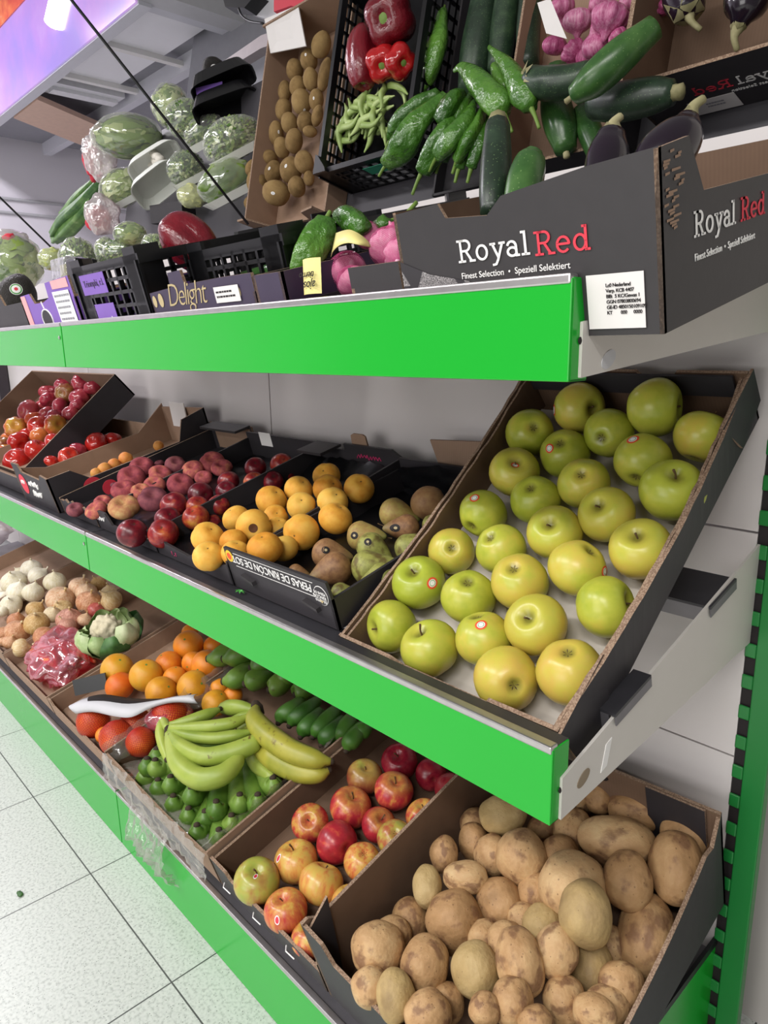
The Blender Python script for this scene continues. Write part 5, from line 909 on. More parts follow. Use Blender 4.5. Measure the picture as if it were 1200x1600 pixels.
# made-up rack: the upper display is a mirror image built as real produce
a = math.radians(77); VV = Vector((0, math.cos(a), math.sin(a))); VN = Vector((0, -math.sin(a), math.cos(a))); VO = Vector((0, 1.195, 1.44))
def VP(x, v, h): return VO + Vector((x, 0, 0)) + VV * v + VN * h
TA = math.radians(13); TV = Vector((0, math.cos(TA), math.sin(TA))); TN = Vector((0, -math.sin(TA), math.cos(TA))); TO = Vector((0, .57, 1.184))
r = empty('display_rack', VP(-1.9, 0, 0), 'dark steep backing rack above the upper shelf, behind the tilted cartons', 'rack')
Mi = Matrix.Translation(-r.location)
q = MB(); q.prism([VP(-2.75, -.02, -.012), VP(-.2, -.02, -.012), VP(-.2, .50, -.012), VP(-2.75, .50, -.012)], VN * .01); q.done('backing_board', M['backing'], r, mat=Mi)
q = MB(); q.box(-3.4, -.2, 1.052, 1.22, 1.43, 1.4445); q.done('ledge', M['strip'], r, mat=Mi)
q = MB()
q.prism([VP(-3.4, .0, 0), VP(-.2, .0, 0), VP(-.2, .035, 0), VP(-3.4, .035, 0)], VN * .012)
q.done('retaining_rail', M['rubber'], r, mat=Mi)
# rods standing in for the dark mirror joints in the plane y + z = 2.49
for k, x in enumerate((-1.567, -2.732)):
    pts = [Vector((x, y, 2.49 - y)) for y in (1.02, .64, .4)]
    o = MB().tube(pts, .0035, 6).done('stay_rod', M['cord'])
    tag(o, ['thin black diagonal rod rising past the wrapped cabbages to the top edge', 'thin black diagonal rod at the left edge above the bagged lettuce'][k], 'rod', 'diagonal stays')

# canopy, lamp and clutter up on the left, standing in for mirror reflections
r = empty('lit_canopy', (-4.2, 1.6, 2.6), 'grey canopy with purple-lit fascia at the upper left', 'canopy')
Mi = Matrix.Translation(-r.location)
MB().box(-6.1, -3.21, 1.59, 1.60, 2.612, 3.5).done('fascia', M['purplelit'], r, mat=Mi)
MB().box(-6.1, -3.2, 1.60, 2.9, 2.72, 3.4).done('housing', M['grey'], r, mat=Mi)
MB().box(-6.1, -3.2, 1.60, 1.66, 2.604, 2.72).box(-3.3, -3.2, 1.66, 2.9, 2.63, 2.72).box(-6.1, -3.2, 2.16, 2.22, 2.64, 2.72).done('soffit_frame', M['frame'], r, mat=Mi)
MB().box(-3.86, -3.32, 1.69, 2.05, 2.69, 2.715).done('soffit_tile', M['tile'], r, mat=Mi)
MB().box(-4.42, -3.9, 1.69, 2.05, 2.69, 2.715).done('soffit_tile', M['tile'], r, mat=Mi)
MB().box(-3.9, -3.86, 1.68, 2.2, 2.665, 2.69).done('batten', M['white'], r, mat=Mi)
MB().box(-4.46, -4.42, 1.68, 2.2, 2.665, 2.69).done('batten', M['white'], r, mat=Mi)
MB().box(-3.22, -3.1, 1.6, 2.6, 2.62, 2.70).done('side_channel', M['lgrey'], r, mat=Mi)
MB().box(-4.72, -4.52, 1.7, 2.12, 2.655, 2.71).box(-4.66, -4.58, 1.72, 2.10, 2.635, 2.655).done('strip_light', M['tubeoff'], r, mat=Mi)
t = MB(); t.tube([(-4.12, 1.583, 2.80), (-3.80, 1.583, 3.02)], .042, 14); tag(t.done('wall_lamp', M['lamp'], None, True), 'bright white lamp glowing on the purple fascia at the top left', 'lamp')  # glowing tube stands in for a bright reflection in the fascia
o = MB().prism([(-4.7, 1.67, 2.60), (-5.15, 1.67, 2.60), (-5.5, 2.22, 2.60), (-5.02, 2.2, 2.60)], (0, 0, .03)).done('brown_board', flat('tan_board', '#d9b7a2', .6)); tag(o, 'flat brown board lying under the grey canopy at the upper left', 'board')
o = MB().box(-6.1, -4.35, 1.583, 1.589, 3.02, 3.3).done('poster', skin('poster_print', [(.35, '#c84a3a'), (.5, '#e07a4a'), (.6, '#d8b8c8')], 5., 5, rough=.3)); tag(o, 'red and white poster piece at the top left corner', 'poster')
for x in (0, 1):
    o = MB().tube([(-6.19, 1.0, 2.31 - x * .10), (-6.19, 3.1, 2.31 - x * .10)], .012, 6).done('trim_1' if x == 0 else 'trim_2', M['lgrey']); struct(o)

# ------------------------------------------------------------------ cartons
def panel(name, parent, o, sd, hd, od, prof, t, mats, Mi, bulge=0.):
    """upright board: prof = top outline (s,h); outer face on the od side; bulge bows the top outwards"""
    P = [prof[0]]
    for a, b in zip(prof, prof[1:]):
        k = max(1, int(abs(b[0] - a[0]) / .03)) if bulge else 1
        P += [(a[0] + (b[0] - a[0]) * q / k, a[1] + (b[1] - a[1]) * q / k) for q in range(1, k + 1)]
    L_ = prof[-1][0]; V = []; F = []; mi = []; flip = (sd.cross(hd)).dot(od) < 0; n = len(P)
    for s, h in P:
        b = od * bulge * math.sin(PI * s / L_)
        V += [o + sd * s, o + sd * s + hd * h + b, o + sd * s - od * t, o + sd * s + hd * h + b - od * t]
    def q(a, m): F.append(a[::-1] if flip else a); mi.append(m)
    for i in range(n - 1):
        a, b = 4 * i, 4 * i + 4
        q([a, b, b + 1, a + 1], 0); q([a + 2, a + 3, b + 3, b + 2], 1); q([a + 1, b + 1, b + 3, a + 3], 2); q([a, a + 2, b + 2, b], 2)
    q([0, 1, 3, 2], 2); e = 4 * (n - 1); q([e, e + 2, e + 3, e + 1], 2)
    return put(name, mesh(name, V, F, mats, mi), parent, Mi)

def notch(w, h, lo, a=.2, b=.8, s=.02): return [(0, h), (w * a - s, h), (w * a, lo), (w * b, lo), (w * b + s, h), (w, h)]

def carton(name, label, cat, O, x0, x1, D, V, N, hf, hb, hl, hr=None, t=.005, mats=None, pf=None, pb=None, pl=None, pr=None, group=None, shift=0., bottom='brown', br=0., bl=0.):
    """carton standing on the plane through O with axes x, V (depth) and N (up)"""
    hr = hr if hr is not None else hl; mats = mats or [M['ink'], M['brown'], M['edge']]
    X = Vector((1, 0, 0)); o = Vector((x0, O.y, O.z)) + V * shift; W = x1 - x0
    r = empty(name, o + X * W / 2 + V * D / 2, label, cat, group); Mi = Matrix.Translation(-r.location)
    MB().prism([o + X * .001 + V * .001, o + X * (W - .001) + V * .001, o + X * (W - .001) + V * (D - .001), o + X * .001 + V * (D - .001)], N * .004).done('bottom', mats[1] if bottom == 'brown' else M[bottom], r, mat=Mi)
    panel('front_panel', r, o, X, N, -V, pf or [(0, hf), (W, hf)], t, mats, Mi)
    panel('back_panel', r, o + V * D, X, N, V, pb or [(0, hb), (W, hb)], t, mats, Mi)
    panel('side_panel', r, o, V, N, -X, pl or [(0, hl), (D, hl)], t, mats, Mi, bl)
    panel('side_panel', r, o + X * W, V, N, X, pr or [(0, hr), (D, hr)], t, mats, Mi, br)
    return r, Mi, o
def fr(y, z, a):
    a = math.radians(a); return Vector((0, y, z)), Vector((0, math.cos(a), math.sin(a))), Vector((0, -math.sin(a), math.cos(a)))
X = Vector((1, 0, 0))
rag = lambda D, h, amp=.003, n=24, sd=1: [(D * i / n, h + amp * noise.noise(Vector((i * .9, sd * 5.1, 0)))) for i in range(n + 1)]

# golden apple carton, steeply tilted
O, V, N = fr(.631, .7235, 39.8)
r, Mi, o = carton('apple_carton', 'dark carton tilted steeply at the right end of the middle shelf, full of yellow-green apples', 'carton', O, -.722, -.366, .545, V, N, .08, .085, .08,
    pf=[(0, .082), (.10, .08), (.115, .066), (.25, .064), (.262, .08), (.356, .082)], br=.016, bl=-.012, pl=rag(.545, .08, .003, sd=2), pr=rag(.545, .08, .002, sd=3), t=.005, pb=[(0, .085), (.2, .085), (.21, .07), (.25, .07), (.26, .085), (.356, .085)])
panel('side_flap', r, o + X * .349, V, N, X, rag(.54, .076, .004, 30, 5), .004, [M['brown'], M['brown'], M['edge']], Mi, .016)
panel('side_flap', r, o + X * .007 - V * -.003, V, N, -X, rag(.54, .076, .004, 30, 6), .004, [M['brown'], M['brown'], M['edge']], Mi, -.012)
q = MB(); q.prism([o + X * .3575 + V * .44 + N * .083, o + X * .3575 + V * .548 + N * .086, o + X * .3575 + V * .548 + N * .03, o + X * .3575 + V * .475 + N * .012], X * .004, 0, 1); q.done('corner_flap', [M['ink'], M['edge']], r, mat=Mi)
q = MB(); q.prism([o + X * .357 + V * -.002 + N * .081, o + X * .357 + V * .10 + N * .081, o + X * .357 + V * .065 + N * -.0, o + X * .357 + V * -.002 + N * .0], X * .003, 0, 1); q.done('corner_flap', [M['ink'], M['edge']], r, mat=Mi)
q = MB(); q.prism([o + X * .01 + V * .535 + N * .05, o + X * .34 + V * .535 + N * .05, o + X * .34 + V * .535 + N * .086, o + X * .01 + V * .535 + N * .086], V * -.004); q.done('back_lining', M['ink'], r, mat=Mi)
n = 26; v = []; f = []
for j in range(n + 1):
    for i in range(n + 1):
        s, d = i / n, j / n
        v.append(o + X * (.012 + .332 * s) + V * (.012 + .515 * d) + N * (.0085 + .0022 * noise.noise(Vector((s * 9, d * 13, 3))) + .001 * noise.noise(Vector((s * 23, d * 31, 3)))))
f = [[j * (n + 1) + i, j * (n + 1) + i + 1, (j + 1) * (n + 1) + i + 1, (j + 1) * (n + 1) + i] for j in range(n) for i in range(n)]
put('paper_liner', mesh('paper_liner', v, f, flat('crumpled_paper', '#c3bbb2', .8, var=.05), None, True), r, Mi)

# middle shelf cartons
O, V, N = fr(.585, .79, 14.3)
mid = [M['ink'], M['ink'], M['ink2']]
r, Mi, o = carton('pear_carton', 'dark carton of pears with upside-down white lettering, left of the tilted apple carton', 'carton', O, -1.0, -.727, .42, V, N, .07, .07, .05, mats=mid, pf=[(0, .074), (.268, .076), (.273, .05)], group='fruit cartons on the middle shelf', pb=[(0, .07), (.273, .07)])
W = .273; fo = o - V * .0006
pk = -X
text('lettering', 'PERAS DE RINCÓN DE SOTO', .0185, fo + X * .232 + N * .064, -X, -N, M['white'], r, spacing=.93).matrix_local = Mi
q = MB()
for hz, x0, x1 in ((.0455, .028, .238), (.0685, .028, .238)): q.prism([fo + X * x0 + N * hz, fo + X * x1 + N * hz, fo + X * x1 + N * (hz + .0008), fo + X * x0 + N * (hz + .0008)], -V * .0004)
q.done('frame_line', M['white'], r, mat=Mi)
def disc(name, c, n_, rad, mat, parent, Mi, th=.0006, seg=20):
    n_ = Vector(n_).normalized(); a = n_.orthogonal().normalized(); b = n_.cross(a); c = Vector(c)
    return MB().prism([c + a * rad * math.cos(2 * PI * i / seg) + b * rad * math.sin(2 * PI * i / seg) for i in range(seg)], n_ * th).done(name, mat, parent, mat=Mi)
disc('yellow_seal', fo + X * .014 + N * .061, -V, .0105, flat('seal_yellow', '#e3bd3a', .5), r, Mi)
disc('seal_centre', fo + X * .014 + N * .061 - V * .0006, -V, .006, M['orangeprint'], r, Mi)
disc('round_emblem', fo + X * .252 + N * .052, -V, .0155, M['white'], r, Mi)
disc('emblem_ring', fo + X * .252 + N * .052 - V * .0006, -V, .0145, M['ink'], r, Mi)
text('emblem_text', 'PERAS DE', .0062, fo + X * .264 + N * .0585 - V * .0013, -X, -N, M['white'], r).matrix_local = Mi
text('emblem_text', 'RINCÓN', .0075, fo + X * .264 + N * .0525 - V * .0013, -X, -N, M['white'], r).matrix_local = Mi
text('emblem_text', 'DE SOTO', .0062, fo + X * .264 + N * .046 - V * .0013, -X, -N, M['white'], r).matrix_local = Mi
q = MB(); q.prism([fo + X * .252 + N * .040 - V * .0013, fo + X * .257 + N * .045 - V * .0013, fo + X * .247 + N * .045 - V * .0013], -V * .0004); q.done('emblem_pear', M['gold'], r, mat=Mi)
for x_ in (.045, .21):
    q = MB(); q.prism([o + X * x_ + N * .036, o + X * (x_ + .03) + N * .03, o + X * (x_ + .032) + N * .024, o + X * x_ + N * .032], -V * .008); q.done('front_tab', M['ink2'], r, mat=Mi)
def crinkle(name, parent, Mi, pts_fn, n, m, mat, amp, fq, sd):
    v = []
    for j in range(m + 1):
        for i in range(n + 1):
            p, d = pts_fn(i / n, j / m); v.append(p + d * amp * (noise.noise(Vector((i * fq, j * fq, sd))) + .5 * noise.noise(Vector((i * fq * 2.3, j * fq * 2.3, sd + 9)))))
    f = [[j * (n + 1) + i, j * (n + 1) + i + 1, (j + 1) * (n + 1) + i + 1, (j + 1) * (n + 1) + i] for j in range(m) for i in range(n)]
    return put(name, mesh(name, v, f, mat, None, True), parent, Mi)
crinkle('plastic_lining', r, Mi, lambda s, d, o=o: (o + X * (.012 + .248 * s) + V * (.012 + .385 * d) + N * .008, N), 16, 22, M['black'], .004, .5, 1.)
crinkle('plastic_lining', r, Mi, lambda s, d, o=o: (o + X * (.03 + .22 * s) + V * (.39 - .01 * d) + N * (.01 + .075 * d * (1 - .5 * abs(s - .5))), V), 16, 8, M['black'], .010, .6, 4.)
q = MB(); q.prism([o + X * .10 + V * .425 + N * .05, o + X * .273 + V * .425 + N * .05, o + X * .273 + V * .445 + N * .115, o + X * .07 + V * .44 + N * .105], V * .004, 0, 1); q.done('back_flap', [M['kraft'], M['edge']], r, mat=Mi)

r, Mi, o = carton('peach_carton', 'dark open carton of yellow peaches, just left of the pears', 'carton', O, -1.28, -1.004, .43, V, N, .03, .075, .045, mats=mid, pf=[(0, .05), (.03, .05), (.045, .03), (.13, .022), (.17, .036), (.24, .03), (.276, .04)], pl=[(0, .05), (.43, .065)], pr=[(0, .045), (.43, .065)], group='fruit cartons on the middle shelf',
    pb=[(0, .065), (.1, .065), (.1, .08), (.25, .08), (.276, .065)])
crinkle('plastic_tray', r, Mi, lambda s, d, o=o: (o + X * (.01 + .255 * s) + V * (.012 + .41 * d) + N * (.014 + .03 * max(0, d - .8) * 5), N), 18, 24, M['black'], .006, .7, 2.)
text('pen_mark', '+ 5', .016, o + X * .17 + N * .008 - V * .0006, X, N, M['pinkprint'], r).matrix_local = Mi
text('pen_mark', '1 , 1', .012, o + X * .06 + N * .01 - V * .0006, X, N, M['pinkprint'], r).matrix_local = Mi
scrawl('pen_mark', o + X * .14 + V * .424 + N * .05, X, N, .075, .012, M['pinkprint'], r, Mi)
q = MB(); q.prism([o + X * .12 + V * .433 + N * .075, o + X * .17 + V * .433 + N * .075, o + X * .168 + V * .433 + N * .098, o + X * .16 + V * .433 + N * .102, o + X * .13 + V * .433 + N * .102, o + X * .122 + V * .433 + N * .098], V * .004, 0, 1); q.done('back_tab', [M['kraft'], M['edge']], r, mat=Mi)
q = MB(); q.box(.0, .085, .37, .43, .07, .076, M=Matrix((X, V, N)).transposed().to_4x4()); q.v = [p + o for p in q.v]; q.done('corner_cover', M['ink2'], r, mat=Mi)

r, Mi, o = carton('nectarine_carton', 'low dark carton of dark red nectarines, between the flat peaches and yellow peaches', 'carton', O, -1.57, -1.284, .43, V, N, .03, .075, .04, mats=mid, group='fruit cartons on the middle shelf', pf=[(0, .045), (.06, .045), (.08, .02), (.22, .02), (.235, .045), (.286, .045)], pl=[(0, .04), (.43, .06)], pr=[(0, .04), (.43, .06)])
crinkle('plastic_tray', r, Mi, lambda s, d, o=o: (o + X * (.01 + .265 * s) + V * (.012 + .41 * d) + N * .014, N), 18, 24, M['black'], .006, .7, 3.)
scrawl('box_mark', o + X * .006 + N * .022 - V * .001, X, N, .045, .012, M['white'], r, Mi, .0012, 7, 2)
scrawl('box_mark', o + X * .236 + N * .022 - V * .001, X, N, .03, .012, M['white'], r, Mi, .0012, 5, 3)
patch('back_label', o + X * .06 + V * .425 + N * .045, X, N, .05, .035, M['white'], r).matrix_local = Mi
r, Mi, o = carton('flat_peach_carton', 'worn dark carton of flat peaches beside the taller empty-looking box', 'carton', O, -1.79, -1.574, .45, V, N, .035, .08, .04, mats=[M['ink'], M['ink'], M['edge']], group='fruit cartons on the middle shelf', pf=rag(.216, .035, .012, 16, 8), pl=[(0, .04), (.45, .06)], pr=[(0, .04), (.45, .055)])
q = MB(); q.box(.03, .21, .40, .448, .078, .084, M=Matrix((X, V, N)).transposed().to_4x4()); q.v = [p + o for p in q.v]; q.done('back_cover', M['ink2'], r, mat=Mi)
q = MB(); q.box(.03, .21, .446, .449, .01, .075, M=Matrix((X, V, N)).transposed().to_4x4()); q.v = [p + o - V * .004 for p in q.v]; q.done('back_lining', M['kraft'], r, mat=Mi)
disc('red_logo', o + X * .02 + N * .02 + V * .12 + X * -.0008, -X, .02, M['redprint'], r, Mi)
r, Mi, o = carton('apricot_box', 'tall dark cardboard box with a few apricots, red logo on its front', 'carton', O, -2.06, -1.80, .46, V, N, .1, .1, .09, mats=[M['ink'], M['kraft'], M['edge']], shift=-.01, group='fruit cartons on the middle shelf',
    pf=[(0, .105), (.05, .105), (.065, .085), (.2, .08), (.215, .095), (.26, .09)], pl=[(0, .09), (.08, .06), (.36, .06), (.46, .12)], pr=[(0, .09), (.06, .09), (.1, .055), (.36, .055), (.385, .11), (.46, .12)], pb=[(0, .11), (.26, .12)])
disc('red_logo', o + X * .05 + N * .05 - V * .0006, -V, .028, M['redprint'], r, Mi)
for hz, sd_ in ((.05, 4), (.024, 5)): scrawl('lettering', o + X * (.10 + (.05 - hz) * .3) + N * hz - V * .001, X, N, .07, .018, M['white'], r, Mi, .0022, 9, sd_)
scrawl('logo_print', o + X * .034 + N * .05 - V * .0016, X, N, .03, .012, M['white'], r, Mi, .0012, 7, 6)
q = MB(); q.prism([o + X * .08 + V * .44 + N * .06, o + X * .17 + V * .44 + N * .06, o + X * .165 + V * .45 + N * .13, o + X * .075 + V * .45 + N * .13], V * .003); q.done('white_card', M['paper'], r, mat=Mi)
disc('red_oval', o + X * .2606 + V * .10 + N * .03, X, .025, M['redprint'], r, Mi)
# tomato cartons
O2, V2, N2 = fr(.68, .745, 41)
r, Mi, o = carton('tomato_carton', 'black carton tilted steeply under the shelf at the left, heaped with pink and red tomatoes', 'carton', O2 + Vector((0, .0, .015)), -3.05, -2.25, .42, V2, N2, .09, .09, .09, mats=[M['ink'], M['brown'], M['edge']])
r, Mi, o = carton('tomato_tray', 'low black tray of red tomatoes behind the tall apricot box', 'carton', O, -2.62, -2.08, .42, V, N, .05, .06, .05, mats=[M['ink'], M['kraft'], M['edge']])

# bottom shelf cartons
O, V, N = fr(.56, .165, 16.5)
kr = [M['kraft'], M['kraft'], M['edge']]; br = [M['ink2'], M['brown'], M['edge']]
r, Mi, o = carton('potato_carton', 'deep dark carton of potatoes at the right end of the bottom shelf', 'carton', O, -.752, -.338, .5, V, N, .165, .2, .165, hr=.17, br=.008, mats=[M['ink'], M['brown'], M['edge']], t=.006, pf=[(0, .175), (.045, .165), (.06, .13), (.15, .12), (.25, .12), (.34, .13), (.355, .15), (.414, .10)],
    pl=[(0, .178), (.012, .178), (.03, .16), (.5, .162)], pr=[(0, .09), (.16, .105), (.33, .14), (.44, .168), (.465, .16), (.5, .2)], pb=[(0, .18), (.1, .18), (.414, .20)])
q = MB(); q.prism([o + X * .30 + V * .492 + N * .05, o + X * .394 + V * .492 + N * .05, o + X * .394 + V * .492 + N * .2, o + X * .30 + V * .492 + N * .195], -V * .004, 0, 1); q.done('corner_flap', [M['ink'], M['edge']], r, mat=Mi)
q = MB(); q.prism([o + X * .008 + V * .006 + N * .03, o + X * .008 + V * .03 + N * .03, o + X * .008 + V * .05 + N * .19, o + X * .008 + V * .006 + N * .165], X * .004, 0, 1); q.done('corner_flap', [M['ink'], M['edge']], r, mat=Mi)
q = MB(); q.prism([o + X * (.18 + .05 * math.cos(t * PI / 8)) + V * .4935 + N * (.165 + .013 * math.sin(t * PI / 8)) for t in range(16)], -V * .001); q.done('hand_hole', M['dark'], r, mat=Mi)
r, Mi, o = carton('red_apple_carton', 'brown-lined carton of red apples beside the potato carton', 'carton', O, -1.085, -.757, .5, V, N, .062, .075, .07, mats=[M['ink2'], M['brown'], M['edge']], t=.006, pf=[(0, .075), (.05, .07), (.06, .055), (.27, .052), (.328, .05)])
for k in range(3):
    q = MB(); a_ = o + X * (.03 + .10 * k) - V * .002 + N * .03
    q.tube([a_, a_ + X * .012 - V * .008 + N * .006, a_ + X * .03 - V * .006 + N * .0], .0012, 5); q.done('wire_clip', M['white'], r, mat=Mi)
r, Mi, o = carton('banana_carton', 'brown carton of green bananas lined with clear crumpled plastic', 'carton', O, -1.575, -1.09, .5, V, N, .075, .1, .085, mats=[M['kraft'], M['brown'], M['edge']], pf=[(0, .08), (.3, .062), (.485, .07)])
crinkle('plastic_liner', r, Mi, lambda s, d, o=o: (o + X * (.485 * s) + V * (-.004 - .012 * math.sin(d * PI) - .035 * max(0, d - .5)) + N * (.085 - .06 * d), V), 40, 10, M['liner'], .012, .45, 5.)
crinkle('plastic_liner', r, Mi, lambda s, d, o=o: (o + X * (.478 - .03 * d) + V * (.5 * s) + N * (.098 - .05 * d), X), 40, 6, M['liner'], .012, .55, 6.)
crinkle('plastic_liner', r, Mi, lambda s, d, o=o: (o + X * (-.004 + .03 * d) + V * (.5 * s) + N * (.10 - .05 * d), X), 40, 6, M['liner'], .014, .55, 7.)
crinkle('plastic_liner', r, Mi, lambda s, d, o=o: (o + X * (.15 + .16 * s + .03 * d) + V * (-.02 - .04 * math.sin(d * 2.4)) + N * (.03 - .11 * d), V), 24, 14, M['liner'], .022, .4, 8.)
crinkle('plastic_liner', r, Mi, lambda s, d, o=o: (o + X * (.01 + .465 * s) + V * (.012 + .07 * d) + N * (.035 - .03 * d), N), 40, 8, film('inner_liner', '#c9c4b8', .5, .25, 30., .6), .006, .5, 9.)
r, Mi, o = carton('orange_carton', 'brown carton of oranges left of the bananas', 'carton', O, -2.0, -1.585, .5, V, N, .05, .07, .055, mats=kr, pf=[(0, .06), (.02, .06), (.03, .045), (.2, .04), (.24, .05), (.415, .045)])
r, Mi, o = carton('cauliflower_carton', 'brown carton holding one cauliflower and a red bag of carrots', 'carton', O, -2.42, -2.006, .52, V, N, .045, .07, .06, mats=kr)
r, Mi, o = carton('onion_carton', 'brown carton of brown onions left of the cauliflower', 'carton', O, -2.88, -2.426, .52, V, N, .06, .07, .06, mats=kr)
r, Mi, o = carton('white_onion_carton', 'brown carton of white onions at the left edge', 'carton', O, -3.36, -2.886, .52, V, N, .06, .07, .06, mats=kr)

# upper shelf: front row of boxes
O, V, N = TO, TV, TN
r, Mi, o = carton('aubergine_carton', 'charcoal carton with white and red lettering hanging over the right end of the upper shelf', 'carton', O, -.562, -.277, .42, V, N, .135, .135, .135, mats=[M['ink2'], M['brown'], M['edge']], t=.004,
    pf=[(0, .128), (.062, .130), (.070, .116), (.12, .112), (.138, .126), (.225, .135), (.285, .138)], pr=[(0, .137), (.05, .142), (.075, .1), (.3, .1), (.33, .14), (.42, .14)], pb=[(0, .13), (.285, .13)], pl=[(0, .13), (.42, .13)])
fo = o - V * .0006
slab('front_lettering', 'Royal', .0200, fo + X * .081 + N * .074, X, N, M['white'], r).matrix_local = Mi
slab('front_lettering', 'Red', .0196, fo + X * .170 + N * .072, X, N, M['redprint'], r).matrix_local = Mi
text('front_caption', 'Finest Selection  •  Speziell Selektiert', .0082, fo + X * .081 + N * .0585, X, N, M['white'], r, spacing=1.0).matrix_local = Mi
q = MB(); q.prism([fo + X * .0 + N * .05, fo + X * .0 + N * .082, fo + X * .04 + N * .066, fo + X * .09 + N * .056, fo + X * .10 + N * .03, fo + X * .0 + N * .03], -V * .0002); q.done('grey_print', M['slate'], r, mat=Mi)
patch('white_sticker', fo + X * .218 + N * .006 - V * .0002, X, N, .052, .045, M['paper'], r).matrix_local = Mi
for i_, s in enumerate(['Lc0 Nederland', 'Verp. KCB 4407', 'BIB:  5 KC/Gewas 1', 'GGN 07803800694', 'GE-ID 4850150109109', 'KT        000      0000']):
    text('sticker_print', s, .0042, fo + X * .236 + N * (.0405 - .0045 * i_) - V * .0012, X, N, M['dark'], r, spacing=.9).matrix_local = Mi
so = o + X * (.285 + .0006)
slab('side_lettering', 'Royal', .0195, so + V * .055 + N * .066, V, N, M['white'], r).matrix_local = Mi
slab('side_lettering', 'Red', .0195, so + V * .148 + N * .066, V, N, M['redprint'], r).matrix_local = Mi
text('side_caption', 'Finest Selection  •  Speziell Selektiert', .0086, so + V * .055 + N * .047, V, N, M['white'], r, spacing=.98).matrix_local = Mi
q = MB()
for i_ in range(26):
    a_ = random.uniform(.004, .045 - i_ * .001); w_ = random.uniform(.004, .016); hz = .132 - i_ * .0022
    q.prism([so + V * a_ + N * hz, so + V * (a_ + w_) + N * (hz + .001), so + V * (a_ + w_) + N * (hz + .0026), so + V * a_ + N * (hz + .002)], X * .0003)
q.done('scuffed_corner', M['kraft'], r, mat=Mi)

r, Mi, o = carton('garlic_box', 'small charcoal box of netted garlic left of the large charcoal carton', 'carton', O, -.648, -.566, .3, V, N, .083, .07, .04, mats=[M['ink2'], M['ink'], M['edge']], pl=[(0, .06), (.3, .05)])
r, Mi, o = carton('garlic_tray', 'low black tray under the garlic nets and green peppers', 'carton', O, -.775, -.652, .35, V, N, .05, .06, .05, mats=[M['ink'], M['ink'], M['ink2']])
r, Mi, o = carton('violet_box', 'dark violet box with looping cream script standing on the upper shelf edge', 'carton', O, -1.15, -.845, .056, V, N, .09, .08, .07, mats=[M['dpurple'], M['kraft'], M['edge']],
    pf=[(0, .086), (.075, .090), (.078, .112), (.118, .113), (.122, .092), (.225, .094), (.305, .094)])
fo = o - V * .0006
text('script', 'Delight', .05, fo + X * .055 + N * .062, X, N, M['gold'], r, shear=.35, spacing=.84, thick=-.0007).matrix_local = Mi
for k, (a_, s_) in enumerate(((.012, .017), (.034, .02), (.265, .016))):
    q = MB(); q.prism([fo + X * (a_ + s_ * .4 * math.cos(t * PI / 6)) + N * (.067 + s_ * .55 * math.sin(t * PI / 6) + s_ * .3) for t in range(12)], -V * .0003); q.done('pale_figure', M['gold'], r, mat=Mi)
patch('price_tag', fo + X * .205 + N * .06 - V * .001, X, N, .065, .022, M['paper'], r).matrix_local = Mi
print_lines('tag_print', fo + X * .21 + N * .0735 - V * .0018, X, N, .05, .0065, 2, M['dark'], r, Mi)
r, Mi, o = carton('violet_box', 'small violet-black open box right of the cream script box', 'carton', O, -.842, -.778, .2, V, N, .09, .09, .09, mats=[M['dpurple'], M['ink'], M['edge']])
r, Mi, o = carton('purple_box', 'purple and pink box with a notched front and white ring drawing', 'carton', O, -1.78, -1.47, .3, V, N, .1, .1, .1, mats=[M['purple'], M['kraft'], M['edge']],
    pf=[(0, .118), (.06, .12), (.075, .098), (.13, .098), (.17, .105), (.175, .135), (.31, .14)])
fo = o - V * .0006
q = MB(); q.prism([fo + N * .0, fo + X * .03 + N * .0, fo + X * .03 + N * .117, fo + N * .117], -V * .0004); q.done('pink_band', M['pink'], r, mat=Mi); q = MB(); q.prism([fo + X * .21 + N * .12, fo + X * .3 + N * .12, fo + X * .3 + N * .138, fo + X * .21 + N * .136], -V * .0004); q.done('pink_band', M['pink'], r, mat=Mi)
q = MB(); Q = [fo + X * (.125 + .03 * math.cos(t * PI / 10)) + N * (.062 + .022 * math.sin(t * PI / 10)) for t in range(21)]; q.tube(Q, .0016, 5); q.tube([fo + X * .125 + N * .086, fo + X * .12 + N * .10], .0016, 5); q.done('ring_drawing', M['white'], r, mat=Mi)
q = MB(); q.prism([fo + X * (.125 + .028 * math.cos(t * PI / 10)) + N * (.062 + .02 * math.sin(t * PI / 10)) for t in range(20)], -V * .0003); q.done('dark_disc', M['ink'], r, mat=Mi)
patch('white_label', fo + X * .205 + N * .03 - V * .001, X, N, .09, .085, M['white'], r).matrix_local = Mi
print_lines('label_print', fo + X * .212 + N * .104 - V * .0018, X, N, .075, .0115, 7, M['grey'], r, Mi, 2)
r, Mi, o = carton('avocado_box', 'grey-violet cardboard box with a centre tab holding avocados at the left', 'carton', O, -2.08, -1.79, .3, V, N, .1, .1, .1, mats=[M['ink2'], M['ink'], M['edge']], pf=[(0, .1), (.09, .102), (.1, .13), (.15, .13), (.165, .104), (.29, .106)])

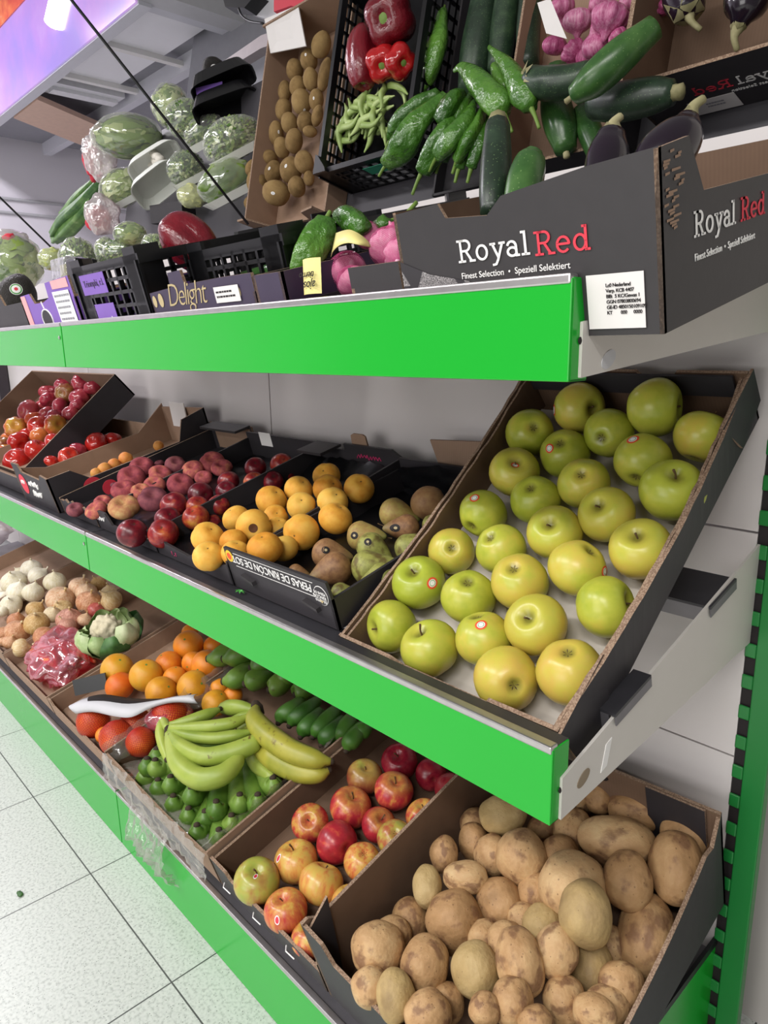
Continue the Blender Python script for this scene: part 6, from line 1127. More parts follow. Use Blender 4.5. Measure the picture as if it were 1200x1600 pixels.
# black plastic lattice crates
def lattice(mb, o, sd, hd, W, H, nx, nz, bar, dep):
    for i in range(nx + 1):
        p = o + sd * (W * i / nx); mb.prism([p - sd * bar / 2, p + sd * bar / 2, p + sd * bar / 2 + hd * H, p - sd * bar / 2 + hd * H], dep)
    for j in range(nz + 1):
        p = o + hd * (H * j / nz); mb.prism([p - hd * bar / 2, p + sd * W - hd * bar / 2, p + sd * W + hd * bar / 2, p + hd * bar / 2], dep)
def plastic_crate(label, O, x0, x1, D, V, N, H, Mprof, group):
    o = Vector((x0, O.y, O.z)); W = x1 - x0; r = empty('plastic_crate', o + X * W / 2 + V * D / 2, label, 'crate', group); Mi = Matrix.Translation(-r.location)
    MB().prism([o, o + X * W, o + X * W + V * D, o + V * D], N * .004).done('bottom', M['black'], r, mat=Mi)
    for nm, a_, sd, W_, od in (('front_panel', o, X, W, V), ('back_panel', o + V * (D - .006), X, W, V), ('side_panel', o, V, D, X), ('side_panel', o + X * (W - .006), V, D, X)):
        mb = MB(); n_ = max(4, int(W_ / .03)); 
        lattice(mb, a_ + N * .004, sd, N, W_, H - .014, n_, max(3, int(H / .022)), .006, od * .005)
        mb.prism([a_ + N * (H - .016), a_ + sd * W_ + N * (H - .016), a_ + sd * W_ + N * H, a_ + N * H], od * .012)
        if nm == 'front_panel':
            for z0, z1 in ((0, .18), (.82, 1)):
                mb.prism([a_ + sd * W_ * z0, a_ + sd * W_ * z1, a_ + sd * W_ * z1 + N * H, a_ + sd * W_ * z0 + N * H], od * .006)
        mb.done(nm, M['black'], r, mat=Mi)
    for sx in (0, 1):
        for sy in (0, 1):
            c = o + X * (W * sx) + V * (D * sy); k = .045
            e1 = X * (k if sx == 0 else -k); e2 = V * (k if sy == 0 else -k)
            MB().prism([c, c + e1, c + e1 * .9 + e2 * .2, c + e1 * .2 + e2 * .9, c + e2], N * (H + Mprof)).done('corner_post', M['black'], r, mat=Mi)
    return r, Mi, o
r, Mi, o = plastic_crate('black plastic lattice crate with violet card and a big red pepper on the upper shelf', TO, -1.44, -1.16, .42, TV, TN, .15, .012, 'black lattice crates')
patch('violet_card', o + X * .03 + TN * .098 - TV * .002, X, TN, .11, .036, M['purple'], r).matrix_local = Mi
patch('violet_card', o + X * .06 + TN * .01 - TV * .002, X, TN, .085, .07, M['purple'], r).matrix_local = Mi
text('card_print', 'Triomphi, r.l.', .017, o + X * .042 + TN * .112 - TV * .003, X, TN, M['dpurple'], r).matrix_local = Mi
patch('white_tag', o + X * .125 + TN * .035 - TV * .004, X + TN * -.4, TN, .03, .022, M['white'], r).matrix_local = Mi
r, Mi, o = plastic_crate('black plastic lattice crate of green peppers behind the cream script box', TO + TV * .06, -1.10, -.845, .40, TV, TN, .135, .012, 'black lattice crates')
r, Mi, o = plastic_crate('steeply tilted black lattice crate holding red peppers and flat beans', VO + VV * .10, -1.405, -1.115, .45, VV, VN, .115, .008, 'black lattice crates')  # this and the next cartons: mirror image built as real steep objects
patch('green_tag', o + X * .15 + VN * .07 - VV * .007, X, VN, .06, .03, flat('tag_green', '#1f8a68', .5), r).matrix_local = Mi
r, Mi, o = carton('kiwi_carton', 'steeply tilted brown carton of kiwis', 'carton', VO, -1.72, -1.425, .5, VV, VN, .10, .12, .10, mats=kr, shift=.035, pf=[(0, .12), (.04, .12), (.06, .05), (.22, .05), (.24, .09), (.295, .1)], hr=.06)
q = MB(); q.prism([o + X * .01 + VV * .44 + VN * .09, o + X * .17 + VV * .41 + VN * .09, o + X * .15 + VV * .50 + VN * .115, o + X * .01 + VV * .51 + VN * .12], VN * .003); q.done('white_card', M['paper'], r, mat=Mi)
r, Mi, o = carton('zucchini_carton', 'steeply tilted dark tray of zucchini and long green peppers', 'carton', VO, -1.10, -.90, .5, VV, VN, .03, .05, .03, mats=[M['ink'], M['ink'], M['ink2']], shift=.035)
r, Mi, o = carton('zucchini_carton', 'steeply tilted brown carton behind the pink garlic bulbs', 'carton', VO, -.89, -.66, .5, VV, VN, .07, .1, .08, mats=[M['ink'], M['kraft'], M['edge']], shift=.035)
r, Mi, o = carton('aubergine_carton', 'steeply tilted charcoal carton with mirror-reversed lettering at the top right', 'carton', VO, -.63, -.33, .42, VV, VN, .13, .13, .13, mats=[M['ink'], M['brown'], M['edge']], shift=.085)
fo = o - VV * .0008
s_ = slab('reversed_lettering', 'Royal', .02, fo + X * .235 + VN * .06, -X, VN, M['white'], r); s_.matrix_local = Mi
s_ = slab('reversed_lettering', 'Red', .02, fo + X * .145 + VN * .06, -X, VN, M['redprint'], r); s_.matrix_local = Mi
text('reversed_caption', 'Finest Selection', .0098, fo + X * .20 + VN * .045, -X, VN, M['white'], r).matrix_local = Mi
patch('white_sticker', fo + X * .07 + VN * .004 , X, VN, .07, .04, M['paper'], r).matrix_local = Mi
print_lines('sticker_print', fo + X * .095 + VN * .03 - VV * .0012, X, VN, .03, .008, 2, M['grey'], r, Mi, 3)

# ------------------------------------------------------------------ fruit prototypes (unit radius)
def prof(fn, n=22): return [fn(PI * i / n) for i in range(n + 1)]
def apple_prof(t):
    r = math.sin(t) * (1 + .06 * math.cos(t)); z = .93 * math.cos(t)
    if t < PI / 2: z -= .34 * math.exp(-(r / .30) ** 2)
    else: z += .22 * math.exp(-(r / .26) ** 2)
    return (max(r, 0), z)
def apple_def(seed, amp=.03, lob=.04):
    def d(p):
        th = math.atan2(p.y, p.x); rr = math.hypot(p.x, p.y)
        k = 1 + amp * noise.noise(Vector((p.x * .9 + seed * 5, p.y * .9, p.z * .9)))
        if p.z < 0: k += lob * math.cos(5 * th + seed) * min(1, -p.z)
        p.x *= k; p.y *= k; p.z *= 1 + amp * noise.noise(Vector((p.x + seed * 3, p.y, 7))); return p
    return d
def ball_prof(dt=.12, db=.05, zs=.95):
    def f(t):
        r = math.sin(t); z = zs * math.cos(t)
        if t < PI / 2: z -= dt * math.exp(-(r / .3) ** 2)
        else: z += db * math.exp(-(r / .25) ** 2)
        return (max(r, 0), z)
    return f
def suture(depth=.08, seed=0):
    def d(p):
        th = math.atan2(p.y, p.x); k = 1 - depth * math.exp(-(th / .22) ** 2) + .03 * noise.noise(Vector((p.x + seed, p.y, p.z)))
        p.x *= k; p.y *= k; return p
    return d
def lobes(n, amp, seed, top=.0):
    def d(p):
        th = math.atan2(p.y, p.x); rr = math.hypot(p.x, p.y)
        k = 1 + amp * (abs(math.cos(n * th / 2 + seed)) - .5) * min(1, rr * 1.3) + .05 * noise.noise(Vector((p.x + seed * 3, p.y, p.z)))
        p.x *= k; p.y *= k; return p
    return d
def build(fn_prof, deform, mats, name, seg=28, n=22):
    v, f = lathe(prof(fn_prof, n), seg, deform); return v, f
PROTO = {}
def proto(key, vf, mat):
    v, f = vf; me = mesh(key, v, f, mat, None, True); bv = BVHTree.FromPolygons(v, f); PROTO[key] = (me, bv); return key
def variant(key, newkey, mat):
    me = PROTO[key][0].copy(); me.materials.clear(); me.materials.append(mat); PROTO[newkey] = (me, PROTO[key][1]); return newkey
def top(key, d=Vector((0, 0, 1))):
    h = PROTO[key][1].ray_cast(d * 3 + Vector((.001, .001, 0)), -d); return h[0]

# small shared part meshes
def stem_mesh(l=.45, r=.035, bend=.15, mat='stem', name='stem'):
    Q, R_ = catmull([(0, 0, 0), (bend * .3, 0, l * .5), (bend, 0, l)], [r, r * .9, r * 1.3], 4); v, f = tube(Q, R_, 6); return mesh(name, v, f, M[mat], None, True)
def star_mesh(n=5, ro=.13, ri=.05, lift=.05, mat='husk', name='calyx'):
    mb = MB()
    for i in range(n):
        a_ = 2 * PI * i / n; w_ = .5
        mb.add([(0, 0, .0), (ri * math.cos(a_ - w_), ri * math.sin(a_ - w_), .01), (ro * math.cos(a_), ro * math.sin(a_), lift), (ri * math.cos(a_ + w_), ri * math.sin(a_ + w_), .01)], [[0, 1, 2, 3]])
    return mesh(name, mb.v, mb.f, M[mat])
STEM = stem_mesh(); STEMS = stem_mesh(.25, .03, .08); STAR = star_mesh(6, .17, .07, .06); LEAFSTAR = star_mesh(6, .42, .1, .12, 'cdark', 'calyx')
TUFT = stem_mesh(.5, .12, .1, 'onion_y', 'tip'); TUFTW = stem_mesh(.4, .1, .1, 'onion_w', 'tip')
GST = stem_mesh(.8, .11, .25, 'gstem')
DOT = mesh('navel', *(lambda mb: (mb.v, mb.f))(MB().prism([(.07 * math.cos(i * PI / 5), .07 * math.sin(i * PI / 5), -.01) for i in range(10)], (0, 0, .025))), M['gstem'])

def sticker(parent, key, d_local, size, rings, asp=1.0):
    """curved label on the fruit skin. rings: (outer fraction, material)"""
    bv = PROTO[key][1]; d = Vector(d_local).normalized(); a = d.cross(Vector((0, 0, 1)))
    a = a.normalized() if a.length > 1e-3 else Vector((1, 0, 0)); b = d.cross(a); mb = MB(); mats = []
    fr_ = [0] + [x[0] for x in rings]; S = 18; prev = None
    def pt(k, t):
        q = (d + (a * math.cos(t) * asp + b * math.sin(t)) * size * k).normalized(); h = bv.ray_cast(q * 3, -q)
        return (h[0] + q * .012) if h[0] else q
    for i, (k, mt) in enumerate(rings):
        mats.append(M[mt]); k0 = fr_[i]
        for s in range(S):
            t0, t1 = 2 * PI * s / S, 2 * PI * (s + 1) / S
            if k0 == 0: mb.add([pt(0, 0), pt(k, t0), pt(k, t1)], [[0, 1, 2]], i)
            else: mb.add([pt(k0, t0), pt(k, t0), pt(k, t1), pt(k0, t1)], [[0, 1, 2, 3]], i)
    return mb.done('sticker', mats, parent, True)

def place(name, key, c, radii, rot, label, cat, group=None):
    o = put(name, PROTO[key][0]); R4 = rot if isinstance(rot, Matrix) else rot.to_matrix().to_4x4()
    o.matrix_world = Matrix.Translation(Vector(c)) @ R4 @ Matrix.Diagonal((radii[0], radii[1], radii[2], 1))
    return tag(o, label, cat, group)
def kid(name, me, parent, d=Vector((0, 0, 1)), key=None, sink=.02, s=1.):
    p = top(key, d); rot = Vector((0, 0, 1)).rotation_difference(d).to_matrix().to_4x4()
    o = put(name, me, parent); o.matrix_local = Matrix.Translation(p - d * sink) @ rot @ Matrix.Rotation(random.uniform(0, 6.28), 4, 'Z') @ Matrix.Diagonal((s, s, s, 1)); return o
def tolocal(o, d): return (o.matrix_world.inverted().to_3x3() @ Vector(d)).normalized()
def apx(d): return (d['a'] * d['b']) ** .5
def rpole(spread=.6): return Vector((random.uniform(-1, 1) * spread, random.uniform(-1, 1) * spread, 1)).normalized()
def imgaxis(d, jitter=.3):
    """long axis of an oblong item"""
    ax = (RIGHT if d['a'] > d['b'] else DOWN); ax = Vector(ax); k = (CAM - Vector(d['c'])).normalized()
    return (ax - k * ax.dot(k) + Vector([random.uniform(-jitter, jitter) for _ in range(3)])).normalized()
UP = Vector((0, 0, 1)); DN = Vector((0, 0, -1))

# golden apples
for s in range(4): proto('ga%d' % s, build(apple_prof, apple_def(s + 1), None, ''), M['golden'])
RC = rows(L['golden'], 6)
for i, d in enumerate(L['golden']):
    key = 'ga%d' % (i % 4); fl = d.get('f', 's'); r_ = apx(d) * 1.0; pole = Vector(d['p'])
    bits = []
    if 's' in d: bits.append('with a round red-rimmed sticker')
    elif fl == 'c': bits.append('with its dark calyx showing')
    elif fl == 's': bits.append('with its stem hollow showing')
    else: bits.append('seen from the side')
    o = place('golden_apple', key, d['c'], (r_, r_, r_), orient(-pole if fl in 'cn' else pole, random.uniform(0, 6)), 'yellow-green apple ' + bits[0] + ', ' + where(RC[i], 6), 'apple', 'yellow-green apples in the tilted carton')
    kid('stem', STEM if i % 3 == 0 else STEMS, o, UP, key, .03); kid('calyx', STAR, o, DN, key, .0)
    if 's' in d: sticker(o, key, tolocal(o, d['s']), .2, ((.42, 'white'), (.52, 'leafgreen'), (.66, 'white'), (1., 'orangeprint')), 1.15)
# red apples
ra = {'r': 'redapple', 'd': 'darkapple', 'y': 'stripeapple', 'g': 'greenapple', 'm': 'stripeapple', 'o': 'redapple'}
for k, m in ra.items(): variant('ga%d' % (ord(k) % 4), 'ra' + k, M[m])
RC = rows(L['redapples'], 5)
names = {'r': 'red apple', 'd': 'dark crimson apple', 'y': 'yellow apple with red streaks', 'g': 'green and red apple', 'm': 'pale red and yellow apple', 'o': 'orange-red apple'}
for i, d in enumerate(L['redapples']):
    fl = d['f']; key = 'ra' + fl[1]; r_ = apx(d); pole = Vector(d['p'])
    o = place('red_apple', key, d['c'], (r_, r_, r_ * .97), orient(-pole if fl[0] == 'c' else pole, random.uniform(0, 6)), names[fl[1]] + (' with a small sticker' if 's' in d else '') + ', ' + where(RC[i], 5), 'apple', 'red apples in the carton')
    kid('stem', STEM if i % 2 == 0 else STEMS, o, UP, key, .03); kid('calyx', STAR, o, DN, key, .0)
    if 's' in d: sticker(o, key, tolocal(o, d['s']), .2, ((.75, 'redprint'), (1., 'white')), .6)
# pears
def pear_prof(t):
    z = math.cos(t); r = math.sin(t) * (1 - .0)
    if z > 0: zz = z * 1.75; r = math.sin(t) * (1 - .52 * z ** 1.1) + .02 * z
    else: zz = z * .95
    return (max(r, 0), zz - (.15 * math.exp(-(r / .22) ** 2) if z < 0 else 0) * -1)
for k, m in (('pr', 'brownpear'), ('pg', 'greenpear'), ('pm', 'pear')):
    proto(k, build(pear_prof, lambda p: Vector((p.x + .10 * max(0, p.z) ** 1.5, p.y, p.z)) * (1 + .03 * noise.noise(p * 1.3)), None, '', 24, 24), M[m])
RC = rows(L['pears'], 4)
for i, d in enumerate(L['pears']):
    key = 'pg' if d['f'][0] == 'g' else ('pm' if i % 2 else 'pr'); r_ = min(d['a'], d['b']) * .5 + max(d['a'], d['b']) * .5; pole = Vector(d['p'])
    o = place('pear', key, d['c'], (r_ * 1.1,) * 3, orient(pole, random.uniform(0, 6)), ('green mottled pear' if key == 'pg' else 'russet brown pear') + (' with a dark round sticker' if 's' in d else '') + ', ' + where(RC[i], 4) + ' of the pears', 'pear', 'pears in the carton')
    kid('stem', STEM, o, UP, key, .02); kid('calyx', STAR, o, DN, key, .0)
    if 's' in d: sticker(o, key, tolocal(o, d['s']), .28, ((.35, 'gold'), (1., 'dark')), .9)
# yellow peaches
for s in range(3): proto('pe%d' % s, build(ball_prof(.16, .02, .94), suture(.07, s), None, ''), M['peach'])
RC = rows(L['peaches'], 5)
for i, d in enumerate(L['peaches']):
    key = 'pe%d' % (i % 3); r_ = max(d['a'], d['b']) * .98; pole = Vector(d.get('p') or rpole())
    o = place('peach', key, d['c'], (r_, r_, r_ * .95), orient(pole, random.uniform(0, 6)), ('yellow peach with a brown bruise, ' if d['f'] == 'b' else 'yellow peach, ') + where(RC[i], 5) + ' of the carton', 'peach', 'yellow peaches in the carton')
    if d['f'] == 'b':
        q = sticker(o, key, UP + Vector((.05, .05, 0)), .3, ((1., 'bruise'),)); q.name = 'bruise'
    else: kid('stem_scar', STAR, o, UP, key, .0, .5)
# nectarines
for k, m in (('d', 'nectarine'), ('o', 'nectarine2')):
    for s in range(2): proto('ne%s%d' % (k, s), build(ball_prof(.17, .03, .95), suture(.06, s + 2), None, ''), M[m])
RC = rows(L['nectarines'], 5)
for i, d in enumerate(L['nectarines']):
    key = 'ne%s%d' % (d['f'], i % 2); r_ = max(d['a'], d['b']); pole = Vector(d.get('p') or rpole())
    o = place('nectarine', key, d['c'], (r_, r_, r_ * .95), orient(pole, random.uniform(0, 6)), ('dark red nectarine, ' if d['f'] == 'd' else 'orange-red nectarine, ') + where(RC[i], 5) + ' of the carton', 'nectarine', 'nectarines in the carton')
    kid('stem_scar', STAR, o, UP, key, .0, .6)
# flat peaches
for k in 'rdy':
    proto('fl' + k, build(lambda t: (math.sin(t) ** .8, .55 * math.cos(t) - (.3 if t < PI / 2 else -.2) * math.exp(-(math.sin(t) / .26) ** 2)), suture(.12, ord(k)), None, ''), M['flat_' + k])
RC = rows(L['flat'], 5)
for i, d in enumerate(L['flat']):
    key = 'fl' + d['f']; r_ = max(d['a'], d['b']); pole = Vector(d.get('p') or rpole(.3))
    pole = (pole + Vector((0, -.15, .5))).normalized()
    o = place('flat_peach', key, d['c'], (r_, r_ * .96, r_ * 1.05), orient(pole, random.uniform(0, 6)), {'r': 'rosy', 'd': 'dusky', 'y': 'pale yellow'}[d['f']] + ' flat peach, ' + where(RC[i], 5) + ' of the carton', 'peach', 'flat peaches in the carton')
    kid('stem_scar', STAR, o, UP, key, .0, .7)
# apricots
proto('apri', build(ball_prof(.1, .02, 1.), suture(.07, 4), None, ''), M['apricot'])
RC = rows(L['apricots'], 1)
for i, d in enumerate(L['apricots']):
    r_ = d['a'] * .9; o = place('apricot', 'apri', d['c'], (r_, r_, r_), orient(rpole(), i), 'orange apricot, %s along the tall dark box' % ('leftmost' if RC[i][1] == 0 else ordn(RC[i][1]) + ' from the left'), 'apricot', 'apricots in the tall box')
    kid('stem_scar', STAR, o, UP, 'apri', .0, .5)
# tomatoes
for k, m in (('r', 'tom_r'), ('p', 'tom_p'), ('o', 'tom_o'), ('y', 'tom_y'), ('m', 'tom_m'), ('k', 'tom_r')):
    rib = lobes(9, .10 if k in 'pym' else .05, ord(k) % 5)
    proto('to' + k, build(ball_prof(.22, .06, .82), rib, None, '', 36), M[m])
tn = {'r': 'round red', 'k': 'red', 'p': 'ribbed pink', 'o': 'orange-red', 'y': 'red tomato with yellow shoulders, ribbed', 'm': 'brownish green-red'}
for grp, wh, k_ in (('tomatoes', 'the tilted tomato carton', 7), ('lowtomatoes', 'the low tomato tray', 2)):
    RC = rows(L[grp], k_)
    for i, d in enumerate(L[grp]):
        key = 'to' + d['f']; r_ = max(d['a'], d['b']) * 1.02; pole = Vector(d.get('p') or rpole(.5))
        lab = (tn[d['f']] + ' tomato' if d['f'] != 'y' else 'ribbed red and yellow tomato') + (' with green leafy stalk' if d['f'] == 'k' else '')
        o = place('tomato', key, d['c'], (r_, r_, r_), orient(pole, random.uniform(0, 6)), lab + ', ' + where(RC[i], k_) + ' of ' + wh, 'tomato', 'tomatoes in ' + wh)
        kid('calyx', LEAFSTAR, o, UP, key, .03, 1.3 if d['f'] == 'k' else .75)
# onions
def onion_prof(t):
    r = math.sin(t); z = .9 * math.cos(t)
    if t < PI / 2: z += .28 * math.exp(-(r / .22) ** 2); 
    else: z -= .05 * math.exp(-(r / .2) ** 2)
    return (max(r, 0), z)
for k in 'oypwr':
    proto('on' + k, build(onion_prof, lambda p, k=k: Vector((p.x, p.y, p.z)) * (1 + .05 * noise.noise(Vector((p.x * 1.5 + ord(k), p.y * 1.5, p.z)))), None, '', 24), M['onion_' + k])
on = {'o': 'brown onion', 'y': 'yellow-skinned onion', 'p': 'pinkish onion', 'w': 'white onion', 'r': 'small red onion'}
for grp, wh, k_ in (('onions', 'the brown onion carton', 5), ('whiteonions', 'the white onion carton', 3)):
    RC = rows(L[grp], k_)
    for i, d in enumerate(L[grp]):
        key = 'on' + d['f']; r_ = (d['a'] + max(d['a'], d['b'])) / 2; pole = Vector(d.get('p') or rpole(1.))
        o = place('onion', key, d['c'], (r_, r_, r_ * .95), orient(pole, random.uniform(0, 6)), on[d['f']] + ', ' + where(RC[i], k_) + ' of ' + wh, 'onion', 'onions in ' + wh)
        kid('dry_tip', TUFTW if d['f'] == 'w' else TUFT, o, UP, key, .1, .7)
# oranges
for k, m in (('', 'orange'), ('y', 'orange_y'), ('n', 'netorange')):
    proto('or' + k, build(ball_prof(.05, .02, .97), lambda p: p * (1 + .02 * noise.noise(p * 1.2)), None, ''), M[m])
RC = rows(L['oranges'], 4)
for i, d in enumerate(L['oranges']):
    key = 'or' + d['f']; r_ = max(d['a'], d['b']); o = place('orange', key, d['c'], (r_, r_, r_), orient(Vector(d.get('p') or rpole()), i), ('yellowish orange, ' if d['f'] else 'deep orange-coloured orange, ') + where(RC[i], 4) + ' of the loose oranges', 'orange', 'loose oranges in the carton')
    kid('navel', DOT, o, UP, key, -.004)
RC = rows(L['netoranges'], 2)
for i, d in enumerate(L['netoranges']):
    r_ = max(d['a'], d['b']); o = place('orange', 'orn', d['c'], (r_, r_, r_), orient(rpole(), i), 'reddish orange inside the red net bag, ' + where(RC[i], 2), 'orange', 'oranges in the net bag')
    kid('navel', DOT, o, UP, 'orn', -.004)
# potatoes
for s in range(7): proto('po%d' % s, blob(4, .11, .75, s + 1, (.5 + .0, .5, .5)), M['potato_g'] if s == 2 else M['potato'])
P7 = {k: PROTO['po%d' % k] for k in range(7)}
RC = rows(L['potatoes'], 8)
for i, d in enumerate(L['potatoes']):
    s = i % 7; key = 'po%d' % s; a_, b_ = d['a'], d['b']; big, sm = max(a_, b_), min(a_, b_)
    ax = imgaxis(d, .12); rot = orient(ax, random.uniform(0, 6))
    sz = 'large' if big * 2 > .085 else 'small' if big * 2 < .052 else 'medium'; shp = 'oval' if big / sm > 1.2 else 'roundish'
    place('potato', key, d['c'], (2 * sm, 2 * sm, 2 * big), rot, f'{sz} {shp} ' + ('greenish' if s == 2 else 'brown') + ' potato, ' + where(RC[i], 8) + ' of the carton', 'potato', 'potatoes in the deep carton')
# kiwis
for s in range(3): proto('ki%d' % s, blob(3, .06, 1., s + 4, (.5, .5, .5)), M['kiwi'])
RC = rows(L['kiwis'], 8)
for i, d in enumerate(L['kiwis']):
    key = 'ki%d' % (i % 3); a_, b_ = d['a'], d['b']; big, sm = max(a_, b_), min(a_, b_); big = max(big, sm * 1.15)
    o = place('kiwi', key, d['c'], (2 * sm, 2 * sm, 2 * big), orient(imgaxis(d, .3), random.uniform(0, 6)), 'brown fuzzy kiwi' + (' with a small white sticker' if 's' in d else '') + ', ' + where(RC[i], 8) + ' of the kiwi carton', 'kiwi', 'kiwis in the tilted carton')
    if 's' in d: sticker(o, key, tolocal(o, d['s']), .15, ((.4, 'lgrey'), (1., 'white')), .8)
# garlic
def garlic_prof(t):
    r = math.sin(t); z = .75 * math.cos(t)
    if t < PI / 2: z += .55 * math.exp(-(r / .2) ** 2)
    else: z += .1 * math.exp(-(r / .25) ** 2)
    return (max(r, 0), z)
for s in range(2):
    proto('gl%d' % s, build(garlic_prof, lobes(9, .16, s), None, '', 36), M['garlic']); proto('gw%d' % s, build(garlic_prof, lobes(9, .12, s + 3), None, '', 36), M['garlicw'])
def net_mesh(name, mat, na=26, nb=16, seed=0, scale=(1, 1, 1), w=.012):
    v, f = lathe([(math.sin(PI * i / nb), math.cos(PI * i / nb)) for i in range(nb + 1)], na)
    mb = MB(); seen = set()
    vv = []
    for k, p in enumerate(v):
        vv.append(Vector((p.x * scale[0], p.y * scale[1], p.z * scale[2])) * (1 + .05 * noise.noise(p * 2 + Vector((seed, 0, 0)))))
    for q in f:
        if len(q) == 4: pr = ((q[0], q[2]), (q[1], q[3]))
        else: pr = ((q[0], q[1]),)
        for a_, b_ in pr:
            p, s = vv[a_], vv[b_]; d = (s - p).normalized(); n_ = ((p + s) / 2).normalized(); t_ = d.cross(n_) * w
            mb.add([p - t_, p + t_, s + t_, s - t_], [[0, 1, 2, 3]])
    return mesh(name, mb.v, mb.f, mat)
GNET = net_mesh('net_mesh', M['net'], 44, 26, 1, (1, 1, .9), .008)
RC = rows(L['garlic'], 4)
for i, d in enumerate(L['garlic']):
    r_ = max(d['a'], d['b']); key = 'gl%d' % (i % 2)
    o = place('garlic_bulb', key, d['c'], (r_, r_, r_), orient(Vector(d.get('p') or rpole(1.)), i), 'purple garlic bulb, ' + where(RC[i], 4) + ' of the hanging cluster', 'garlic', 'purple garlic bulbs at the top')
    kid('root', STAR, o, DN, key, .0, .8)
gt = [Vector(p) for p in L['gtag']]; o = MB().prism([gt[0], gt[1], gt[2], gt[3]], (CAM - gt[0]).normalized() * .001).done('paper_tag', M['paper']); tag(o, 'white paper tag with small print hanging on the purple garlic', 'tag')
RC = rows(L['netgarlic'], 3)
for i, d in enumerate(L['netgarlic']):
    r_ = max(d['a'], d['b']); key = 'gw%d' % (i % 2)
    o = place('garlic_bulb', key, d['c'], (r_, r_, r_), orient(Vector(d.get('p') or rpole(1.)), i), 'pink-netted garlic bulb on the upper shelf, ' + where(RC[i], 3), 'garlic', 'netted garlic bulbs on the upper shelf')
    n_ = put('net', GNET, o); n_.scale = (1.06, 1.06, 1.1)
T_, B_ = [[Vector(p) for p in row] for row in L['garlicband']]
T2, _ = catmull(T_, [1] * len(T_), 4); B2, _ = catmull(B_, [1] * len(B_), 4); nn = len(T2)
o = put('garlic_band', mesh('garlic_band', T2 + B2, [[i + nn, i + nn + 1, i + 1, i] for i in range(nn - 1)], M['yellowlabel'], None, True)); so_ = o.modifiers.new('thick', 'SOLIDIFY'); so_.thickness = .0008
tag(o, 'curved cream paper band draped over the garlic nets', 'label')
c = Vector((-.752, .565, 1.284)); v = [c + X * (.002 + .036 * s) + Vector((0, -.006 * math.sin(s * PI), -.042 * d)) for d in (0, 1) for s in [i / 8 for i in range(9)]]
o = put('garlic_label', mesh('garlic_label', v, [[i + 9, i + 10, i + 1, i] for i in range(8)], M['yellowlabel'], None, True)); tag(o, 'cream garlic label with upside-down brown script, against the shelf trim', 'label')
text('script', 'ajos', .015, c + X * .036 + Vector((0, -.0075, -.027)), -X, Vector((0, 0, -1)), M['dark'], o, shear=.3)
text('script', 'tierno', .012, c + X * .034 + Vector((0, -.0075, -.016)), -X, Vector((0, 0, -1)), M['dark'], o, shear=.3)
# bell peppers
def pepper_prof(t):
    r = math.sin(t) ** .75; z = 1.05 * math.cos(t)
    if t < PI / 2: z -= .38 * math.exp(-(r / .34) ** 2)
    else: z += .2 * math.exp(-(r / .3) ** 2); r *= 1 - .12 * (1 - math.sin(t))
    return (max(r, 0), z)
for k, m in (('rd', 'redpepper'), ('rb', 'brightpepper')): proto(k, build(pepper_prof, lobes(4, .22, .4), None, '', 40), M[m])
CAP = mesh('cap', *blob(3, .15, 1.5, 3, (.3, .3, .14)), M['gstem'], None, True)
rpn = ['largest dark red pepper at the top, green stalk facing out', 'long dark crimson pepper on the left of its crate', 'smaller bright red pepper above the beans, left one', 'smaller bright red pepper above the beans, right one']
for i, d in enumerate(L['redpeppers']):
    key = 'rb' if d['f'] == 'b' else 'rd'; r_ = (d['a'] * d['b']) ** .5
    pole = Vector(d['p']) if i != 1 else DOWN
    rr = (r_, r_, r_ * .9) if i != 1 else (d['a'], d['a'], d['b'])
    o = place('red_pepper', key, d['c'], rr, orient(pole, i), rpn[i] + ', in the tilted black crate', 'pepper', 'red peppers in the tilted crate')
    q = kid('stalk', CAP, o, UP, key, .0); 
d = L['bigpepper'][0]; pole = (DOWN * .6 + RIGHT * .75).normalized(); r_ = d['b'] * .92
o = place('red_pepper', 'rd', d['c'], (r_, r_, r_ * 1.35), orient(pole, 1.), 'large glossy dark red pepper lying on the front black crate', 'pepper'); kid('stalk', CAP, o, UP, 'rd', .0)
# long green peppers
def long_thing(name, d, mat, label, cat, group, seg=16, cross=None, stem=None, per=5):
    Q, R_ = catmull(d['p'], d['r'], per); v, f = tube(Q, R_, seg, cross); c = sum(Q, Vector()) / len(Q)
    o = put(name, mesh(name, [p - c for p in v], f, M[mat], None, True)); o.location = c; tag(o, label, cat, group)
    return o, Q, R_, c
gp = lambda s: (lambda th, t: 1 + .10 * noise.noise(Vector((math.cos(th) * 1.5, math.sin(th) * 1.5, t * 7 + s * 3))) + .14 * math.cos(3 * th + s + 2 * t) * (1 - .5 * t) + .06 * math.cos(2 * th + 5 * t + s))
def stalk(o, Q, R_, c, l=.03, r=.0035, mat='gstem', name='stalk', down=.3):
    d = (Q[0] - Q[1]).normalized(); p = Q[0] - c
    mb = MB(); mb.tube(*catmull([p - d * .004, p + d * l * .5 + DOWN * l * down * .3, p + d * l + DOWN * l * down], [r * 1.6, r, r * .9], 4), 7)
    a_ = d.orthogonal().normalized(); b_ = d.cross(a_)
    mb.tube([p - d * .004, p + d * .002], [R_[0] * .75, R_[0] * .3], 8); return mb.done(name, M[mat], o, True)
k = 0
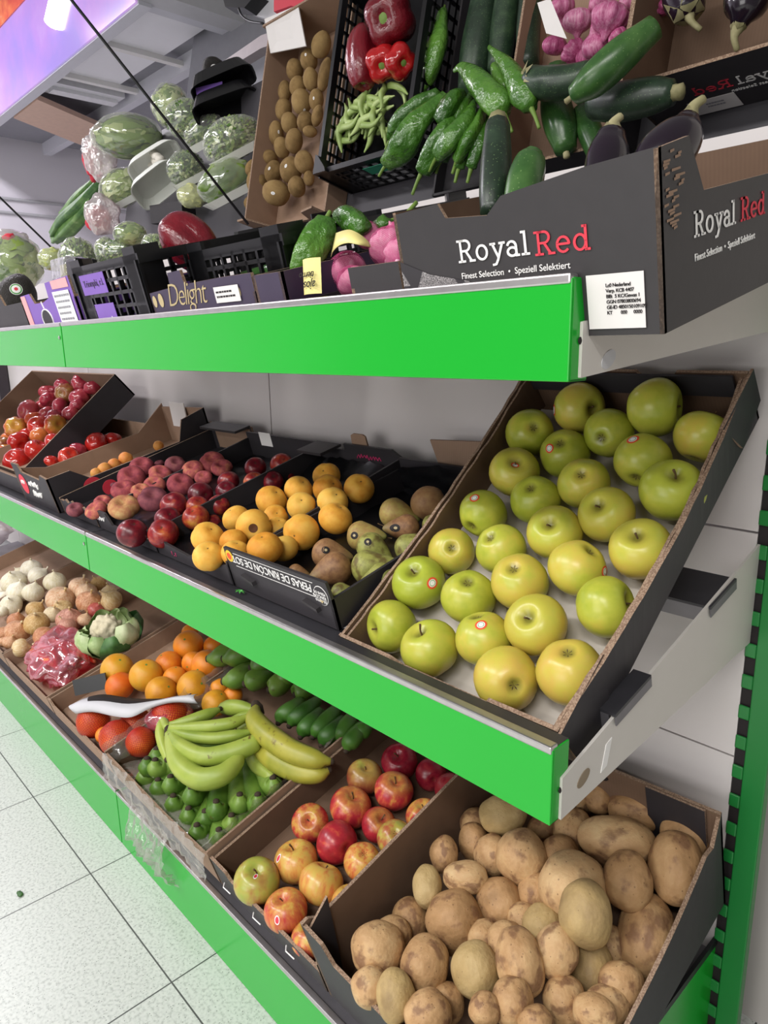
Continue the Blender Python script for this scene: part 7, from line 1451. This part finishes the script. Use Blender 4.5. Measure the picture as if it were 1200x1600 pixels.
gl = ['tall green pepper leaning on the crate divider', 'green pepper at the left end of the pile, by the crate corner', 'long curved green pepper with stalk pointing down left', 'green pepper hanging beside the long curved one, stalk pointing down', 'green pepper in the middle of the hanging pile', 'narrow green pepper between the middle and right of the pile',
      'green pepper with a hooked tip above the pile', 'bright green pepper with thin tip and long pale stalk, on the right', 'short green pepper behind the hooked one', 'slim green pepper hanging lowest near the rail', 'slim green pepper hanging just right of centre', 'rightmost slim green pepper by the standing zucchini', 'green pepper tucked under the left of the hooked one', 'small green pepper at the heart of the pile']
for d in L['greenpeppers'] + L['greenpeppers2']:
    o, Q, R_, c = long_thing('green_pepper', d, 'greenpepper', gl[k], 'pepper', 'long green peppers in the steep display', 18, gp(k)); stalk(o, Q, R_, c, .035 if d['f'] == 's' else .02); k += 1
fl_ = ['upright glossy green pepper behind the cream label', 'green pepper lying on top of the garlic nets', 'dark green pepper crown with curved stalk beside the charcoal carton']
for k, d in enumerate(L['frontpeppers']):
    o, Q, R_, c = long_thing('green_pepper', d, 'greenpepper', fl_[k], 'pepper', 'green peppers on the upper shelf', 18, gp(k + 2)); stalk(o, Q, R_, c, .04 if k == 2 else .02, down=-.5 if k == 2 else .2)
# zucchini
def cut_end(o, Q, c, r, mat='calyx', name='stalk_end', at=0):
    d = (Q[0] - Q[1]).normalized() if at == 0 else (Q[-1] - Q[-2]).normalized(); p = (Q[at]) - c
    return MB().tube([p - d * .003, p + d * .006, p + d * .014], [r * .75, r * .6, r * .65], 8).done(name, M[mat], o, True)
zl = ['tall dark zucchini standing behind the green peppers, leftmost', 'tall dark zucchini standing behind the green peppers, middle', 'tall dark zucchini standing behind the green peppers, rightmost', 'dark zucchini with a pale flower scar, lying crosswise under the garlic', 'longest bright green zucchini lying diagonally under the garlic', 'thick zucchini lying at the bottom right, stalk end to the right', 'zucchini hanging down between the peppers and aubergines', 'dim zucchini behind the hanging one']
oct_ = lambda th, t: 1 + .025 * math.cos(8 * th)
for k, d in enumerate(L['zucchini']):
    o, Q, R_, c = long_thing('zucchini', d, 'cuc' if d['f'] == 'g' else 'zuc', zl[k], 'zucchini', 'zucchini in the steep display', 20, oct_)
    if d['f'] == 'f':
        dd = (Q[0] - Q[1]).normalized(); q = put('flower_scar', star_mesh(6, .026, .012, .006, 'calyx', 'flower_scar'), o); q.matrix_local = Matrix.Translation(Q[0] - c + dd * R_[0] * .35 + (CAM - Q[0]).normalized() * .012) @ Vector((0, 0, 1)).rotation_difference((dd + (CAM - Q[0]).normalized()).normalized()).to_matrix().to_4x4()
    if d['f'] in 'ge': cut_end(o, Q, c, R_[0] * (.5 if d['f'] != 'e' else 1.), 'calyx')
zl = ['cut-topped dark zucchini standing upright in the charcoal carton', 'rounded lighter zucchini standing in the notch of the charcoal carton']
for k, d in enumerate(L['frontcucs']):
    o, Q, R_, c = long_thing('zucchini', d, 'zuc' if k == 0 else 'cuc', zl[k], 'zucchini', None, 20, oct_)
    if k == 0: cut_end(o, Q, c, R_[0] * 1.2, 'calyx')
o, Q, R_, c = long_thing('zucchini', L['frontzuc'][0], 'cuc', 'green zucchini lying low behind the small violet-black box', 'zucchini', None, 18, oct_)
# aubergines
al_ = ['short dark aubergine with a pointed dry calyx, in the charcoal carton', 'long black aubergine leaning to the right corner of the charcoal carton', 'aubergine with a pale ribbed calyx at the top edge', 'aubergine with a drooping green calyx at the top right']
for k, d in enumerate(L['aubergines'] + L['aubergines2']):
    o, Q, R_, c = long_thing('aubergine', d, 'auberg', al_[k], 'aubergine', 'aubergines', 20)
    dd = (Q[0] - Q[1]).normalized(); p = Q[0] - c; r0 = R_[0]; mb = MB(); a_ = dd.orthogonal().normalized(); b_ = dd.cross(a_)
    big = 1.0 if k < 2 else 1.25
    for j in range(5):
        t = 2 * PI * j / 5; e = a_ * math.cos(t) + b_ * math.sin(t); e2 = a_ * math.cos(t + .6) + b_ * math.sin(t + .6); e3 = a_ * math.cos(t - .6) + b_ * math.sin(t - .6)
        mb.add([p + dd * .006, p + e2 * r0 * .8 * big + dd * .002, p + e * r0 * 1.15 * big - dd * .018 * big, p + e3 * r0 * .8 * big + dd * .002, p + e * r0 * .7 + dd * .008], [[0, 1, 4], [1, 2, 4], [2, 3, 4], [3, 0, 4]])
    mb.tube(*catmull([p, p + dd * .012, p + dd * .02 + RIGHT * .006] if k < 2 else [p, p + dd * .015, p + dd * .03 + RIGHT * .01], [.008 * big, .005, .004], 3), 7); mb.done('calyx', M['calyx'], o, True)
# flat beans
random.seed(3)
BB = [Vector(p) for p in L['beanbox']]
for k in range(34):
    a_, b_ = random.random(), random.random(); p0 = (BB[0] * (1 - a_) + BB[1] * a_) * (1 - b_) + (BB[3] * (1 - a_) + BB[2] * a_) * b_ + VN * random.uniform(-.02, .03)
    an = random.uniform(.1, 3.0) if k % 3 else random.uniform(-.3, .4); ln = random.uniform(.03, .055); cu = random.uniform(-.02, .02)
    e = X * math.cos(an) + VV * math.sin(an); g = X * -math.sin(an) + VV * math.cos(an)
    pts = [p0 - e * ln, p0 - e * ln * .5 + g * cu, p0 + g * cu * 1.2 + VN * .008, p0 + e * ln * .5 + g * cu, p0 + e * ln]
    Q, R_ = catmull(pts, [.002, .0065, .0075, .0065, .0015], 4); v, f = tube(Q, R_, 8, lambda th, t: 1 if abs(math.cos(th)) > .6 else .7); c = p0
    o = put('flat_bean', mesh('flat_bean', [q - c for q in v], f, M['bean'], None, True)); o.location = c
    tag(o, 'pale green flat bean in the tangled heap below the red peppers', 'bean', 'flat beans in the tilted black crate')
# bananas
pent = lambda th, t: 1 + .05 * math.cos(5 * th)
def bunch(key, label, mats, crown_at=None):
    items = L[key]; c0 = Vector(items[0]['p'][0]); r = empty('banana_bunch', c0, label, 'bananas', 'banana bunches')
    for i, d in enumerate(items):
        Q, R_ = catmull(d['p'], d['r'], 5); v, f = tube(Q, R_, 12, pent)
        o = put('banana', mesh('banana', [q - c0 for q in v], f, M[mats(d)], None, True), r)
        e = len(Q) - 1 if key in ('bunchA', 'bunchB') else 0
        dd = (Q[e] - Q[e - 1]).normalized() if e else (Q[0] - Q[1]).normalized(); rr = R_[e]
        MB().tube([Q[e] - c0 - dd * .002, Q[e] - c0 + dd * .005, Q[e] - c0 + dd * .007], [rr * .95, rr * .85, rr * .5], 8).done('tip', M['bantip'], o, True)
    if crown_at is not None:
        p = Vector((0, 0, 0)); MB().tube([p + Vector((-.006, 0, .012)), p, p + Vector((.004, .004, -.02))], [.008, .014, .012], 9, cross=lambda th, t: 1 + .2 * math.sin(3 * th)).done('crown', M['bantip'], r, True)
bunch('bunchA', 'light green banana bunch on top at the front left, with brown marks', lambda d: 'ban_l', 1)
bunch('bunchB', 'yellow-green speckled banana bunch with a thick crown, on top at the right', lambda d: 'ban_y' if d['f'] == 'y' else 'ban_l', 1)
bunch('bunchC', 'green banana hand at the bottom front with dark tips facing the aisle', lambda d: 'ban_g')
bunch('bunchD', 'olive green banana hand at the back by the oranges', lambda d: 'ban_g')
bunch('bunchE', 'dark green banana hand in the shade of the middle shelf', lambda d: 'ban_d')
# cauliflower
d = L['cauli'][0]; c = Vector(d['c']); R0 = (d['a'] * d['b']) ** .5
r = empty('cauliflower', c, 'white cauliflower in pale green leaves beside the oranges', 'cauliflower')
v, f = ico(4); out = []
for p in v:
    cell = noise.voronoi(p * 3.2)[0][0]; cell2 = noise.voronoi(p * 9)[0][0]
    out.append(p * R0 * .62 * (1.05 - .35 * cell - .12 * cell2))
o = put('curd', mesh('curd', out, f, M['curd'], None, True), r); o.location = (0, -.01, R0 * .32)
for k in range(14):
    t = 2 * PI * k / 14 + .25 * math.sin(k * 5); lay = k % 2; w0 = R0 * (.52 if lay else .42); v = []; n = 10
    e = Vector((math.cos(t), math.sin(t), 0)); g = Vector((-math.sin(t), math.cos(t), 0)); up = 1.35 if e.y > 0 else 1.0
    for i in range(n + 1):
        s = i / n; rad_ = R0 * (.3 + (.78 + .12 * lay) * math.sin(PI * (.08 + .62 * s))); zz = R0 * (-.62 + up * s)
        for j in range(9):
            q = (j / 8 - .5) * 2; ww = w0 * math.sin(PI * (.15 + .72 * s)) ** .7
            v.append(e * (rad_ - .22 * R0 * q * q) + g * q * ww + Vector((0, 0, zz + .06 * R0 * noise.noise(Vector((s * 5, q * 4, k))) - .10 * R0 * q * q)) + e * .07 * R0 * noise.noise(Vector((s * 4, q * 3, k + 20))))
    f = [[i * 9 + j, i * 9 + j + 1, (i + 1) * 9 + j + 1, (i + 1) * 9 + j] for i in range(n) for j in range(8)]
    put('leaf', mesh('leaf', v, f, M['cdark'] if k in (0, 13, 3) else M['cleaf'], None, True), r)
# red bag of carrots
O, V, N = fr(.56, .165, 16.5)
c = O + X * -2.235 + V * .12 + N * .045
r = empty('carrot_bag', c, 'crumpled red plastic bag of carrots in front of the cauliflower', 'bag')
v, f = blob(5, .22, 2.6, 5, (.175, .095, .055)); v = [p * (1 + .2 * noise.noise(p * 22)) for p in v]
o = put('bag', mesh('bag', v, f, M['redbag'], None, True), r); o.rotation_euler = (math.radians(16), 0, math.radians(-10))
random.seed(5)
for k in range(9):
    y = -.06 + .014 * k; z = random.uniform(-.012, .018); x_ = random.uniform(-.02, .04)
    Q, R_ = catmull([(x_ - .09, y, z), (x_, y + random.uniform(-.01, .01), z + .004), (x_ + .09, y + random.uniform(-.02, .02), z)], [.013, .012, .006], 4)
    o = MB().tube(Q, R_, 9).done('carrot', M['carrot'], None, True); o.location = c
    tag(o, 'orange carrot showing through the red plastic bag', 'carrot', 'carrots in the red bag')
# orange net bag
pts = [Vector(d['c']) for d in L['netoranges'][1:6]]; c = sum(pts, Vector()) / 5 + Vector((0, 0, .008))
r = empty('net_bag', c, 'red net bag of oranges with a black and white paper band', 'bag')
NETR = net_mesh('net', M['netred'], 34, 18, 2, (1, 1, 1), .02)
for d in L['netoranges'][1:6]:
    r_ = max(d['a'], d['b']) * 1.03; n_ = put('net', NETR, r); n_.location = Vector(d['c']) - c; n_.scale = (r_, r_, r_); n_.rotation_euler = (.4, .3, d['u'] * 9)
v, f = blob(4, .15, 1.5, 4, (.045, .06, .035)); q = put('red_film', mesh('red_film', v, f, M['redbag'], None, True), r); q.location = Vector(L['netoranges'][5]['c']) - c
T_, B_ = [[Vector(p) - c for p in row] for row in L['netband']]
T2, _ = catmull(T_, [1] * len(T_), 4); B2, _ = catmull(B_, [1] * len(B_), 4); nn = len(T2); v = []
for k in range(6):
    v += [B2[i] + (T2[i] - B2[i]) * k / 5 + Vector((0, -.012 * math.sin(k / 5 * PI), .01 * math.sin(k / 5 * PI))) for i in range(nn)]
f = [[k * nn + i, k * nn + i + 1, (k + 1) * nn + i + 1, (k + 1) * nn + i] for k in range(5) for i in range(nn - 1)]
o = put('paper_band', mesh('paper_band', v, f, [M['lgrey'], M['dark']], [1 if (k >= 3 and 4 < i < nn - 7) else 0 for k in range(5) for i in range(nn - 1)], True), r)
so_ = o.modifiers.new('thick', 'SOLIDIFY'); so_.thickness = .0008
m_ = nn // 2; text('band_print', 'vo', .02, T2[m_ - 1] * .7 + B2[m_ - 1] * .3 + Vector((0, -.006, .004)), (T2[m_ + 2] - T2[m_]).normalized(), (T2[m_] - B2[m_]).normalized(), M['white'], r)
o = put('black_box_end', mesh('black_box_end', *(lambda mb: (mb.v, mb.f))(MB().box(-.05, .05, -.003, .003, -.022, .022)), M['black'])); o.location = Vector(L['flap'][0][0]) + Vector((0, 0, -.01)); o.rotation_euler = (-.3, -.25, .75)
tag(o, 'black printed cardboard flap between the carrot bag and the oranges', 'flap')
# white bag at far left, plastic scrap, leaf crumbs
v, f = blob(4, .3, 2., 8, (.34, .16, .16)); o = put('white_bag', mesh('white_bag', v, f, M['bagfilm'], None, True)); o.location = (-3.85, .82, .42); tag(o, 'bulky translucent white plastic bag at the left edge above the onions', 'bag')
o = put('leaf_scrap', mesh('leaf_scrap', *blob(2, .4, 3, 2, (.011, .006, .002)), M['cdark'], None, True)); o.location = (-1.55, .31, .003); tag(o, 'tiny green leaf scrap on the floor tile', 'leaf')
c = Vector((-.965, .572, .79)); mb = MB()
for k in range(7):
    t = 2 * PI * k / 7; mb.add([c + Vector((0, 0, .0)), c + Vector((math.cos(t - .4) * .006, math.sin(t - .4) * .004, .004)), c + Vector((math.cos(t) * .014, math.sin(t) * .008, .002)), c + Vector((math.cos(t + .4) * .006, math.sin(t + .4) * .004, .004))], [[0, 1, 2, 3]])
tag(mb.done('leaf_sprig', M['leafgreen']), 'small green leaf sprig on the dark rail below the pear carton', 'leaf')

# wrapped vegetables, mirrored display and front
def leafy(kind, seed):
    rg = random.Random(seed * 17 + 3); mb = MB(); v, f = blob(3, .15, 2., seed, (.8, .8, .8)); mb.add(v, f, 0)
    n, ln, wd = {'frisee': (150, .75, .075), 'lettuce': (46, 1.5, .34), 'celery': (40, 1.9, .22)}[kind]
    for q in range(n):
        a = rg.uniform(0, 6.283); z = rg.uniform(-.3, 1); rr = math.sqrt(max(0, 1 - z * z)); p = Vector((rr * math.cos(a), rr * math.sin(a), z))
        ax = Vector((1, rg.uniform(-.25, .25), 0)) if kind != 'frisee' else Vector((rg.uniform(-1, 1), rg.uniform(-1, 1), rg.uniform(-.3, 1)))
        ax = (ax - p * ax.dot(p)).normalized(); sd = p.cross(ax); m = 8; vs = []; hgt = rg.uniform(.9, 1.06); cu = rg.uniform(-.5, .5)
        for k in range(m + 1):
            s_ = k / m - .5; c = (p + ax * ln * s_ + sd * cu * s_ * s_).normalized() * (hgt + (.10 * math.sin(k * 1.9 + q) if kind == 'frisee' else .04 * math.sin(k + q)))
            w_ = wd * math.sin(PI * (.12 + .80 * k / m)) ** .7
            for e, g in ((-1, .05), (0, 0), (1, .05)):
                r_ = c + sd * w_ * e * (1 + .3 * math.sin(k * 2.3 + q + e)) ; vs.append(r_ * (1 + g * rg.uniform(-1, 1)))
        mb.add(vs, [[3 * k + e, 3 * k + e + 1, 3 * k + e + 4, 3 * k + e + 3] for k in range(m) for e in (0, 1)], rg.choice((0, 1, 1, 2)))
    return mb
LEAFM = {'frisee': [skin('endive_dark', [(.3, '#355a1e'), (.7, '#557a2c')], 4., 4, rough=.5), skin('endive_mid', [(.3, '#66883a'), (.7, '#92ac56')], 4., 4, rough=.45), skin('endive_pale', [(.3, '#b4c27c'), (.7, '#dde2bc')], 4., 4, rough=.45)],
         'lettuce': [skin('lettuce_dark', [(.3, '#4f7428'), (.7, '#759440')], 4., 4, rough=.45), skin('lettuce_mid', [(.3, '#7f9c42'), (.7, '#a9bc68')], 4., 4, rough=.4), skin('lettuce_pale', [(.3, '#b8c682'), (.7, '#d6deaa')], 4., 4, rough=.4)]}
LEAFM['celery'] = LEAFM['lettuce']
def veg(d, key, i, label, film_=True, tray=True, N_=VN):
    kind = d['f']; c = Vector(d['c']); a_, b_ = d['a'] * 1.12, d['b'] * 1.12; k = (CAM - c).normalized()
    ex = (RIGHT - k * RIGHT.dot(k)).normalized(); ey = k.cross(ex).normalized(); dp = min(a_, b_) * .8
    r = empty('wrapped_' + {'celery': 'celery', 'lettuce': 'lettuce', 'frisee': 'endive', 'cabbage': 'cabbage'}[kind], c, label, 'vegetable', 'wrapped vegetables')
    rot = Matrix((ex, ey, ex.cross(ey))).transposed().to_4x4()
    tilt = Matrix.Rotation(math.radians(25), 4, 'Z') if tray else Matrix.Identity(4)
    fq = {'frisee': 5., 'lettuce': 2.6, 'cabbage': 2.2, 'celery': 3.}[kind]; am = {'frisee': .22, 'lettuce': .25, 'cabbage': .15, 'celery': .2}[kind]
    v, f = blob(5, am, fq, i + 1, (1, 1, 1)); v = [Vector((p.x * a_, p.y * b_, p.z * dp)) for p in v]
    if kind == 'frisee': v = [p * (1 + .12 * noise.noise(p * 160) + .1 * noise.noise(p * 90)) for p in v]
    if kind == 'cabbage': me_ = mesh('leaves', v, f, M[kind], None, True)
    else:
        mb = leafy(kind, i + 1); me_ = mesh('leaves', [Vector((p.x * a_ * .93, p.y * b_ * .93, p.z * dp * .93)) for p in mb.v], mb.f, LEAFM[kind], mb.mi, True)
    o = put('leaves', me_, r); o.matrix_local = rot @ tilt
    if film_:
        v, f = blob(3, .10, 1.6, i + 5, (1.07 * a_, 1.07 * b_, dp * 1.08)); o = put('film', mesh('film', v, f, M['film'], None, True), r); o.matrix_local = rot @ tilt
    if tray:
        mb = MB(); A, B, Hh = a_ * 1.05, b_ * .9, .022; n = 20
        ring = lambda s, z: [Vector((A * s * math.copysign(abs(math.cos(t)) ** .5, math.cos(t)), z, dp * .9 * s * math.copysign(abs(math.sin(t)) ** .5, math.sin(t)))) for t in [2 * PI * j / n for j in range(n)]]
        R1, R2 = ring(1.08, -b_ * .55), ring(.85, -b_ * .55 - Hh); R3 = ring(.8, -b_ * .55 - Hh + .003); R4 = ring(1.02, -b_ * .55)
        vs = R1 + R2 + R3 + R4; fs = [[j, (j + 1) % n, n + (j + 1) % n, n + j] for j in range(n)] + [list(range(n, 2 * n))] + [[2 * n + j, 2 * n + (j + 1) % n, 3 * n + (j + 1) % n, 3 * n + j] for j in range(n)] + [[3 * n + j, 3 * n + (j + 1) % n, (j + 1) % n, j] for j in range(n)] + [list(range(2 * n, 3 * n))[::-1]]
        o = put('foam_tray', mesh('foam_tray', vs, fs, M['foam']), r); o.matrix_local = rot @ tilt
    return r, rot
vl = ['bagged celery with a red and white wrapper end, top left of the wrapped greens', 'clear-bagged pale green lettuce at the top of the wrapped greens', 'frizzy endive in film next to the bagged lettuce', 'frizzy endive on a foam tray below the black punnets', 'film-wrapped endive on a tilted white foam tray beside the kiwis', 'small film-wrapped endive left of the kiwi-side tray', 'halved cabbage on a white foam tray next to the kiwi carton', 'small pale cabbage piece in film at the foot of the steep display', 'bagged lettuce with red printed wrapper, lower left']
for i, d in enumerate(L['veg']):
    r, rot = veg(d, 'veg', i, vl[i], True, i in (3, 4, 5, 6, 8))
    if i in (0, 8):
        for q, nm in ((0, 'wrapper'), (1, 'red_print')):
            w_ = L['wraps'][q + (2 if i else 0)]; cc = Vector(w_['c']); kk = (CAM - cc).normalized()
            v, f = blob(4, .22, 2, i + q, (w_['a'], w_['b'], .02 + .01 * q)); o = put(nm, mesh(nm, v, f, M['bagfilm'] if q == 0 else M['redprint'], None, True), r)
            o.matrix_local = Matrix.Translation(cc - Vector(d['c']) + kk * .03 * q) @ rot
vl = ['large bagged lettuce with red printing at the left edge of the upper shelf', 'film-wrapped endive standing behind the clear punnet', 'film-wrapped endive on foam behind the violet card crate, right one', 'film-wrapped endive on foam behind the violet card crate, left one', 'small endive beside the big red pepper', 'bagged greens between the lettuce and the endive', 'dim lettuce behind the wrapped endives']
for i, d in enumerate(L['vegfront']):
    r, rot = veg(d, 'vf', i + 11, vl[i], True, False)
    if i == 0:
        v, f = blob(3, .2, 2, 3, (d['a'] * .9, d['b'] * .5, d['b'] * .4)); o = put('wrapper', mesh('wrapper', v, f, M['bagfilm'], None, True), r); o.matrix_local = rot @ Matrix.Translation((-d['a'] * .2, d['b'] * .9, -.01))
        v, f = blob(3, .3, 2, 7, (d['a'] * .3, d['b'] * .25, d['b'] * .2)); o = put('red_print', mesh('red_print', v, f, M['redprint'], None, True), r); o.matrix_local = rot @ Matrix.Translation((-d['a'] * .1, d['b'] * .95, d['b'] * .3))
# leeks
for k, d in enumerate(L['leek']):
    o, Q, R_, c = long_thing('leek', d, 'leekm', ['lowest', 'middle', 'uppermost'][k] + ' of three green leek stalks slanting down to the left', 'leek', 'leek stalks', 14, lambda th, t: 1 + .25 * math.cos(4 * th + 3 * t))
# empty foam trays and black punnets
def tray(c, w, h, mat, label, name='foam_tray', cat='tray', rotz=0., group=None, dep=.03, N_=None):
    c = Vector(c); k = (CAM - c).normalized(); ex = (RIGHT - k * RIGHT.dot(k)).normalized(); ey = k.cross(ex)
    rot = Matrix((ex, ey, ex.cross(ey))).transposed().to_4x4() @ Matrix.Rotation(rotz, 4, 'Z') @ Matrix.Rotation(.7, 4, 'X')
    n = 24; ring = lambda s, z: [Vector((w * s * math.copysign(abs(math.cos(t)) ** .45, math.cos(t)), h * s * math.copysign(abs(math.sin(t)) ** .45, math.sin(t)), z)) for t in [2 * PI * j / n for j in range(n)]]
    vs = ring(1, 0) + ring(.78, -dep) + ring(.74, -dep + .003) + ring(.95, 0)
    fs = [[j, (j + 1) % n, n + (j + 1) % n, n + j] for j in range(n)] + [list(range(n, 2 * n))] + [[2 * n + j, 2 * n + (j + 1) % n, 3 * n + (j + 1) % n, 3 * n + j] for j in range(n)] + [[3 * n + j, 3 * n + (j + 1) % n, (j + 1) % n, j] for j in range(n)] + [list(range(2 * n, 3 * n))[::-1]]
    o = put(name, mesh(name, vs, fs, mat)); o.matrix_world = Matrix.Translation(c) @ rot; return tag(o, label, cat, group)
tray(L['spots'][0], .095, .055, M['foam'], 'white foam tray of pale mushrooms below the bagged celery', rotz=.5)
tray(L['spots'][1], .085, .06, M['foam'], 'empty white foam tray standing below the mushrooms tray', rotz=.6)
random.seed(9)
MUSH = mesh('mushroom', *blob(3, .08, 1.2, 2, (.016, .016, .012)), flat('mushroom_white', '#e6e0d6', .6), None, True)
for k in range(9):
    o = put('mushroom', MUSH); o.location = Vector(L['spots'][0]) + X * random.uniform(-.06, .06) + VV * random.uniform(-.0, .03) + VN * random.uniform(.0, .02); tag(o, 'small white mushroom on the foam tray under the celery bag', 'mushroom', 'mushrooms on the tray')
tray(L['spots'][2], .10, .04, M['black'], 'upper black plastic punnet with a purple band left of the kiwis', 'punnet', 'punnet', .35, None, .05)
tray(L['spots'][3], .10, .04, M['black'], 'lower black plastic punnet left of the kiwis', 'punnet', 'punnet', .3, None, .05)
pb_ = Vector(L['spots'][2]); o = MB().prism([pb_ + RIGHT * -.085 + DOWN * .008, pb_ + RIGHT * -.005 + DOWN * -.012, pb_ + RIGHT * -.005 + DOWN * .016, pb_ + RIGHT * -.08 + DOWN * .032], (CAM - pb_).normalized() * .004).done('purple_label', M['purple']); tag(o, 'purple ribbed label on the upper black punnet', 'label')
c = Vector(L['spots'][5]); tag(MB().box(-.06, .08, -.03, .03, -.03, .025, M=Matrix.Translation(c) @ Matrix.Rotation(.3, 4, 'Z')).done('dark_box', [M['ink']]), 'small dark box with a torn top below the white foam trays', 'box')
proto('avo', build(lambda t: (math.sin(t) * (1 - .15 * math.cos(t)), 1.2 * math.cos(t)), lambda p: p * (1 + .04 * noise.noise(p * 2)), None, ''), M['avocado'])
for i, d in enumerate(L['avocados']):
    r_ = (d['a'] * d['b']) ** .5 if i == 0 else d['b']
    o = place('avocado', 'avo', d['c'], (r_, r_, r_), orient((-DOWN + RIGHT * .3), i), ['dark avocado with a round white and green sticker at the left of the upper shelf', 'dark avocado cut off by the left edge'][i], 'avocado', 'avocados on the upper shelf')
    if 's' in d: sticker(o, 'avo', tolocal(o, d['s']), .33, ((.3, 'redprint'), (.7, 'white'), (.9, 'leafgreen'), (1., 'white')))
    kid('stem_scar', DOT, o, UP, 'avo', .0)
o = place('avocado', 'avo', Vector(L['spots'][4]), (.03, .03, .03), orient(RIGHT, 0), 'dark avocado with a sticker on top of the black punnets', 'avocado', None); kid('stem_scar', DOT, o, UP, 'avo', .0)
sticker(o, 'avo', tolocal(o, (CAM - Vector(VP(-2.1, .6, .05)))), .4, ((.4, 'leafgreen'), (1., 'white')))
# clear punnet on the front row
c = Vector(L['avocados'][0]['c']) + Vector((.155, .09, .035)); r = empty('clear_punnet', c, 'clear plastic punnet of pale yellow-green produce with a yellow label', 'punnet')
MB().box(-.055, .055, -.03, .03, -.06, .055).done('shell', M['punnetfilm'], r, bevel=.008)
MB().box(.058, .125, -.03, .03, -.06, .045).done('black_punnet', M['black'], r, bevel=.008)
q = MB()
for k in range(5): q.tube([(-.04 + .02 * k, 0, -.055), (-.04 + .02 * k, 0, .04)], .0085, 8)
q.done('pale_shoots', skin('shoot_skin', [(.3, '#b4b45a'), (.7, '#dcdcb0')], 20., 3, rough=.4), r, True)
patch('yellow_label', Vector((.005, -.0312, -.052)), X, Vector((0, 0, 1)), .03, .025, flat('label_yellow', '#e8c832', .5), r)
# ceiling clutter at the top, left of the black crate
def slabbox(name, pts, d, mat, label, cat): o = MB().prism(pts, d).done(name, mat); return tag(o, label, cat)
SP = lambda k: [Vector(p) for p in L[k]]
slabbox('ceiling_sheet', SP('csheet'), VN * -.02, M['lgrey'], 'pale ceiling panel at the top, above the kiwi carton', 'panel')
slabbox('red_box', SP('cred'), VN * -.05, M['redprint'], 'small dull red box at the top edge above the kiwis', 'box')
slabbox('black_fixture', SP('cblack'), VN * -.05, M['black'], 'black ceiling fixture at the top edge left of the pale panel', 'fixture')
slabbox('wall_duct', SP('cduct'), VN * -.03, flat('pinkish_grey_duct', '#a89ca0', .5), 'pinkish grey duct strip running behind the kiwi carton top', 'duct')
slabbox('background_board', [VP(-3.6, .50, -.6), VP(-1.0, .50, -.6), VP(-1.0, 1.5, -.6), VP(-3.6, 1.5, -.6)], VN * .02, M['grey'], 'large dull grey panel in the background above the wrapped greens', 'panel')
for k, nm in enumerate(('ccable', 'ccable2')):
    Q, R_ = catmull(SP(nm), [.004] * 4, 6); o = MB().tube(Q, R_, 7).done('cable', M['cord'], None, True); tag(o, ['black cable hanging from the black ceiling fixture', 'black cable loop below the pale ceiling panel'][k], 'cable')
# left mid background
struct(MB().box(-3.85, -3.76, 1.0, 1.045, .9, 1.3).done('pillar', flat('dark_pillar', '#3a3238', .6)))
o = MB().box(-3.6, -3.1, .72, 1.0, .80, .86).box(-3.6, -3.1, .98, 1.0, .86, .98).done('metal_tray', M['steel'], bevel=.004); tag(o, 'grey metal tray on the shelf at the left edge behind the tomatoes', 'tray')

# ------------------------------------------------------------------ light, sky and camera
def area(name, loc, sx, sy, power, col=(1, .98, .95), rot=(0, 0, 0)):
    l = bpy.data.lights.new(name, 'AREA'); l.shape = 'RECTANGLE'; l.size = sx; l.size_y = sy; l.energy = power; l.color = col
    o = bpy.data.objects.new(name, l); o.location = loc; o.rotation_euler = rot; COL.objects.link(o); return o
area('ceiling_light', (.3, -1.3, 2.75), 1.3, .3, 50)
area('ceiling_light', (-1.5, -1.3, 2.75), 1.3, .3, 50)
area('ceiling_light', (-3.4, -1.3, 2.75), 1.3, .3, 60, (1, .95, 1))
area('ceiling_light', (-1.0, -3.2, 2.75), 2.6, .3, 65)
area('ceiling_light', (-4.9, .5, 3.3), 1.2, .4, 75, (.97, .93, 1))  # added fill that lightens the far left wall
area('ceiling_light', (1.8, -2.6, 2.75), 1.3, .3, 34)
area('shop_window', (-.6, -3.9, 1.35), 2.6, 1.5, 55, (1, .98, .96), (PI / 2, 0, 0))  # frontal fill added behind the camera to brighten fruit under the upper shelf
w = bpy.data.worlds.new('room_light'); sc.world = w; w.use_nodes = True
bg = w.node_tree.nodes['Background']; bg.inputs[0].default_value = (1, .965, .945, 1); bg.inputs[1].default_value = .22
cam = bpy.data.cameras.new('camera'); co = bpy.data.objects.new('camera', cam); COL.objects.link(co)
cam.sensor_fit = 'VERTICAL'; cam.sensor_height = 24; cam.lens = 24 * 1109 / 1600; cam.clip_start = .02
fwd = Vector([[0.682936, 0.730266, -0.01759], [0.156318, -0.169624, -0.973032], [-0.713556, 0.66177, -0.229997]][2]); co.matrix_world = Matrix.Translation(CAM) @ Matrix((RIGHT, -DOWN, -fwd)).transposed().to_4x4()
sc.camera = co
sc.view_settings.view_transform = 'Standard'; sc.view_settings.look = 'None'; sc.view_settings.gamma = 1; sc.view_settings.use_curve_mapping = False
sc.view_settings.exposure = -.02
